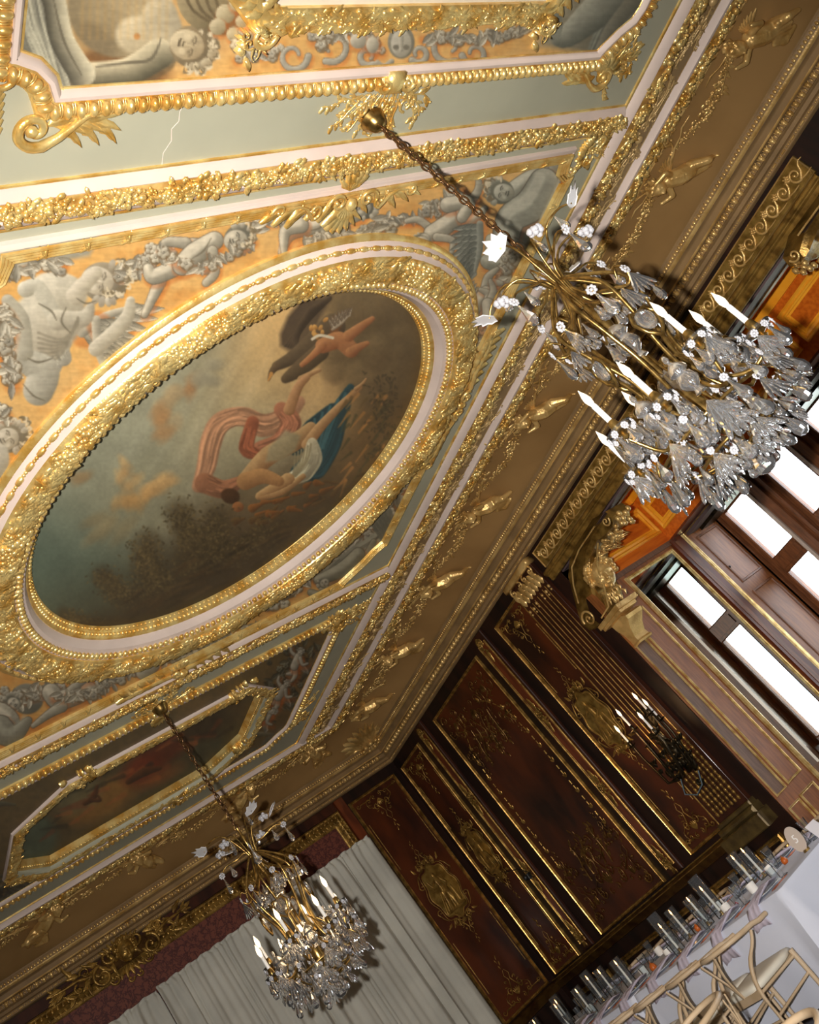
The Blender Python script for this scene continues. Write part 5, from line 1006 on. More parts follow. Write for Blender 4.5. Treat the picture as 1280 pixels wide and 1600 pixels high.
# narrow pilaster strips with gilt lines and foliage bosses
def strip(a0, a1, zs, label):
    p, R = basis(xf_right, (a0 + a1) / 2, .95); t = thing('gilt_strip', p, label, 'pilaster strip', 'narrow pilaster strips')
    MB().bevbox(a0 - .035, a1 + .035, .93, 3.54, .03, .008, xf_right).build('board', WOOD, t)
    MB().bevbox(a0 + .018, a1 - .018, 1.0, 3.44, .034, .002, xf_right).build('inlay', WOODR, t)
    m = MB(); 
    for a in (a0, a1): m.tube([(a, 1.0, .036), (a, 3.44, .036)], .0085, 6, xf_right); m.tube([(a + (.016 if a == a0 else -.016), 1.0, .033), (a + (.016 if a == a0 else -.016), 3.44, .033)], .004, 5, xf_right)
    m.build('gilt_line', GOLDM, t, smooth=180)
    c = (a0 + a1) / 2
    for i, z in enumerate(zs):
        q = MB(); d = -PI / 2 if i == 0 else PI / 2; L_ = .17
        xo = lambda P: xf_right(P + np.array([0, 0, .036]))
        for j in range(16):
            rr = np.random.default_rng(j + i * 20); u = rr.uniform(-1, 1); q.leaf(c + rr.uniform(-.035, .035) * (1 - abs(u) * .5), z + u * .09, rr.uniform(0, 2 * PI), .05, .012, .014, xo, .004, rr.uniform(-.5, .5))
        for j in range(9): rr = np.random.default_rng(j + 90); q.blob((c + rr.uniform(-.03, .03), z + rr.uniform(-.05, .05), .012), (.012,) * 3, None, xo)
        for s_ in ((1, -1) if 0 < i < 3 else ((-1,) if i == 0 else (1,))): q.leaf(c, z + s_ * .05, s_ * PI / 2, .14, .022, .018, xo, .006); q.spiral(c - .03, z, .028, 0, .9, .006, .014, xo); q.spiral(c + .03, z, .028, PI, .9, .006, .014, xo, sgn=-1)
        q.build('foliage_boss', DIMGOLD, t, smooth=180)
strip(9.295, 9.41, (3.42, 2.62, 1.74, 1.05), 'gilt-lined pilaster strip between the corner panel and the widest panel')
strip(7.565, 7.70, (3.42, 2.60, 1.80, 1.03), 'gilt-lined pilaster strip between the widest panel and the sconce panel')
# fluted pilaster
p_, R_ = basis(xf_right, 6.60, .77); pil = thing('fluted_pilaster', p_, 'dark fluted pilaster with gilt flutes, a gold capital and a stepped gold base', 'pilaster')
MB().bevbox(6.39, 6.815, 1.0, 3.50, .045, .002, xf_right).build('shaft', WOOD, pil)
fl_ = MB(); cb = MB()
for k in range(7):
    a = 6.445 + k * .052; fl_.tube([(a, 1.70, .046), (a, 3.25, .046)], .0048, 5, xf_right)
    for q in range(14):
        z = 1.04 + q * .047; cb.tube([(a, z, .046), (a, z + .012, .046), (a, z + .024, .046), (a, z + .036, .046)], [.008, .015, .015, .008], 6, xf_right); cb.blob((a, z + .043, .048), (.010, .005, .010), None, xf_right)
fl_.build('flute_line', GOLDM, pil, smooth=180); cb.build('cabling', DIMGOLD, pil, smooth=180, stuff=True)
b_ = MB(); b_.bevbox(6.37, 6.835, .96, 1.0, .075, .01, xf_right); b_.bevbox(6.35, 6.855, .90, .96, .11, .02, xf_right); b_.bevbox(6.32, 6.88, .78, .90, .14, .01, xf_right); b_.build('base', mat('olive_base', (104, 86, 46), .45, .4, var2=(76, 60, 32), vscale=8), pil)
c_ = MB(); c_.bevbox(6.36, 6.84, 3.47, 3.53, .11, .015, xf_right)
for sg in (1, -1):
    c_.spiral(6.60 + sg * .17, 3.43, .045, PI / 2, 1.1, .011, .075, xf_right, sgn=-sg); c_.spiral(6.60 + sg * .05, 3.43, .035, PI / 2, 1.1, .009, .07, xf_right, sgn=sg)
    for q in range(3): c_.blob((6.60 + sg * (.06 + .07 * q), 3.22 - .012 * (q % 2), .05), (.015, .02, .015), None, xf_right); c_.blob((6.60 + sg * (.06 + .07 * q), 3.185 - .012 * (q % 2), .05), (.010, .014, .010), None, xf_right)
for q in range(7):
    for zz, L_ in ((3.27, .10), (3.34, .09)): c_.leaf(6.42 + q * .06 + (.03 if zz > 3.3 else 0), zz, PI / 2, L_, .026, .035, xf_right, .045)
c_.build('capital', OLDGOLD, pil, smooth=180)
# chair rail, dado panels
rl = MB(); pr = [(-.05, 0), (-.045, .03), (-.02, .04), (0, .05), (.02, .06), (.035, .05), (.045, .03), (.05, 0)]
rl.sweep([(YB, .865), (6.85, .865)], [(-a, h) for a, h in pr[::-1]], xf_right, closed=False); rl.sweep([(XW, .865), (5.48, .865)], [(-a, h) for a, h in pr[::-1]], xf_back, closed=False)
rl = struct(rl.build('trim_20', mat('chair_rail_gilt', (92, 66, 30), .35, .5, var2=(60, 34, 18), vscale=8)))
gl = MB(); gl.tube([(6.85, .915, .035), (YB, .915, .035)], .006, 5, xf_right); gl.tube([(6.85, .885, .058), (YB, .885, .058)], .004, 5, xf_right); gl.build('gilt_line', DIMGOLD, rl)
for a0, a1 in ((6.42, 6.78), (6.95, 7.45), (7.75, 9.1), (9.35, 10.1)):
    m = MB(); frame_rect(m, a0, a1, .20, .70, .05, .035, xf_right); o = m.build('dado_moulding', GOLDM, rl)
    q = MB(); spray(q, (a0 + a1) / 2 - .05, .42, 0, .22, xf_right, 3, .02); spray(q, (a0 + a1) / 2 + .05, .48, PI, .22, xf_right, 4, .02); q.build('dado_scrolls', DIMGOLD, rl, smooth=180)
# bead line and dark frieze board under the cornice come from the wall itself
# ------------------------------------------------------------------ back wall: damask panel, gilt frame, cartouche
bw = thing('damask_panel', w3([(3.03, YB, .1)])[0], 'wine-red damask wall panel in a carved gold frame, mostly behind the drape', 'wall panel')
MB().bevbox(.70, 5.36, .1, 3.40, .02, .004, xf_back).build('damask', DAMASK, bw)
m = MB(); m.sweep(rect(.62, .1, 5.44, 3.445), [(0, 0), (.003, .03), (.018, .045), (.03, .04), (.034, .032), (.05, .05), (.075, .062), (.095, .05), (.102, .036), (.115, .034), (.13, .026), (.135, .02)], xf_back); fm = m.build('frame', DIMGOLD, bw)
q = MB()
for (x, y), a in list(zip(*resample([(5.368, 2.6), (5.368, 3.372), (.9, 3.372)], .05, False))): q.leaf(x, y, a + 1.1, .05, .014, .016, xf_back, .05, .5); q.leaf(x, y, a - 1.1, .05, .014, .016, xf_back, .05, -.5)
q.build('frame_carving', DIMGOLD, bw, smooth=180, stuff=True)
sbox_ = MB().box(5.45, 5.56, 0.1, 3.54, 0, .035, lambda P: xf_back(np.asarray(P))).build('trim_21', WOODR); struct(sbox_)
MB().box(.6, 5.44, 3.45, 3.54, 0, .02, xf_back).build('trim_22', WOOD); struct(bpy.data.objects['trim_22'])
# mask builder shared by cartouche and consoles
def headmb(r=1.0, hair=True, seed=0, lo=-.15):
    """face towards +z, crown towards +y, radius about r"""
    m = MB(); m.blob((0, .05, 0), (.78, .98, .85), None, xf_id, ICO3); m.blob((0, -.35, .12), (.55, .5, .6), None, xf_id, ICO2); m.blob((0, -.78, .45), (.2, .16, .2), None, xf_id, ICO2)
    m.blob((0, .32, .55), (.5, .2, .25), None, xf_id, ICO2); capsule(m, (0, .22, .82), (0, -.22, 1.02), .09, .14); m.blob((.13, -.25, .88), (.08, .07, .09), None, xf_id); m.blob((-.13, -.25, .88), (.08, .07, .09), None, xf_id)
    for sg in (1, -1):
        m.blob((sg * .36, -.2, .55), (.26, .24, .24), None, xf_id, ICO2); capsule(m, (sg * .12, .26, .82), (sg * .5, .2, .62), .07, .06); m.blob((sg * .3, .06, .70), (.13, .085, .1), None, xf_id, ICO2)
    capsule(m, (-.17, -.46, .78), (.17, -.46, .78), .065, .065); capsule(m, (-.12, -.56, .74), (.12, -.56, .74), .07, .07)
    if hair:
        rg = np.random.default_rng(seed)
        for i in range(60):
            t = rg.uniform(-.12 * PI, 1.12 * PI); z = rg.uniform(-.5, .38); rr = .95 + .12 * rg.random(); m.blob((rr * math.cos(t) * .95, .15 + rr * math.sin(t), z), (rg.uniform(.12, .24),) * 3, None, xf_id)
    return m
def placed(mb, T):
    out = MB(); out.c = [(T(v), f) for v, f in mb.c]; return out
def headT(pos, up, out, r):
    up = np.array(up, float); out = np.array(out, float); out /= np.linalg.norm(out); up -= out * (up @ out); up /= np.linalg.norm(up); sd = np.cross(up, out); R = np.column_stack([sd, up, out]); P0 = w3([pos])[0]
    return lambda V: (np.asarray(V) * r * K) @ R.T + P0
ct = thing('gilt_cartouche', w3([(2.88, YB, 3.4)])[0], 'openwork gold cartouche with a small mask in its middle, below the back cornice', 'ornament')
xo = lambda P: xf_back(np.asarray(P, float).reshape(-1, 3) + np.array([0, 0, .07]))
hd = placed(headmb(1, True, 3), headT((2.88, YB - .17, 3.45), (0, 0, 1), (0, -1, -.35), .098)); voxel(hd, 'mask', DIMGOLD, .007, ct)
m = MB(); c0, z0 = 2.88, 3.44
for sg in (1, -1):
    for (dx, dz, r, a0, tn, th, s_) in ((.14, .07, .075, PI, 1.0, .017, 1), (.24, -.05, .095, PI / 2, 1.3, .018, -1), (.36, .06, .05, 0, .9, .012, 1), (.16, -.13, .05, 0, .9, .013, -1), (.46, -.03, .045, PI / 2, .9, .010, -1), (.05, -.2, .035, PI, .8, .010, 1)):
        m.spiral(c0 + sg * dx, z0 + dz, r, a0 if sg > 0 else PI - a0, tn, th, .03, xo, sgn=s_ * sg, n=30)
    for q in range(16): rr = np.random.default_rng(q); m.leaf(c0 + sg * (.08 + q * .036), z0 + rr.uniform(-.09, .09), (0 if sg > 0 else PI) + rr.uniform(-1.2, 1.2), rr.uniform(.09, .15), .024, .03, xo, .012, rr.uniform(-.5, .5))
    m.tube([(c0 + sg * .3, z0 + .0, .02), (c0 + sg * .45, z0 + .04, .03), (c0 + sg * .56, z0 + .04, .03), (c0 + sg * .66, z0 + .05, .02)], [.018, .014, .012, .008], 6, xo)
    for q in range(4): m.leaf(c0 + sg * .62, z0 + .045, (0 if sg > 0 else PI) + (q - 1.5) * .5, .10, .016, .02, xo, .01)
for q in range(9): m.leaf(c0 + (q - 4) * .03, z0 + .08, PI / 2 - (q - 4) * .22, .09, .016, .03, xo, .02)
for q in range(5): m.leaf(c0 + (q - 2) * .03, z0 - .08, -PI / 2 + (q - 2) * .3, .11, .02, .025, xo, .02)
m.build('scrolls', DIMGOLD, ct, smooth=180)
m = MB().prism(np.array([(c0 + .3 * math.cos(t) * 1.5, z0 + .07 * math.sin(t)) for t in np.linspace(0, 2 * PI, 28, endpoint=False)]), -.06, .01, xo).build('back_plate', CARVED, ct)
# drapes
def drape(x0, x1, z1, z0, yoff, amp, seed, label):
    n = int((x1 - x0) * 110); rg = np.random.default_rng(seed); x = np.linspace(x0, x1, n); ph = np.cumsum(rg.uniform(.5, 1.6, n)) * .16; zz = np.array([z1 + .012, z1, z1 - .012, z1 - .025, z1 - .05, z1 - .12, z1 - .4, z1 - 1.0, z1 - 1.8, z0])
    V = []
    wv = (1 - 2 * np.abs(np.sin(ph * .9))) * (.55 + .45 * np.sin(ph * .31 + 1)) + .5 * np.sin(ph * .37); fine = np.sin(ph * 5.1)
    for k, z in enumerate(zz):
        a = (0, .12, .3, .1, .4, .8, 1, 1, 1, 1)[k]; f = (.7, .8, .9, .7, .6, .5, .42, .36, .3, .25)[k]
        V.append(np.column_stack([x + (.004 * np.sin(ph * .7) * k), np.full(n, yoff) + amp * a * wv + amp * .45 * f * fine - (.012 if k in (1, 2) else 0), z + .006 * np.sin(ph * 2.2) * (k < 2)]))
    V = np.vstack([np.column_stack([v[:, 0], v[:, 2], v[:, 1]]) for v in V]); m_ = len(zz); i, j = np.meshgrid(np.arange(m_ - 1), np.arange(n - 1)); i = i.ravel(); j = j.ravel()
    mb = MB().add(xf_back(V), np.column_stack([i * n + j, i * n + j + 1, (i + 1) * n + j + 1, (i + 1) * n + j])); o = mb.build('drape', CURT, smooth=180); sd = o.modifiers.new('s', 'SOLIDIFY'); sd.thickness = .006
    o['kind'] = 'x'; del o['kind']; tag(o, label, 'curtain'); return o
drape(2.965, 5.50, 3.04, .05, .13, .034, 1, 'right-hand pale grey pleated drape reaching to the dark panel')
drape(.45, 2.955, 3.022, .05, .14, .034, 2, 'left-hand pale grey pleated drape cut by the lower picture edge')
cp = MB(); cp.tube([(.45, 3.0, .10), (5.5, 3.0, .10)], .012, 6, xf_back); cp = cp.build('drape_pole', BLACK); tag(cp, 'thin hidden pole carrying the two grey drapes', 'pole')
# ------------------------------------------------------------------ bay opening: frieze, architrave, consoles
fz = thing('scroll_frieze', w3([(XW, 4.25, 3.34)])[0], 'long gold frieze board of running wave scrolls above the bay window', 'frieze')
MB().bevbox(2.20, 6.295, 3.335, 3.515, .022, .004, xf_right).build('board', PLATE, fz)
m = MB(); frame_rect(m, 2.20, 6.295, 3.335, 3.515, .022, .034, xf_right); m.build('gilt_moulding', OLDGOLD, fz)
for k, y in enumerate(np.arange(2.287, 6.27, .1342)):
    q = MB(); xo2 = lambda P: xf_right(np.asarray(P, float).reshape(-1, 3) + np.array([0, 0, .022]))
    q.spiral(y, 3.428, .050, -PI / 2, 1.25, .0095, .008, xo2, sgn=1, lead=[(y - .115, 3.462), (y - .085, 3.468), (y - .06, 3.45), (y - .045, 3.415), (y - .02, 3.394)], n=22)
    q.tube([(y - .10, 3.372, .006), (y - .05, 3.372, .006), (y + .0, 3.38, .006), (y + .035, 3.40, .006)], [.003, .006, .006, .003], 5, xo2)
    for j in range(3): q.blob((y + .045 + .012 * j, 3.452 + .01 * (j % 2), .01), (.012, .012, .01), None, xo2)
    for j in range(3): q.leaf(y + .04, 3.44, .3 + j * .5, .05, .011, .012, xo2, .004)
    q.build('wave_scroll', OLDGOLD, fz, smooth=180)
t = trim(23, DIMGOLD, [[(6.34, 3.235), (2.2, 3.235)]], [(-a, h) for a, h in ((.09, 0), (.088, .05), (.075, .062), (.06, .062), (.052, .05), (.045, .048), (.035, .03), (.01, .026), (0, .03), (-.015, .02), (-.015, 0))][::-1], xf_right, closed=False)
trim(24, PURP, [[(YJ, 0), (1.76, 0)]], [(0, 0)] + [(0, 0)], xf_id, closed=False) if 0 else None
struct(MB().box(XW + .02, XW + .15, 1.76, YJ, 3.205, 3.222, xf_w).build('trim_24', PURP)); struct(MB().box(XW + .15, XW + .20, 1.76, YJ, 3.195, 3.222, xf_w).build('trim_25', CARVED)); struct(MB().box(XW + .20, XW + .235, 1.76, YJ, 3.205, 3.222, xf_w).build('trim_26', DIMGOLD))
def console(sgn, label):
    yy_ = lambda y: y if sgn > 0 else 7.99 - y
    t = thing('scroll_console', w3([(6.33, yy_(6.2), 2.35)])[0], label, 'bracket', 'consoles under the bay lintel')
    prof = np.array([(6.22, 2.655), (6.31, 2.69), (6.33, 2.78), (6.25, 2.88), (6.17, 2.97), (6.06, 3.10), (5.92, 3.17), (5.75, 3.20), (5.41, 3.21), (5.27, 3.16), (5.25, 3.09), (5.31, 3.04), (5.42, 3.05), (5.55, 3.08), (5.72, 3.05), (5.86, 2.97), (5.93, 2.86), (5.96, 2.74), (6.02, 2.67), (6.12, 2.65)])
    def xs(P): P = np.asarray(P, float).reshape(-1, 3); return w3(np.column_stack([6.21 + P[:, 2], [yy_(v) for v in P[:, 0]], P[:, 1]]))
    b = MB(); b.prism(prof, 0, .25, xs, .02); n_ = len(prof); b.build('body', DIMGOLD, t)
    v = MB()
    for x in (-.006,):
        v.spiral(6.215, 2.755, .078, 0, 1.5, .012, x, xs, n=30); v.spiral(5.33, 3.11, .045, PI, 1.2, .009, x, xs, n=20); v.tube([(6.18, 2.90, x), (6.08, 3.02, x), (5.95, 3.12, x), (5.75, 3.155, x), (5.45, 3.16, x)], .008, 5, xs); v.tube([(6.1, 2.68, x), (5.95, 2.69, x), (5.85, 2.80, x), (5.72, 2.97, x), (5.55, 3.06, x)], .008, 5, xs)
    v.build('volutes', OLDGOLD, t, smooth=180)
    s_ = sgn; hd = placed(headmb(1, True, 8), headT((6.29, yy_(5.84), 2.90), (0, -s_ * .1, 1), (-.62, -s_ * .8, -.30), .128)); voxel(hd, 'mask', OLDGOLD, .009, t)
    g_ = MB(); rg = np.random.default_rng(12)
    for q in range(90):
        u = rg.uniform(0, 1); a = rg.uniform(-1, 1); yv = 5.46 + .22 * u; zv = 3.04 - .01 * u + rg.uniform(-.03, .04); xv = 6.33 + a * .13 * (1 - abs(a) * .1)
        if rg.random() < .5: r = rg.uniform(.012, .024); g_.blob((xv, yy_(yv), zv - .02), (r,) * 3, None, xf_w)
        else: P0 = np.array([xv, yy_(yv), zv - .01]); g_.tube([P0, P0 + (rg.uniform(-.03, .03), -s_ * .02, -.03), P0 + (rg.uniform(-.05, .05), -s_ * .05, -.045)], [.005, .014, .003], 5, xf_w, flat=.4)
    for q in range(24): a = rg.uniform(-.11, .11); P0 = np.array([6.34 + a, yy_(5.94 + rg.uniform(-.02, .03)), 2.78 + rg.uniform(-.05, .03)]); g_.tube([P0, P0 + (0, -s_ * .02, -.03), P0 + (0, -s_ * .0, -.06)], [.006, .013, .004], 5, xf_w)
    for q in range(14): P0 = np.array([6.33 + rg.uniform(-.1, .1), yy_(5.27 + rg.uniform(-.03, .05)), 3.05 + rg.uniform(-.05, .05)]); g_.blob(P0, (.025, .022, .03), None, xf_w)
    g_.build('flowers', OLDGOLD, t, smooth=180, stuff=True)
    k = MB(); yf0, yf1 = sorted((yy_(5.90), yy_(6.226)))
    k.box(6.22, 6.50, yf0, yf1, 2.62, 2.66, xf_w); yf0, yf1 = sorted((yy_(5.94), yy_(6.226))); k.box(6.25, 6.48, yf0, yf1, 2.595, 2.62, xf_w)
    lev = [(2.595, .16, .115), (2.57, .20, .11), (2.54, .19, .105), (2.48, .12, .085), (2.42, .08, .075), (2.38, .085, .08), (2.365, .10, .09), (2.35, .09, .085)]
    V = [(x, yy_(y), z) for z, d, hw in lev for x, y in ((6.46 - hw, 6.226), (6.46 - hw, 6.226 - d), (6.46 + hw, 6.226 - d), (6.46 + hw, 6.226))]
    k.add(w3(V), [(i * 4 + j, i * 4 + (j + 1) % 4, i * 4 + 4 + (j + 1) % 4, i * 4 + 4 + j) for i in range(len(lev) - 1) for j in range(4)])
    k.build('capital_block', OLDGOLD, t, smooth=20)
    return t
console(1, 'gold scroll console with a flower-crowned mask at the near corner of the bay')
console(-1, 'far gold scroll console under the bay lintel, partly behind the near chandelier')
bo = MB(); rg = np.random.default_rng(2)
for q in range(26): P0 = np.array([6.30 + rg.uniform(-.05, .05), 4.86 + rg.uniform(-.06, .06), 3.16 + rg.uniform(-.06, .03)]); bo.blob(P0, (.026, .022, .03), None, xf_w)
for q in range(8): bo.leaf(4.86, 3.18, q * PI / 4, .1, .022, .04, xf_right, .04)
bo = bo.build('foliage_boss', OLDGOLD, smooth=180); tag(bo, 'small gold foliage boss on the lintel edge behind the near chandelier', 'ornament')
# ------------------------------------------------------------------ bay interior
struct(MB().box(XW + .22, XB, YJ - .012, YJ, 2.93, 3.5, xf_w).build('trim_27', ORANGE2))
def opanel(xf, a0, a1, b0, b1, label):
    p, _ = basis(xf, (a0 + a1) / 2, b0); t = thing('varnished_panel', p, label, 'panel', 'orange panels above the bay window')
    MB().sweep(rect(a0, b0, a1, b1), [(0, .012), (.004, .03), (.02, .036), (.03, .028), (.034, .020), (.05, .030), (.06, .028), (.066, .016), (.085, .014), (.092, .012)], xf).build('moulding', ORANGE, t); MB().bevbox(a0 + .08, a1 - .08, b0 + .08, b1 - .08, .015, .002, xf).build('field', ORANGE2, t)
opanel(xf_jamb, 6.72, 7.685, 3.04, 3.37, 'orange varnished panel on the bay side wall above the tall mirror')
opanel(xf_bay, 3.86, 6.15, 3.04, 3.36, 'long orange varnished panel over the windows, behind the chandelier'); opanel(xf_bay, 1.86, 3.79, 3.04, 3.36, 'orange varnished panel at the right picture edge')
struct(MB().box(XW + .22, XB, YJ - .03, YJ - .012, 3.42, 3.5, xf_w).build('trim_28', ORANGE)); struct(MB().box(XB - .03, XB, 1.76, YJ, 3.42, 3.5, xf_w).build('trim_29', ORANGE)); struct(MB().box(XW + .22, XB + .02, YJ - .02, YJ - .01, 2.90, 2.945, xf_w).build('trim_30', BROWN2))
struct(MB().box(6.36, 6.84, YJ - .006, YJ, .1, 2.93, xf_w).build('trim_31', BROWN))
lp = thing('jamb_panel', w3([(6.46, YJ, .88)])[0], 'narrow oak jamb panel edged in ivory gilt beneath the scroll console', 'panel'); m = MB(); frame_rect(m, 6.385, 6.535, .88, 2.50, .016, .02, xf_jamb); m.build('moulding', IVORY, lp); MB().bevbox(6.40, 6.52, .895, 2.485, .008, .002, xf_jamb).build('field', BROWN2, lp)
lp = thing('jamb_panel', w3([(6.67, YJ, .88)])[0], 'second oak jamb panel edged in gilt, left of the tall mirror', 'panel'); m = MB(); frame_rect(m, 6.57, 6.785, .885, 2.60, .022, .022, xf_jamb); m.build('moulding', IVORY, lp); MB().bevbox(6.59, 6.765, .905, 2.58, .010, .002, xf_jamb).build('field', BROWN, lp)
lp = thing('jamb_panel', w3([(6.46, YJ, .2)])[0], 'low narrow gilt-edged jamb panel just above the white tables', 'panel'); m = MB(); frame_rect(m, 6.385, 6.545, .15, .78, .018, .02, xf_jamb); m.build('moulding', IVORY, lp); MB().bevbox(6.40, 6.53, .165, .765, .008, .002, xf_jamb).build('field', BROWN, lp)
lp = thing('jamb_panel', w3([(6.68, YJ, .2)])[0], 'low wider gilt-edged jamb panel at the right picture edge', 'panel'); m = MB(); frame_rect(m, 6.575, 6.79, .15, .79, .022, .022, xf_jamb); m.build('moulding', IVORY, lp); MB().bevbox(6.59, 6.775, .17, .77, .010, .002, xf_jamb).build('field', BROWN, lp)
mi = thing('wall_mirror', w3([(7.25, YJ, .75)])[0], 'tall gilt-edged mirror on the bay side wall reflecting the windows', 'mirror')
m = MB(); m.sweep(rect(6.865, .72, 7.625, 2.875), [(0, 0), (.003, .02), (.015, .028), (.02, .02), (.028, .026), (.036, .022), (.04, .012)], xf_jamb); m.build('frame', IVORY, mi); MB().add(xf_jamb([(6.90, .755, .012), (7.59, .755, .012), (7.59, 2.84, .012), (6.90, 2.84, .012)]), [(0, 1, 2, 3)]).build('mirror_glass', MIRROR, mi, smooth=None)
t = struct(MB().box(7.66, 7.83, YJ - .03, YJ, .1, 2.93, xf_w).build('trim_32', WOODR)); MB().box(7.70, 7.76, YJ - .034, YJ - .03, .1, 2.90, xf_w).build('groove', FRAMEW, t)
t = MB(); t.sweep([(7.87, .1), (7.87, 2.925)], [(-.035, 0), (-.03, .025), (-.015, .03), (-.008, .022), (.0, .028), (.015, .032), (.028, .02), (.03, 0)], xf_jamb, closed=False); struct(t.build('trim_33', IVORY))
lp = thing('reveal_panels', w3([(8.15, YJ, .75)])[0], 'brown oak window reveal with sunk panels beside the first window', 'panel')
MB().box(7.905, 8.42, YJ - .014, YJ, .1, 2.93, xf_w).build('board', BROWN, lp)
for z0, z1 in ((2.26, 2.84), (1.12, 2.16), (.2, 1.0)): m = MB(); m.sweep(rect(8.0, z0, 8.36, z1), [(0, .014), (.004, .022), (.02, .024), (.03, .006), (.05, .008)], xf_jamb); m.build('sunk_panel', FRAMEW, lp)
ko = MB(); ko.blob((8.02, 2.02 + .42, .02), (.012, .012, .014), None, xf_jamb, ICO2); ko.build('knob', BLACK, lp)
stp = MB(); stp.box(8.40, 8.425, YJ - .035, YJ - .0, .1, 2.92, xf_w); stp = struct(stp.build('trim_34', WHITEM)); sc2 = MB()
for z in np.arange(.5, 2.9, .24): sc2.blob((8.412, z, .036), (.005, .005, .004), None, xf_jamb)
sc2.build('screw', BLACK, stp, smooth=180)
# recess head above the windows
struct(MB().box(XB + .0, 8.5, 1.76, YJ, 2.93, 2.95, xf_w).build('trim_35', WOODR)); struct(MB().box(7.93, 8.10, 1.76, YJ, 2.885, 2.93, xf_w).build('trim_36', PURP)); struct(MB().box(8.14, 8.40, 1.76, YJ, 2.86, 2.93, xf_w).build('trim_37', BRONZE))
rp = MB()
for y in np.arange(3.0, YJ, .02): rp.blob((7.90, y, 2.915), (.008, .011, .008), None, xf_w)
rp = struct(rp.build('trim_38', DIMGOLD, smooth=180))
# windows
cols = [(5.78 - .667 * k, 6.13 - .667 * k) for k in range(6)]
for k, (a, b) in enumerate(cols):
    wf = MB(); xs0, xs1 = 8.46, 8.54
    wf.box(xs0, xs1, a - .05, a, .85, 2.93, xf_w); wf.box(xs0, xs1, b, b + .05, .85, 2.93, xf_w)
    wf.box(xs0, xs1, a, b, 2.86, 2.93, xf_w); wf.box(xs0, xs1, a, b, 2.09, 2.25, xf_w); wf.box(xs0, xs1, a, b, .75, .90, xf_w); wf.box(xs0 - .012, xs0, a + .02, b - .02, 2.12, 2.22, xf_w)
    for z0, z1 in ((2.25, 2.86), (.90, 2.09)): wf.sweep([(b, z0), (a, z0), (a, z1), (b, z1)][::-1], [(0, .0), (.004, .012), (.012, 0)], lambda P: w3(np.column_stack([xs0 - np.asarray(P)[:, 2], np.asarray(P)[:, 0], np.asarray(P)[:, 1]])))
    w_ = struct(wf.build('window_%d' % (k + 1), FRAMEW))
    for z0, z1 in ((2.25, 2.86), (.90, 2.09)): MB().add(w3([(8.50, a, z0), (8.50, b, z0), (8.50, b, z1), (8.50, a, z1)]), [(0, 1, 2, 3)]).build('glass_pane', PANE, w_, smooth=None)
for k in range(7):
    y = 6.13 + .05 if k == 0 else cols[k - 1][0] - .05; y0 = y if k else y; w0, w1 = (y0, y0 + .05) if k == 0 else (cols[k][1] + .05 if k < 6 else 1.76, y0)
    m = MB(); m.box(8.40, 8.54, w0, w1, .75, 2.93, xf_w)
    if k: m.box(8.36, 8.40, w0 + .06, w1 - .06, .75, 2.90, xf_w)
    t = struct(m.build('trim_%d' % (40 + k), FRAMEW))
    if k: MB().box(8.345, 8.40, w1 - .055, w1 - .02, .75, 2.90, xf_w).build('pale_edge', WHITEM, t)
# something pale and leafy beyond the glass, and ground
gd = struct(MB().box(8.7, 60, -40, 50, -6.2, -6, xf_w).build('ground_outside', mat('pale_ground', (150, 156, 140), .9)))
rg = np.random.default_rng(5)
for i, (tx, ty, s_) in enumerate(((34, 40, 5.0), (30, 55, 4.5), (44, 30, 5.5))):
    t = thing('tree', w3([(tx, ty, -6)])[0], ('pale green leafy tree far outside the bay, seen in the mirror', 'rounder distant tree outside behind the first', 'tallest distant tree outside towards the right')[i], 'tree'); tb = MB(); tb.tube([(tx, ty, -6), (tx + .1, ty, -3), (tx, ty, -1.5)], [.5, .35, .2], 7, xf_w); tb.build('trunk', BROWN2, t); c = MB()
    for q in range(500): d = rg.normal(size=3); d /= np.linalg.norm(d); rr = s_ * rg.random() ** .4 * .55; P0 = np.array([tx, ty, -.8]) + d * rr * (1, 1, .7); c.blob(P0, rg.uniform(.2, .45) * np.array([1, 1, .5]), rotm(*rg.uniform(0, 3, 3)), xf_w)
    c.build('foliage', mat('hazy_leaves_%d' % i, (150, 168, 138), .9), t, smooth=None)
# ------------------------------------------------------------------ gilded relief ornaments on the flat ceiling
def orn(name, mb, label, cat='ornament', group=None, m=GOLD):
    o = mb.build(name, m, smooth=180); tag(o, label, cat, group); return o
q = MB(); c0, z0 = 3.0, 2.32
for sg in (1, -1):
    q.spiral(c0 + sg * .09, z0 - .02, .055, 0 if sg > 0 else PI, 1.1, .012, .075, xf_ceil, sgn=-sg); q.spiral(c0 + sg * .20, z0 + .01, .045, PI / 2, .9, .009, .06, xf_ceil, sgn=sg, lead=[(c0 + sg * .36, z0 - .02), (c0 + sg * .30, z0 - .03), (c0 + sg * .25, z0 - .01)])
    q.spiral(c0 + sg * .40, z0 - .015, .04, PI, .9, .008, .055, xf_ceil, sgn=-sg)
    for k in range(6): q.leaf(c0 + sg * (.06 + .06 * k), z0, (0 if sg > 0 else PI) + sg * (.5 - .25 * (k % 3)), .12, .022, .03, xf_ceil, .03, sg * .3)
for k in range(7): q.leaf(c0, z0 + .02, PI / 2 + (k - 3) * .3, .15, .018, .035, xf_ceil, .035)
for k in range(5): q.leaf(c0, z0 - .05, -PI / 2 + (k - 2) * .4, .11, .016, .03, xf_ceil, .025)
q.blob((c0, z0, .07), (.03, .035, .025), None, xf_ceil, ICO2); orn('gilt_cresting', q, 'gilt shell-and-scroll cresting on the reeded frame above the round painting')
q = MB(); xc = 4.79
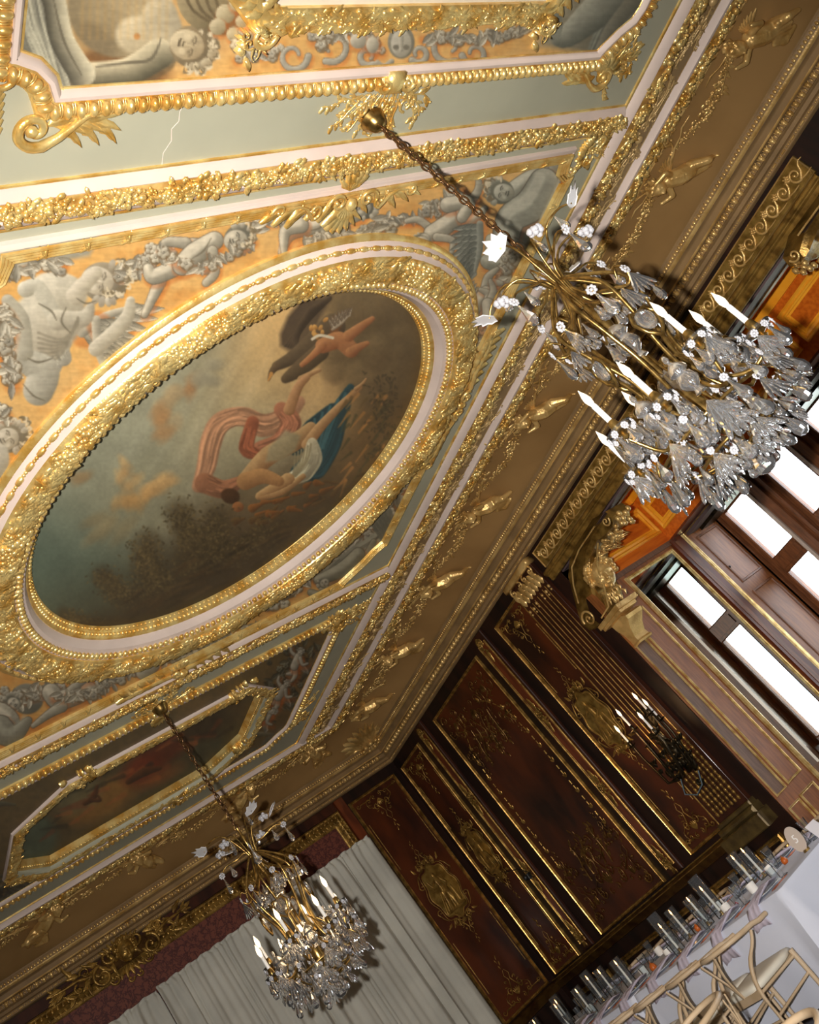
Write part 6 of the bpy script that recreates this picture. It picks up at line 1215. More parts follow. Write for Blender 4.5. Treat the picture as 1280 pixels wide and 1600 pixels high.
for sg in (1, -1):
    q.spiral(xc - .02, 4.27 + sg * .08, .06, sg * PI / 2, 1.1, .014, .07, xf_ceil, sgn=sg); q.tube([(xc, 4.27 + sg * .14, .05), (xc - .03, 4.27 + sg * .3, .05), (xc - .01, 4.27 + sg * .48, .045), (xc - .03, 4.27 + sg * .62, .04)], [.02, .014, .012, .008], 7, xf_ceil)
    for k in range(14): q.leaf(xc - .02, 4.27 + sg * (.08 + .038 * k), sg * PI / 2 + (.55 if k % 2 else -.55), .11, .022, .03, xf_ceil, .03, .3)
    q.spiral(xc - .03, 4.27 + sg * .64, .035, 0, .9, .009, .05, xf_ceil, sgn=sg)
for k in range(5): q.leaf(xc - .03, 4.27, PI + (k - 2) * .35, .13, .022, .035, xf_ceil, .03)
q.blob((xc - .03, 4.27, .06), (.04, .03, .03), None, xf_ceil, ICO2); orn('gilt_cresting', q, 'long gilt leaf cresting on the side frame right of the round painting')
q = MB(); c0, z0 = 2.93, 6.21
for sg in (1, -1):
    q.tube([(c0 + sg * .06, z0, .05), (c0 + sg * .2, z0 - .02, .055), (c0 + sg * .36, z0 - .01, .045)], [.02, .014, .008], 7, xf_ceil)
    for k in range(10): q.leaf(c0 + sg * (.05 + .035 * k), z0, (0 if sg > 0 else PI) + (.5 if k % 2 else -.5), .13, .024, .03, xf_ceil, .03, .3)
q.spiral(c0 - .02, z0 - .03, .05, 0, 1, .014, .07, xf_ceil); q.blob((c0 + .03, z0, .07), (.04, .03, .03), None, xf_ceil, ICO2)
for k in range(5): q.leaf(c0, z0, -PI / 2 + (k - 2) * .35, .11, .02, .035, xf_ceil, .03)
orn('gilt_cresting', q, 'gilt leaf cresting on the frame below the round painting')
q = MB(); spray(q, 4.83, 2.28, .35, .24, xf_ceil, 2, .03)
for k in range(3): twig(q, 4.80, 2.30, -.3 + .4 * k, .2, xf_ceil, k)
q.spiral(4.72, 2.40, .05, 0, .7, .012, .03, xf_ceil); orn('gilt_corner_spray', q, 'gilt leafy spray at the upper right corner of the ochre surround', group='gilt corner sprays')
q = MB(); c0, z0 = 3.05, 1.735
q.bevbox(c0 - .045, c0 + .045, z0 - .05, z0 + .05, .06, .02, xf_ceil); 
for sg in (1, -1): q.spiral(c0 + sg * .06, z0, .04, 0 if sg > 0 else PI, .9, .011, .05, xf_ceil, sgn=sg); q.spiral(c0 + sg * .13, z0 + .12, .04, PI / 2, .9, .007, .02, xf_ceil, sgn=sg)
for k in range(14): twig(q, c0 + (k - 6.5) * .022, z0 + .06, PI / 2 + (6.5 - k) * .17, .19, xf_ceil, k, .014)
orn('gilt_clasp', q, 'gilt clasp with fine twigs on the bead frame beside the near ceiling rose')
for k, (x, y, sg) in enumerate(((1.46, 1.80, -1), (4.58, 1.81, 1))):
    q = MB(); q.spiral(x, y, .065, PI / 2, 1.2, .020, .03, xf_ceil, sgn=-sg, lead=[(x - sg * .26, y - .055), (x - sg * .18, y - .035), (x - sg * .09, y + .035), (x - sg * .03, y + .065)], n=30)
    for j in range(9): q.leaf(x - sg * (.05 + .022 * j), y - .0, (PI if sg > 0 else 0) + (j % 3 - 1) * .5, .12, .02, .025, xf_ceil, .01, .3)
    if sg > 0:
        for j in range(9): twig(q, x + .02, y - .05, -.9 + j * .2, .24, xf_ceil, j + 30, .014)
        for j in range(5): q.leaf(x, y, -2.2 + j * .4, .12, .024, .03, xf_ceil, .02)
    else:
        q.spiral(x - .13, y - .2, .05, 0, .9, .012, .03, xf_ceil)
        for j in range(6): q.leaf(x - .1, y - .16 + .03 * j, 2.4, .1, .02, .02, xf_ceil, .01)
    orn('gilt_corner_scroll', q, ('gilt C-scroll with a leaf under the left corner of the bead frame', 'gilt shell and twigs under the right corner of the bead frame')[k], group='gilt corner scrolls')
q = MB(); spray(q, 4.70, 6.84, .6, .30, xf_ceil, 2, .04); spray(q, 4.60, 6.78, PI, .24, xf_ceil, 4, .04)
for k in range(6): twig(q, 4.72, 6.86, -.6 + .3 * k, .26, xf_ceil, k + 60)
orn('gilt_corner_spray', q, 'gilt scroll spray on the dim far compartment corner next to the side border', group='gilt corner sprays')
q = MB(); spray(q, 4.74, 8.55, .3, .2, xf_ceil, 3, .03)
for k in range(4): twig(q, 4.78, 8.3 + .1 * k, .4 * k - .4, .16, xf_ceil, k + 70)
orn('gilt_corner_spray', q, 'small gilt spray on the far bead frame near the cove shell', group='gilt corner sprays')
q = MB(); 
for k in range(9): q.leaf(2.93 + (k - 4) * .012, 6.83, PI / 2 + (k - 4) * .4, .12, .02, .03, xf_ceil, .02)
for k in range(12): twig(q, 2.93, 6.75, PI + k * PI / 11, .24, xf_ceil, k + 80, .014)
orn('gilt_clasp', q, 'gilt shell clasp and twigs around the far ceiling rose')
# hairline crack in the plaster
ck = MB(); P0 = np.array([(2.04, 1.77), (2.03, 1.80), (2.035, 1.84), (2.01, 1.87), (2.02, 1.92), (1.995, 1.97), (2.0, 2.02)]); ck.tube(np.column_stack([P0, np.full(len(P0), .0005)]), .0016, 4, xf_ceil); ck = ck.build('plaster_crack', PINK); tag(ck, 'thin white hairline crack in the grey-green plaster', 'crack')
# ------------------------------------------------------------------ putti and garlands in the cove
def putto_mb(k):
    m = MB()                                        # unit: 1 = body length; head +y, front +z
    capsule(m, (0, .70, 0), (0, .52, .03), .115, .13); capsule(m, (0, .52, .03), (0, .36, 0), .13, .12); capsule(m, (0, .74, 0), (0, .83, .02), .05, .05)
    h = placed(headmb(.125, False), lambda V: np.asarray(V) * .125 + np.array([0, .90, .05])); m.c += h.c
    rg = np.random.default_rng(k)
    for i in range(34): t = rg.uniform(0, 2 * PI); u = rg.uniform(-.2, 1); m.blob((.12 * math.cos(t) * math.sqrt(1 - max(0, u) ** 2 * .9), .92 + .11 * u, .03 + .11 * math.sin(t) * (1 - .3 * (math.sin(t) > 0))), (.032,) * 3, None, xf_id)
    if k == 0:
        capsule(m, (.07, .36, 0), (.12, .14, .09), .085, .06); capsule(m, (.12, .14, .09), (.02, -.02, -.02), .055, .035); capsule(m, (.02, -.02, -.02), (.05, -.07, .03), .035, .022)
        capsule(m, (-.07, .36, 0), (-.05, .12, .02), .085, .058); capsule(m, (-.05, .12, .02), (-.14, -.06, -.04), .052, .032); capsule(m, (-.14, -.06, -.04), (-.13, -.13, .0), .032, .02)
        capsule(m, (.11, .70, .02), (.24, .82, .08), .05, .042); capsule(m, (.24, .82, .08), (.14, .98, .10), .04, .028); capsule(m, (-.11, .70, .02), (-.25, .66, .08), .05, .042); capsule(m, (-.25, .66, .08), (-.30, .84, .08), .04, .028)
    else:
        capsule(m, (.07, .36, 0), (.20, .26, .12), .085, .062); capsule(m, (.20, .26, .12), (.16, .05, .05), .055, .035); capsule(m, (-.07, .36, 0), (-.20, .22, .08), .085, .06); capsule(m, (-.20, .22, .08), (-.05, .08, .06), .055, .035)
        capsule(m, (.11, .70, .02), (.27, .64, .10), .05, .042); capsule(m, (.27, .64, .10), (.32, .80, .12), .04, .028); capsule(m, (-.11, .70, .02), (-.28, .74, .06), .05, .042); capsule(m, (-.28, .74, .06), (-.26, .92, .1), .04, .028)
        for i in range(7): capsule(m, (-.16 + i * .05, .38, .09), (-.24 + i * .07, .14, .06), .035, .03)
    return m
PUT = []
for k in (0, 1):
    o = voxel(putto_mb(k), 'putto_body', OLDGOLD, .014); PUT.append(o.data); bpy.data.objects.remove(o)
wg = MB()
for i in range(7): wg.leaf(.02, .62, .2 + i * .17, .34 - .022 * i, .035, .03, lambda P: np.asarray(P) * 1.0, -.07 - .006 * i, -.25, 6)
WING = wg.mesh('wing', OLDGOLD, smooth=180)
ords = ['first', 'second', 'third', 'fourth', 'fifth', 'sixth', 'seventh', 'eighth']
SZ = .60
def putto(xf, a, b, k, ang, label):
    p, R = basis(xf, a, b, .045)
    c, s_ = math.cos(ang), math.sin(ang); up = R[:, 0] * c + R[:, 1] * s_; out = R[:, 2]; sd = np.cross(up, out); Rm = np.column_stack([sd, up, out])
    p = p - up * SZ * .45
    o = bpy.data.objects.new('putto', PUT[k]); COL.objects.link(o); o.matrix_world = Matrix.Translation(Vector(p)) @ Matrix(Rm.tolist()).to_4x4() @ Matrix.Scale(SZ, 4)
    tag(o, label, 'statue', 'gilded putti in the cove')
    for sg in (1, -1):
        w_ = bpy.data.objects.new('wing', WING); COL.objects.link(w_); w_.parent = o; w_.scale = (sg, 1, 1)
    return o
ysR = [1.56, 2.53, 3.62, 4.70, 5.86, 6.94, 8.08, 9.14]
labR = ['gold putto with wings high in the cove at the top right of the photo', 'gold flying putto with crossed legs just above the near chandelier', 'gold putto in the cove hidden behind the near chandelier', 'flying gold putto in the cove left of the chandelier candles', 'winged gold putto fifth along the cove towards the room corner', 'flying gold putto sixth along the cove towards the room corner', 'winged gold putto seventh along the cove, near the room corner', 'flying gold putto closest to the shell in the room corner']
for k, y in enumerate(ysR): putto(xf_coveR, y, .42, (1, 0, 1, 0, 1, 0, 1, 0)[k], math.atan2(.26, .15), labR[k])
xsB = [5.36, 4.33, 3.33, 2.28]
labB = ['gold putto in the back cove close to the corner shell', 'gold putto in the back cove just above the far chandelier', 'gold putto in the back cove left of the far chandelier chain', 'gold putto in the back cove at the left picture edge']
for k, x in enumerate(xsB): putto(xf_coveB, x, .48, 1 if k != 2 else 0, math.atan2(.2, .15) if k % 2 else PI - math.atan2(.2, .15), labB[k])
def cgar(xf, a0, a1, seed, label):
    q = MB(); t = np.linspace(0, 1, 9); garland(q, np.column_stack([a0 + (a1 - a0) * t, .575 - .09 * np.sin(t * PI)]), .062, .032, xf, seed, 1.2)
    for sg, aa in ((1, a0), (-1, a1)):
        twig(q, aa + sg * .03, .58, (0 if sg > 0 else PI) + .22 * sg, .30, xf, seed + 3, .016); q.tube([(aa, .56, .03), (aa + sg * .06, .60, .035), (aa + sg * .14, .585, .02), (aa + sg * .2, .62, .02), (aa + sg * .28, .60, .012)], [.006, .012, .007, .010, .003], 5, xf, flat=.5)
    orn('gilt_garland', q, label, 'garland', 'gilt garlands between the putti', OLDGOLD)
for k in range(7): cgar(xf_coveR, ysR[k] + .12, ysR[k + 1] - .10, k, 'gilt flower garland strung between the %s and %s cove putti over the window wall' % (ords[k], ords[k + 1]))
for k, (a, b) in enumerate(((2.38, 3.22), (3.43, 4.22), (4.44, 5.26), (1.3, 2.18))): cgar(xf_coveB, a, b, 20 + k, 'gilt garland on the back cove, ' + ('left of the far chain', 'crossed by the far chandelier chain', 'between the far chain and the corner', 'cut by the left picture edge')[k])
q = MB()
def xf_corner(P):     # fan on the mitre of the cove: x across, y from the wall corner inward
    P = np.asarray(P, float).reshape(-1, 3); i = .20 + P[:, 1] * .62; d = P[:, 0]; h = P[:, 2]
    return w3(np.column_stack([XW - i - .0 + d * .7 - h * .3, YB - i - .0 - d * .7 - h * .3, cove_z(i) - h * .8 - .035]))
for k in range(13): a = PI / 2 + (k - 6) * .2; q.leaf(0, .02, a, .46 - .012 * abs(k - 6), .05, .06, xf_corner, .02, 0, 8)
for sg in (1, -1):
    q.spiral(sg * .17, .08, .09, 0 if sg > 0 else PI, 1.1, .022, .05, xf_corner, sgn=sg)
    for k in range(6): q.leaf(sg * .2, .12 + .05 * k, (0 if sg > 0 else PI) + sg * (.9 - .2 * k), .22, .03, .04, xf_corner, .01, sg * .3)
for k in range(9): q.blob((.11 * math.cos(k * .7), .05 + .05 * math.sin(k * .7), .08), (.03, .03, .025), None, xf_corner)
orn('gilt_corner_shell', q, 'large gilt scallop shell filling the corner of the cove', 'ornament', None, OLDGOLD)
# ------------------------------------------------------------------ chandeliers (metres, hung from ceiling roses)
def lathe_mesh(name, prof, m, n=10, flat=1.0, smooth=40): return MB().lathe(prof, n, flat=flat).mesh(name, m, smooth=smooth)
def pend(name, L, r, m=None, n=8, flat=.62): return lathe_mesh(name, [(.0005, 0), (r * .22, -L * .08), (r * .3, -L * .25), (r * .62, -L * .5), (r, -L * .74), (r * .86, -L * .9), (r * .4, -L * .985), (.0005, -L)], m or CRYS, n, flat, 20)
D1 = pend('crystal_drop', .115, .030); D2 = pend('crystal_drop', .085, .022, n=10, flat=.55); D4 = pend('crystal_drop', .075, .024, CRYS, 8, .7)
_m = MB()                                            # fluted shell-shaped plate
for i in range(5):
    a = (i - 2) * .27; _m.lathe([(.0004, 0), (.006, -.025), (.0105, -.07), (.008, -.098), (.0004, -.108)], 6, lambda P, a=a: np.column_stack([P[:, 0] * math.cos(a) + P[:, 2] * math.sin(a), P[:, 1] * .55, -P[:, 0] * math.sin(a) + P[:, 2] * math.cos(a)]))
D3 = _m.mesh('crystal_shell', CRYS, smooth=40)
_m = MB(); _m.blob((0, 0, 0), (.009,) * 3, None)
for i in range(8): a = i * PI / 4; _m.blob((.015 * math.cos(a), 0, .015 * math.sin(a)), (.0085, .005, .0085), None)
ROS = _m.mesh('crystal_rosette', CRYSW, smooth=180)
_m = MB(); rg = np.random.default_rng(1)
for i in range(15): d = rg.normal(size=3); d /= np.linalg.norm(d); _m.blob(d * .024, (.0125,) * 3, None, xf_id, ICO2)
PEARL = _m.mesh('pearl_cluster', CRYSW, smooth=180)
lf = []
for k in range(7):
    a = PI / 2 + (k - 3) * .55; L_ = (.05, .06, .07, .08, .07, .06, .05)[k]; lf += [(L_ * math.cos(a), L_ * math.sin(a))]
    if k < 6: a2 = a + .275; lf += [(.05 * math.cos(a2), .05 * math.sin(a2))]
lf += [(.0, -.02)]
LEAF = MB().prism(np.array(lf)[::-1] * 1.0, -.002, .002, xf_id).mesh('glass_leaf', LEAFG, smooth=None)
UR = [(.0005, .13), (.008, .125), (.010, .11), (.005, .10), (.016, .09), (.03, .075), (.034, .06), (.022, .05), (.03, .035), (.036, .015), (.026, .0), (.012, -.012), (.02, -.03), (.0005, -.035)]
URN = lathe_mesh('crystal_urn', [(r, z) for r, z in UR], CRYS, 12, 1, 60)
HRT = MB().tube([(0, -.075, 0), (.03, -.045, 0), (.045, 0, 0), (.03, .035, 0), (.008, .028, 0), (-.008, .028, 0), (-.03, .035, 0), (-.045, 0, 0), (-.03, -.045, 0)], .007, 6, lambda P: P[:, [0, 2, 1]], closed=True).mesh('heart_mount', BRASS, smooth=180)
HRC = MB().blob((0, 0, 0), (.032, .016, .04), None, xf_id, ICO2).mesh('heart_crystal', CRYS, smooth=30)
CUP = MB().lathe([(.006, -.04), (.016, -.03), (.010, -.02), (.03, -.012), (.05, -.004), (.052, 0), (.03, -.002), (.018, .004), (.02, .02), (.017, .045), (.012, .05)], 14).mesh('candle_cup', BRASS, smooth=60)
DISH = MB().lathe([(.02, 0), (.045, -.004), (.058, .004), (.06, .012), (.052, .006), (.02, .004)], 14).mesh('glass_dish', CUPG, smooth=60)
TUB = MB().lathe([(.0005, 0), (.0115, 0), (.0115, .085), (.0005, .086)], 10).mesh('candle_tube', WHITEP, smooth=40)
BLB = MB().lathe([(.008, 0), (.012, .012), (.0155, .03), (.012, .05), (.006, .066), (.0015, .08), (.0005, .082)], 12)
BLB1 = BLB.mesh('bulb', BULB2, smooth=180); BLB2 = BLB.mesh('bulb', BULB, smooth=180)
CUPB = CUP.copy(); CUPB.materials[0] = BRONZE
LINK = MB().tube([(.018 * math.cos(t), 0, .031 * math.sin(t)) for t in np.linspace(0, 2 * PI, 14, endpoint=False)], .0062, 6, closed=True).mesh('chain_link', CHAIN, smooth=180)
SCL = 1.18
def chandelier(cx, cy, ztop, zhook, rot, lit, label, seed):
    rg = np.random.default_rng(seed); top = w3([(cx, cy, ztop)])[0]; zh = w3([(cx, cy, zhook)])[0][2]
    t = thing('chandelier', top, label, 'chandelier', 'crystal chandeliers')
    MB().lathe([(.0005, 0), (.03, 0), (.07, -.012), (.075, -.03), (.06, -.06), (.045, -.09), (.03, -.10), (.0005, -.105)], 20, c=tuple(top)).build('ceiling_rose', BRASS, t)
    L_ = top[2] - .10 - zh; n = int(L_ / .050)
    for i in range(n): inst(LINK, 'chain_link', t, (top[0], top[1], top[2] - .105 - .050 * (i + .5)), rotm(0, 0, (PI / 2 if i % 2 else 0) + rot + .6))
    o = np.array([top[0], top[1], zh]); Rz = rotm(0, 0, rot)
    def T(P): return (np.asarray(P, float).reshape(-1, 3) * (1.16, 1.16, 1.27)) @ Rz.T + o
    def put(me, name, p, R=None, sc=1.0): return inst(me, name, t, T([p])[0], Rz @ (np.eye(3) if R is None else R), sc * SCL)
    cd = MB(); zz = np.linspace(top[2] - .1, zh + .0, 24); cd.tube(np.column_stack([top[0] + .010 + .006 * np.sin(zz * 9), np.full(24, top[1] + .008), zz]), .004, 5); cd.build('power_cord', CHAIN, t, smooth=180)
    MB().lathe([(.0005, .03), (.014, .02), (.008, .0), (.012, -.03), (.022, -.06), (.012, -.09), (.009, -.3), (.016, -.36), (.03, -.40), (.014, -.46), (.009, -.7), (.02, -.78), (.04, -.84), (.045, -.90), (.025, -.95), (.01, -.99), (.018, -1.02), (.0005, -1.05)], 14, T).build('stem', BRASS, t, smooth=60)
    MB().tube([(.022 * math.cos(a), 0, .03 + .022 * math.sin(a)) for a in np.linspace(0, 2 * PI, 12, endpoint=False)], .005, 6, T, closed=True).build('hook', BRASS, t, smooth=180)
    def rad(a, P): c, s_ = math.cos(a), math.sin(a); return [(r * c - w_ * s_, r * s_ + w_ * c, z) for r, w_, z in P]
    def smooth_path(P, n=26):
        P = np.asarray(P, float); tt = np.linspace(0, len(P) - 1, n); Q = []
        for q in tt:
            i = min(int(q), len(P) - 2); f = q - i; p0, p1, p2, p3 = P[max(i - 1, 0)], P[i], P[i + 1], P[min(i + 2, len(P) - 1)]; Q.append(.5 * (2 * p1 + (p2 - p0) * f + (2 * p0 - 5 * p1 + 4 * p2 - p3) * f * f + (3 * p1 - p0 - 3 * p2 + p3) * f ** 3))
        return Q
    # crown of flower stems
    for k in range(12):
        a = 2 * PI * k / 12 + rg.uniform(-.1, .1); kind = k % 3; R_ = (.30, .22, .26)[kind] * rg.uniform(.9, 1.1); zt = (-.02, -.05, -.14)[kind] + rg.uniform(-.03, .03)
        P = smooth_path(rad(a, [(.012, 0, -.30), (.04, 0, -.14), (R_ * .45, .01, zt + .02), (R_ * .8, 0, zt + .03), (R_, 0, zt)]), 16); m = MB(); m.tube(P, np.linspace(.0065, .004, 16), 6, T); m.build('flower_stem', BRASS, t, smooth=180); e = P[-1]
        if kind == 0: inst(LEAF, 'glass_leaf', t, T([e])[0], Rz @ rotm(0, 0, a - PI / 2) @ rotm(.5, rg.uniform(-.3, .3), 0), 1.3)
        elif kind == 1: put(PEARL, 'pearl_cluster', e)
        else: put(ROS, 'crystal_rosette', e, rotm(0, 0, a)); put(D1, 'crystal_drop', (e[0], e[1], e[2] - .018), rotm(0, 0, a + PI / 2))
        if k % 2: q = P[10]; put(D2, 'crystal_drop', (q[0], q[1], q[2] - .01), rotm(0, 0, a))
    # upper scroll arms
    for k in range(8):
        a = 2 * PI * (k + .5) / 8; P = smooth_path(rad(a, [(.012, 0, -.18), (.05, 0, -.28), (.14, 0, -.36), (.20, .02, -.40), (.235, .02, -.36), (.21, .02, -.32), (.18, .02, -.35)]), 22); m = MB(); m.tube(P, np.linspace(.008, .005, 22), 6, T); m.build('scroll_arm', BRASS, t, smooth=180)
        put(ROS, 'crystal_rosette', P[-8], rotm(0, 0, a + PI / 2)); put((D1, D3)[k % 2], 'crystal_drop' if k % 2 == 0 else 'crystal_shell', (P[-8][0], P[-8][1], P[-8][2] - .02), rotm(0, 0, a + PI / 2 + rg.uniform(-.5, .5)))
        for f, dz in ((.10, .0), (.17, .0)): c, s_ = math.cos(a), math.sin(a); put((D2, D4, D3)[k % 3], 'crystal_drop' if k % 3 < 2 else 'crystal_shell', (f * c, f * s_, -.33 - f * .35), rotm(0, 0, rg.uniform(0, PI)), rg.uniform(.8, 1.05))
    # main S-arms with candles
    for k in range(8):
        a = 2 * PI * k / 8; r1 = .345 if k % 2 == 0 else .30; zc = -.83 if k % 2 == 0 else -.75
        P = smooth_path(rad(a, [(.02, 0, -.16), (.09, 0, -.22), (.19, .01, -.34), (.17, .015, -.48), (.12, .01, -.64), (.13, 0, -.82), (.23, 0, -.90), (r1, 0, zc - .045)]), 34); m = MB(); m.tube(P, np.concatenate([np.linspace(.007, .0095, 17), np.linspace(.0095, .007, 17)]), 7, T); m.build('candle_arm', BRASS, t, smooth=180)
        c, s_ = math.cos(a), math.sin(a); e = (r1 * c, r1 * s_, zc); put(CUP, 'candle_cup', e); put(DISH, 'glass_dish', (e[0], e[1], e[2] - .004)); cd_ = put(TUB, 'candle_tube', (e[0], e[1], e[2] + .045)); 
        b = bpy.data.objects.new('bulb', BLB2 if lit else BLB1); COL.objects.link(b); b.parent = cd_; b.location = (0, 0, .086)
        for j in range(7):
            a2 = j * 2 * PI / 7 + .3; q = (e[0] + .058 * math.cos(a2), e[1] + .058 * math.sin(a2), e[2] - .01); put(ROS, 'crystal_rosette', q, rotm(0, 0, a2 + PI / 2), .7); put((D2, D3, D1, D4)[(j + k) % 4], 'crystal_drop' if (j + k) % 4 != 1 else 'crystal_shell', (q[0], q[1], q[2] - .012), rotm(0, 0, a2 + PI / 2), rg.uniform(.85, 1.1))
        q = P[16]; put(HRT, 'heart_mount', (q[0] * 1.2, q[1] * 1.2, q[2]), rotm(0, 0, a + PI / 2), 1.2) if k % 2 else None
        if k % 2: put(HRC, 'heart_crystal', (q[0] * 1.2, q[1] * 1.2, q[2] - .005), rotm(0, 0, a + PI / 2), 1.2)
        q = P[25]; put(ROS, 'crystal_rosette', (q[0], q[1], q[2] - .012), rotm(0, 0, a)); put(D1, 'crystal_drop', (q[0], q[1], q[2] - .03), rotm(0, 0, a + PI / 2))
        a3 = a + PI / 8; put(URN, 'crystal_urn', (.24 * math.cos(a3), .24 * math.sin(a3), -.84), None, 1.15)
    # lower basket: two rings, ribs and tiers of drops
    for r_, z_ in ((.29, -.94), (.18, -1.02)):
        m = MB(); m.tube([(r_ * math.cos(x), r_ * math.sin(x), z_) for x in np.linspace(0, 2 * PI, 40, endpoint=False)], .006, 6, T, closed=True); m.build('basket_ring', BRASS, t, smooth=180)
    for k in range(8):
        a = 2 * PI * (k + .5) / 8; m = MB(); m.tube(smooth_path(rad(a, [(.10, 0, -.68), (.21, 0, -.84), (.29, 0, -.94), (.18, 0, -1.02), (.02, 0, -1.05)]), 16), .0055, 6, T); m.build('basket_rib', BRASS, t, smooth=180)
    for r_, z_, n_, hh in ((.32, -.90, 20, 0), (.29, -.95, 20, 1), (.20, -1.0, 14, 2), (.10, -1.04, 8, 3)):
        for j in range(n_):
            a = 2 * PI * j / n_ + hh; q = (r_ * math.cos(a), r_ * math.sin(a), z_ + rg.uniform(-.012, .012)); put(ROS, 'crystal_rosette', q, rotm(0, 0, a + PI / 2), .75) if j % 2 == 0 else None
            me = (D1, D3, D2, D4, D3)[(j + hh) % 5]; put(me, 'crystal_shell' if me is D3 else 'crystal_drop', (q[0], q[1], q[2] - .012), rotm(.25 * math.sin(a), -.25 * math.cos(a), 0) @ rotm(0, 0, a + PI / 2), rg.uniform(.9, 1.2))
    put(URN, 'crystal_urn', (0, 0, -.55), None, 1.4); put(lathe_mesh('glass_bulb', [(.0005, .05), (.02, .045), (.05, .02), (.06, 0), (.05, -.03), (.025, -.055), (.0005, -.06)], CUPG, 14, 1, 60), 'glass_bowl', (0, 0, -.72)); put(pend('crystal_finial', .14, .045, CRYS, 10, 1), 'crystal_finial', (0, 0, -1.03))
    if lit:
        b = put(BLB2, 'bulb', (0, 0, -.74))
        for k in range(8): c, s_ = math.cos(2 * PI * k / 8), math.sin(2 * PI * k / 8)
        light('chandelier_glow', 'POINT', o + np.array([0, 0, -.85]), 6, (1.0, .72, .42), shadow_soft_size=.25)
    return t
chandelier(3.005, 1.915, ZC, 3.02, .35, False, 'near crystal chandelier with big drops, its candle bulbs barely glowing', 1)
chandelier(2.90, 6.69, ZC, 2.97, .1, True, 'far crystal chandelier hanging in front of the grey drape with glowing candle bulbs', 2)
# ------------------------------------------------------------------ wall sconce on the pilaster
p, R = basis(xf_right, 6.60, 1.78, .05); sc = thing('wall_sconce', p, 'dark bronze wall sconce on the fluted pilaster with six lit white candles', 'sconce')
bk = MB(); xs_ = lambda P: xf_right(np.asarray(P, float).reshape(-1, 3) + np.array([6.60, 1.62, .05]))
for q in range(26): rr = np.random.default_rng(q); u = rr.uniform(-.28, .28); bk.leaf(rr.uniform(-.04, .04), u, PI / 2 + rr.uniform(-.9, .9), .12, .03, .035, xs_, .01, rr.uniform(-.5, .5))
bk.spiral(0, .36, .035, 0, 1, .009, .03, xs_); bk.spiral(.02, -.3, .045, PI, 1, .011, .03, xs_); bk.blob((0, 0, .03), (.06, .1, .04), None, xs_, ICO2); bk.build('backplate', BRONZE, sc, smooth=180)
spots = [(-.17, .315 - .15 + .14, .10), (-.18, .22 + .0, .07), (-.02, .30, .22), (-.24, .16, .27), (.26, .24, .10), (.0, .15, .20)]
for k, (a_, dz, h_) in enumerate(spots):
    zb = dz; m = MB(); pth = [(0, -.10, .04), (a_ * .3, -.20, h_ * .6 + .05), (a_ * .8, -.16, h_ + .02), (a_, zb * .4, h_), (a_, zb - .02, h_)]
    m.tube(pth, [.014, .012, .010, .010, .010], 7, xs_); m.spiral(a_ * .5, -.14, .03, 0, .9, .006, h_ * .5, xs_)
    for q in range(7): m.leaf(a_ * (.5 + .07 * q), -.17 + .03 * q, q * 1.5, .07, .018, .025, xs_, h_ * .75)
    m.build('arm', BRONZE, sc, smooth=180); q = xs_([(a_, zb, h_)])[0]
    inst(CUP, 'candle_cup', sc, q + np.array([0, 0, -.01])).data = CUPB if 'CUPB' in globals() else CUP
    c = inst(TUB, 'candle_tube', sc, q + np.array([0, 0, .03]), None, (.95, .95, 1.55)); b = bpy.data.objects.new('bulb', BLB2); COL.objects.link(b); b.parent = c; b.location = (0, 0, .087); b.scale = (1, 1, .65)
m = MB(); m.tube([(-.02, -.2, .2), (.04, -.30, .22), (-.04, -.36, .2), (-.12, -.33, .16), (-.15, -.24, .12)], .006, 6, xs_); m.build('blue_grey_cable', mat('blue_grey_cable', (76, 92, 100), .5), sc, smooth=180)
light('sconce_glow', 'POINT', xs_([(0, .22, .33)])[0], 7, (1.0, .62, .3), shadow_soft_size=.1)
# small clamp lamp on the far strip with a cable
cl = thing('clamp_fitting', xf_right([(9.36, 1.74, .07)])[0], 'small black clamp fitting with a thin cable on the far pilaster strip', 'fitting'); m = MB(); m.bevbox(9.33, 9.38, 1.70, 1.76, .09, .01, xf_right, .04); m.blob((9.36, 1.74, .10), (.025, .03, .03), None, xf_right, ICO2); m.build('clamp', BLACK, cl); m = MB(); m.tube([(9.30, 1.74, .06), (9.46, 1.85, .05), (9.70, 1.92, .04)], .005, 5, xf_right); m.build('cable', BLACK, cl, smooth=180)
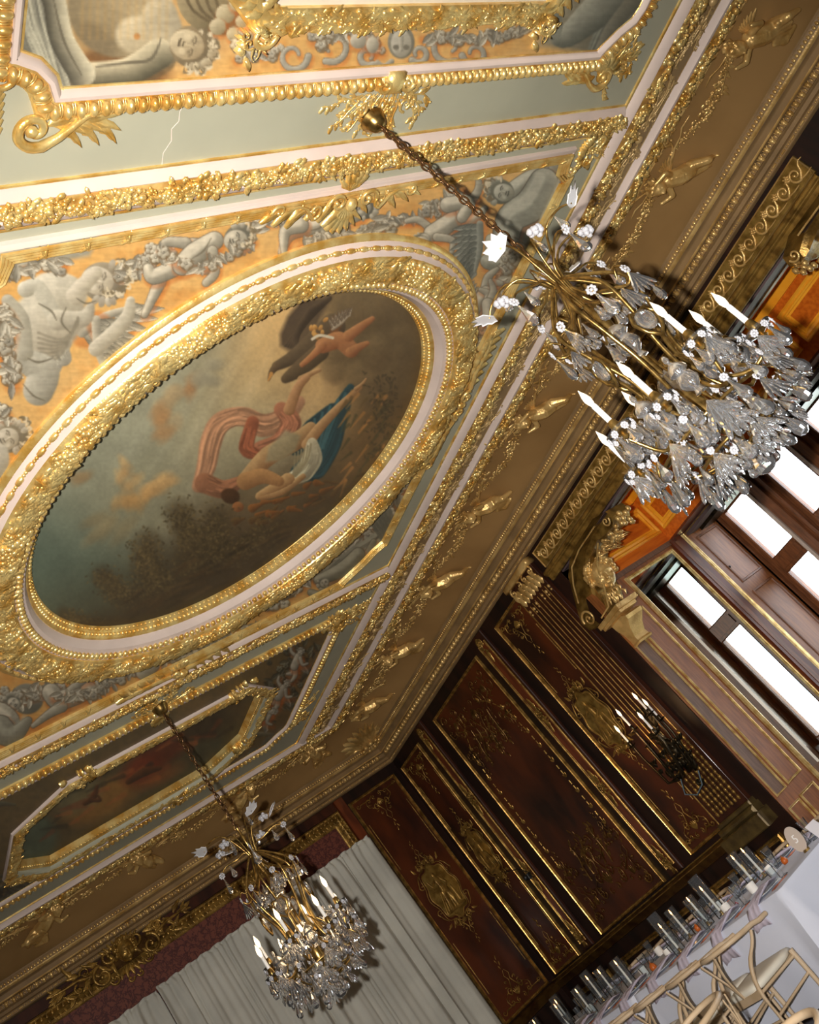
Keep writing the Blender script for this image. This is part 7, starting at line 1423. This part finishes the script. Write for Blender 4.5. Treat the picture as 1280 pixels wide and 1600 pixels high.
# ------------------------------------------------------------------ dining tables, chairs and table settings (metres)
def linen_table(x0, x1, y0, y1, label, seed):
    t = thing('dining_table', ((x0 + x1) / 2, (y0 + y1) / 2, 0), label, 'table', 'white linen tables'); m = MB(); m.box(x0 + .02, x1 - .02, y0 + .02, y1 - .02, .715, .74); m.build('table_board', CHAIRW, t)
    for x in (x0 + .12, x1 - .12):
        for y in (y0 + .15, y1 - .15): MB().box(x - .02, x + .02, y - .02, y + .02, 0, .715).build('leg', BLACK, t)
    P = [(x0, y0), (x1, y0), (x1, y1), (x0, y1)]; pts, an = resample(P, .045); rg = np.random.default_rng(seed); n = len(pts); nx_ = np.sin(an); ny_ = -np.cos(an); w_ = np.sin(np.cumsum(rg.uniform(.1, .5, n))) * .5 + .5 * np.sin(np.arange(n) * .21)
    near = np.minimum.reduce([np.hypot(pts[:, 0] - px, pts[:, 1] - py) for px, py in P]); cr = np.clip(1 - near / .16, 0, 1)
    rows = [(.748, 0, 0), (.742, .006, 0), (.70, .012, .15), (.45, .03, .7), (.2, .045, 1.1), (.03, .055, 1.3)]
    V = np.vstack([np.column_stack([pts[:, 0] + nx_ * (o + a * .016 * w_ + a * cr * .05), pts[:, 1] + ny_ * (o + a * .016 * w_ + a * cr * .05), np.full(n, z)]) for z, o, a in rows])
    F = [(k * n + i, k * n + (i + 1) % n, (k + 1) * n + (i + 1) % n, (k + 1) * n + i) for k in range(len(rows) - 1) for i in range(n)]
    c = MB().add(V, F); c.add(np.vstack([V[:n]]), [tuple(range(n))]); o = c.build('tablecloth', CLOTH, smooth=50); tag(o, label.replace('table', 'linen cloth draped over the table', 1), 'tablecloth', 'white tablecloths'); return t
linen_table(5.95, 7.20, 6.42, 8.72, 'first table of the long row, nearest the bay', 1)
linen_table(5.95, 7.20, 8.77, 11.0, 'middle table of the long row, beyond the first', 2)
linen_table(5.95, 7.20, 11.05, 12.35, 'last table of the long row, nearest the back wall', 3)
linen_table(1.55, 2.75, .9, 3.5, 'near table below the lower right picture corner', 4)
CHAIR = None
def wishbone():
    t = thing('wishbone_chair', (0, 0, 0), 'x', 'chair', 'limewashed wishbone chairs')
    def sp(P, n=18):
        P = np.asarray(P, float); tt = np.linspace(0, len(P) - 1, n); Q = []
        for q in tt:
            i = min(int(q), len(P) - 2); f = q - i; p0, p1, p2, p3 = P[max(i - 1, 0)], P[i], P[i + 1], P[min(i + 2, len(P) - 1)]; Q.append(.5 * (2 * p1 + (p2 - p0) * f + (2 * p0 - 5 * p1 + 4 * p2 - p3) * f * f + (3 * p1 - p0 - 3 * p2 + p3) * f ** 3))
        return Q
    a = np.linspace(.08 * PI, 1.92 * PI, 30); a = a[(a > .36 * PI) & (a < 1.64 * PI)]; a = np.linspace(.36 * PI, 1.64 * PI, 26)
    P = [(.27, .235, .695), (.17, .243, .70)] + [(.04 + .25 * math.cos(x) * 1.08, .243 * math.sin(x), .70 + .045 * (1 - math.cos(x - 0)) * .5) for x in np.linspace(.42 * PI, 1.58 * PI, 20)] + [(.17, -.243, .70), (.27, -.235, .695)]
    MB().tube(P, .0175, 8).build('back_rail', CHAIRW, t, smooth=180)
    for s_ in (1, -1):
        MB().tube([(.21, s_ * .235, 0), (.215, s_ * .24, .2), (.215, s_ * .24, .44)], [.013, .018, .02], 8).build('leg', CHAIRW, t, smooth=180)
        MB().tube(sp([(-.22, s_ * .2, 0), (-.20, s_ * .195, .22), (-.185, s_ * .19, .42), (-.12, s_ * .22, .56), (.0, s_ * .24, .64), (.06, s_ * .243, .695)]), [.013] * 6 + [.018] * 6 + [.014] * 6, 8, flat=.8).build('leg', CHAIRW, t, smooth=180)
        MB().tube([(.21, s_ * .235, .40), (-.185, s_ * .19, .40)], .017, 8, flat=.7).build('seat_rail', CHAIRW, t, smooth=180)
        MB().tube([(.21, s_ * .238, .27), (-.19, s_ * .192, .24)], .011, 6).build('stretcher', CHAIRW, t, smooth=180)
        MB().tube(sp([(-.195, 0, .42), (-.215, s_ * .01, .52), (-.235, s_ * .04, .62), (-.245, s_ * .10, .73)], 12), .016, 6, flat=.35).build('splat', CHAIRW, t, smooth=180)
    MB().tube([(.215, -.24, .40), (.215, .24, .40)], .018, 8).build('seat_rail', CHAIRW, t, smooth=180); MB().box(-.2, -.17, -.19, .19, .375, .425).build('seat_rail', CHAIRW, t); MB().tube([(-.195, -.195, .21), (-.195, .195, .21)], .011, 6).build('stretcher', CHAIRW, t, smooth=180)
    R = np.array([(.235, -.25), (.235, .25), (-.19, .21), (-.19, -.21)]); m = MB(); q = []
    for k in range(4):
        p0 = R[k]; c = R.mean(0)
        for u in np.linspace(0, 1, 5, endpoint=False): d = R[(k + 1) % 4] - p0; q.append(p0 + d * (.08 + .84 * u))
    q = np.array(q); c = q.mean(0); V = []; n = len(q)
    for z, s in ((.415, .92), (.425, 1.0), (.445, 1.02), (.462, .97), (.47, .85), (.472, .5)): V.append(np.column_stack([c + (q - c) * s, np.full(n, z)]))
    V = np.vstack(V); m.add(V, [(k * n + i, k * n + (i + 1) % n, (k + 1) * n + (i + 1) % n, (k + 1) * n + i) for k in range(5) for i in range(n)]); m.add(V[-n:], [tuple(range(n))]); m.build('seat_cushion', CUSH, t, smooth=60); return t
ch = wishbone(); used = [False]
def chair(x, y, rz, label):
    if not used[0]: used[0] = True; o = ch; o.location = (x, y, 0); o.rotation_euler = (0, 0, rz); o['label'] = label
    else: o = copy_tree(ch, None, (x, y, 0), rz, label)
    return o
nm = ['first', 'second', 'third', 'fourth', 'fifth', 'sixth', 'seventh', 'eighth', 'ninth']
for k in range(8): chair(5.60, 6.85 + .53 * k + (.12 if k > 3 else 0), .06 * ((k * 7) % 3 - 1), 'pale wishbone chair, %s from the bay on the near side of the long row' % nm[k])
for k in range(8): chair(7.57, 6.80 + .56 * k, PI + .05 * ((k * 5) % 3 - 1), 'pale wishbone chair, %s from the bay, wall side of the long row' % nm[k])
chair(3.05, 3.95, PI + .2, 'pale wishbone chair back rising at the lower right picture corner'); chair(4.15, 5.80, PI - .5, 'pale wishbone chair alone, its bent rail at the bottom edge')
# settings
CYL = MB().lathe([(.0005, 0), (.044, 0), (.0455, .004), (.0455, .30), (.0435, .30), (.0435, .008), (.0005, .008)], 20).mesh('glass_cylinder', CUPG, smooth=40)
TAP = MB().lathe([(.0005, 0), (.011, 0), (.009, .19), (.004, .195), (.0005, .196)], 10).mesh('taper', WAX, smooth=40)
FLM = MB().lathe([(.0005, 0), (.0045, .006), (.0062, .014), (.004, .028), (.0005, .045)], 8).mesh('flame', FLAME, smooth=180)
HLD = MB().lathe([(.0005, 0), (.034, 0), (.034, .006), (.014, .012), (.013, .03), (.016, .034)], 12).mesh('holder', BRASS, smooth=40)
VOT = MB().lathe([(.0005, 0), (.034, 0), (.040, .01), (.041, .07), (.036, .07), (.035, .045), (.0005, .043)], 16).mesh('votive_cup', mat('white_votive_glass', (240, 236, 228), .3), smooth=40)
GOB = MB().lathe([(.0005, 0), (.033, 0), (.028, .006), (.006, .012), (.006, .06), (.018, .075), (.032, .11), (.042, .17), (.0405, .17), (.030, .112), (.014, .08), (.0005, .078)], 16).mesh('goblet', CUPG, smooth=40)
TUM = MB().lathe([(.0005, 0), (.03, 0), (.036, .10), (.0345, .10), (.029, .008), (.0005, .008)], 16).mesh('tumbler', CUPG, smooth=40)
PLT = MB().lathe([(.0005, 0), (.07, 0), (.12, .012), (.135, .016), (.134, .019), (.07, .006), (.0005, .005)], 28).mesh('plate', mat('smoky_glass_plate', (200, 204, 208), .1), smooth=40)
ZT = .748
def lone(me, name, loc, label, cat, group=None, R=None, sc=1.0): o = inst(me, name, None, loc, R, sc); return tag(o, label, cat, group)
cyl = [(6.90, 7.62, .95), (6.84, 7.40, .85), (6.55, 7.80, 1.2), (6.51, 7.98, .9), (6.60, 8.40, .95), (6.29, 8.24, 1.2), (6.20, 8.98, .95), (6.48, 9.70, .95), (6.72, 10.3, 1.05), (6.40, 10.1, .95), (6.81, 11.2, 1.05), (6.62, 11.5, .95), (6.5, 10.75, .95)]
for k, (x, y, s_) in enumerate(cyl):
    t = thing('candle_cylinder', (x, y, ZT), 'lit white taper in a clear glass cylinder, %s counting from the bay end' % (['first', 'second', 'third', 'fourth', 'fifth', 'sixth', 'seventh', 'eighth', 'ninth', 'tenth', 'eleventh', 'twelfth', 'thirteenth'][sorted(range(len(cyl)), key=lambda i: cyl[i][1]).index(k)]), 'candle', 'taper candles in glass cylinders')
    inst(CYL, 'glass_cylinder', t, (x, y, ZT), None, (1.2, 1.2, s_)); inst(HLD, 'holder', t, (x, y, ZT + .009)); c = inst(TAP, 'taper', t, (x, y, ZT + .035)); f = bpy.data.objects.new('flame', FLM); COL.objects.link(f); f.parent = c; f.location = (0, 0, .197)
for k, (x, y) in enumerate(((6.73, 7.18), (6.55, 7.30), (6.50, 7.66), (6.45, 8.60), (6.47, 9.10), (6.60, 10.4), (6.85, 8.1), (6.9, 9.3))): lone(VOT, 'votive', (x, y, ZT), 'short white votive cup, %s from the bay end of the row' % nm[[7.18, 7.30, 7.66, 8.1, 8.60, 9.10, 9.3, 10.4].index(y)], 'candle holder', 'white votive cups')
NAP = []
COP = mat('copper_cutlery', (206, 128, 96), .3, .85)
m = MB(); m.tube([(0, -.1, .004), (0, 0, .005), (0, .04, .006), (0, .1, .003)], [.005, .004, .009, .007], 6, flat=.5); KN = m.mesh('knife', COP, smooth=180)
for k in range(9):
    y = 6.78 + .53 * k
    for s_ in (1, -1):
        x = 6.14 if s_ > 0 else 7.01; side = 'near side' if s_ > 0 else 'wall side'; w = nm[k]; rg = np.random.default_rng(k + (0 if s_ > 0 else 40))
        lone(PLT, 'plate', (x + .02, y, ZT), 'smoky clear plate, %s place from the bay, %s of the row' % (w, side), 'plate', 'place settings')
        lone(KN, 'knife', (x + .02, y - .17, ZT), 'copper knife, %s place from the bay, %s of the row' % (w, side), 'cutlery', 'copper cutlery', rotm(0, 0, PI / 2)); lone(KN, 'knife', (x + .02, y - .20, ZT), 'copper spoon handle, %s place from the bay, %s' % (w, side), 'cutlery', 'copper cutlery', rotm(0, 0, PI / 2))
        lone(GOB, 'goblet', (x + s_ * .17, y - .12, ZT), 'ribbed clear goblet, %s place from the bay, %s of the row' % (w, side), 'glass', 'clear goblets'); lone(TUM, 'tumbler', (x + s_ * .18, y - .02, ZT), 'clear tumbler, %s place from the bay, %s of the row' % (w, side), 'glass', 'clear tumblers')
        if k < 8:   # gauze napkin lying over the plate and hanging down
            V = []; n = 9; 
            for r, (dx, z, wd) in enumerate(((.16, ZT + .03, .05), (.08, ZT + .045, .06), (.0, ZT + .04, .06), (-.10, ZT + .03, .07), (-.20, ZT + .012, .08), (-.222, ZT - .03, .085), (-.228, ZT - .06 - .05 * rg.random(), .09), (-.230, ZT - .10 - .08 * rg.random(), .10))):
                for c in range(n): u = c / (n - 1) * 2 - 1; V.append((x + s_ * (dx - .006 * math.sin(c * 2.1 + r * .4)), y + u * wd + .01 * math.sin(r * 1.3 + k), z + .014 * math.sin(c * 1.9 + r * .9) * (r < 5) + rg.uniform(-.004, .004) - (.02 * abs(u) if r == 7 else 0)))
            F = [(r * n + c, r * n + c + 1, (r + 1) * n + c + 1, (r + 1) * n + c) for r in range(7) for c in range(n - 1)]; o = MB().add(V, F).build('gauze_napkin', RUNN, smooth=180); sd = o.modifiers.new('s', 'SOLIDIFY'); sd.thickness = .004; tag(o, 'crumpled lilac gauze napkin, %s place from the bay, %s of the row' % (w, side), 'napkin', 'gauze napkins')
BER = mat('red_berry', (176, 30, 26), .3); AMB = mat('amber_fruit', (186, 92, 26), .4)
for k, (x, y, r, mm, l) in enumerate(((6.35, 8.78, .035, AMB, 'small amber pear-shaped fruit between the glass cylinders'), (6.62, 7.36, .022, BER, 'red berry beside the first white votive'), (6.50, 7.52, .016, BER, 'small red berry on a glass rim, third place'), (6.66, 8.32, .03, AMB, 'brownish fruit behind the tall cylinders'), (6.72, 6.98, .03, AMB, 'amber fruit lying behind the numbered card'))):
    f = MB(); f.lathe([(.0005, 0), (r * .7, r * .1), (r, r * .7), (r * .8, r * 1.4), (r * .3, r * 1.9), (.0005, r * 2)], 12, c=(x, y, ZT)); f.tube([(x, y, ZT + r * 1.95), (x + .004, y, ZT + r * 2.4)], .0025, 5); o = f.build('fruit', mm, smooth=180); tag(o, l, 'fruit')
# numbered oval card
sg = thing('table_number_card', (6.60, 6.60, ZT), 'oval greige table-number card with a white 5 standing at the table end', 'sign'); od = np.array([-.95, -.28, 0.12]); od /= np.linalg.norm(od); up = np.array([0, 0, 1.0]); up -= od * (od @ up); up /= np.linalg.norm(up); sd = np.cross(up, od); Rg = np.column_stack([sd, up, od]); c0 = np.array([6.60, 6.60, ZT + .11])
MB().prism([(.068 * math.cos(a), .10 * math.sin(a)) for a in np.linspace(0, 2 * PI, 40, endpoint=False)], -.003, .003, lambda P: np.asarray(P) @ Rg.T + c0).build('card', mat('greige_card', (196, 180, 166), .7), sg)
MB().tube([(6.61, 6.60, ZT), (6.61, 6.60, ZT + .02)], .03, 10).build('foot', BRASS, sg)
cu = bpy.data.curves.new('numeral', 'FONT'); cu.body = '5'; cu.size = .085; cu.align_x = 'CENTER'; cu.align_y = 'CENTER'; cu.extrude = .0008; to = bpy.data.objects.new('numeral_tmp', cu); COL.objects.link(to)
dg = bpy.context.evaluated_depsgraph_get(); me = bpy.data.meshes.new_from_object(to.evaluated_get(dg)); bpy.data.objects.remove(to); me.materials.clear(); me.materials.append(mat('white_ink', (245, 243, 240), .6)); inst(me, 'numeral', sg, c0 + od * .0042, Rg)
mnu = MB(); mnu.prism([(-.05, -.075), (.05, -.075), (.05, .075), (-.05, .075)], 0, .002, lambda P: np.asarray(P) @ rotm(.9, 0, -.5).T + np.array([6.75, 6.50, ZT + .06])); mnu = mnu.build('menu_card', mat('white_menu', (232, 230, 236), .6)); tag(mnu, 'tilted white menu card at the bay end of the table', 'card')
# near table candle
t = thing('candle_cylinder', (2.12, 2.42, ZT), 'glass cylinder with a lit taper on the near table at the right corner', 'candle', 'taper candles in glass cylinders'); inst(CYL, 'glass_cylinder', t, (2.12, 2.42, ZT)); inst(HLD, 'holder', t, (2.12, 2.42, ZT + .009)); c = inst(TAP, 'taper', t, (2.12, 2.42, ZT + .035)); f = bpy.data.objects.new('flame', FLM); COL.objects.link(f); f.parent = c; f.location = (0, 0, .197)
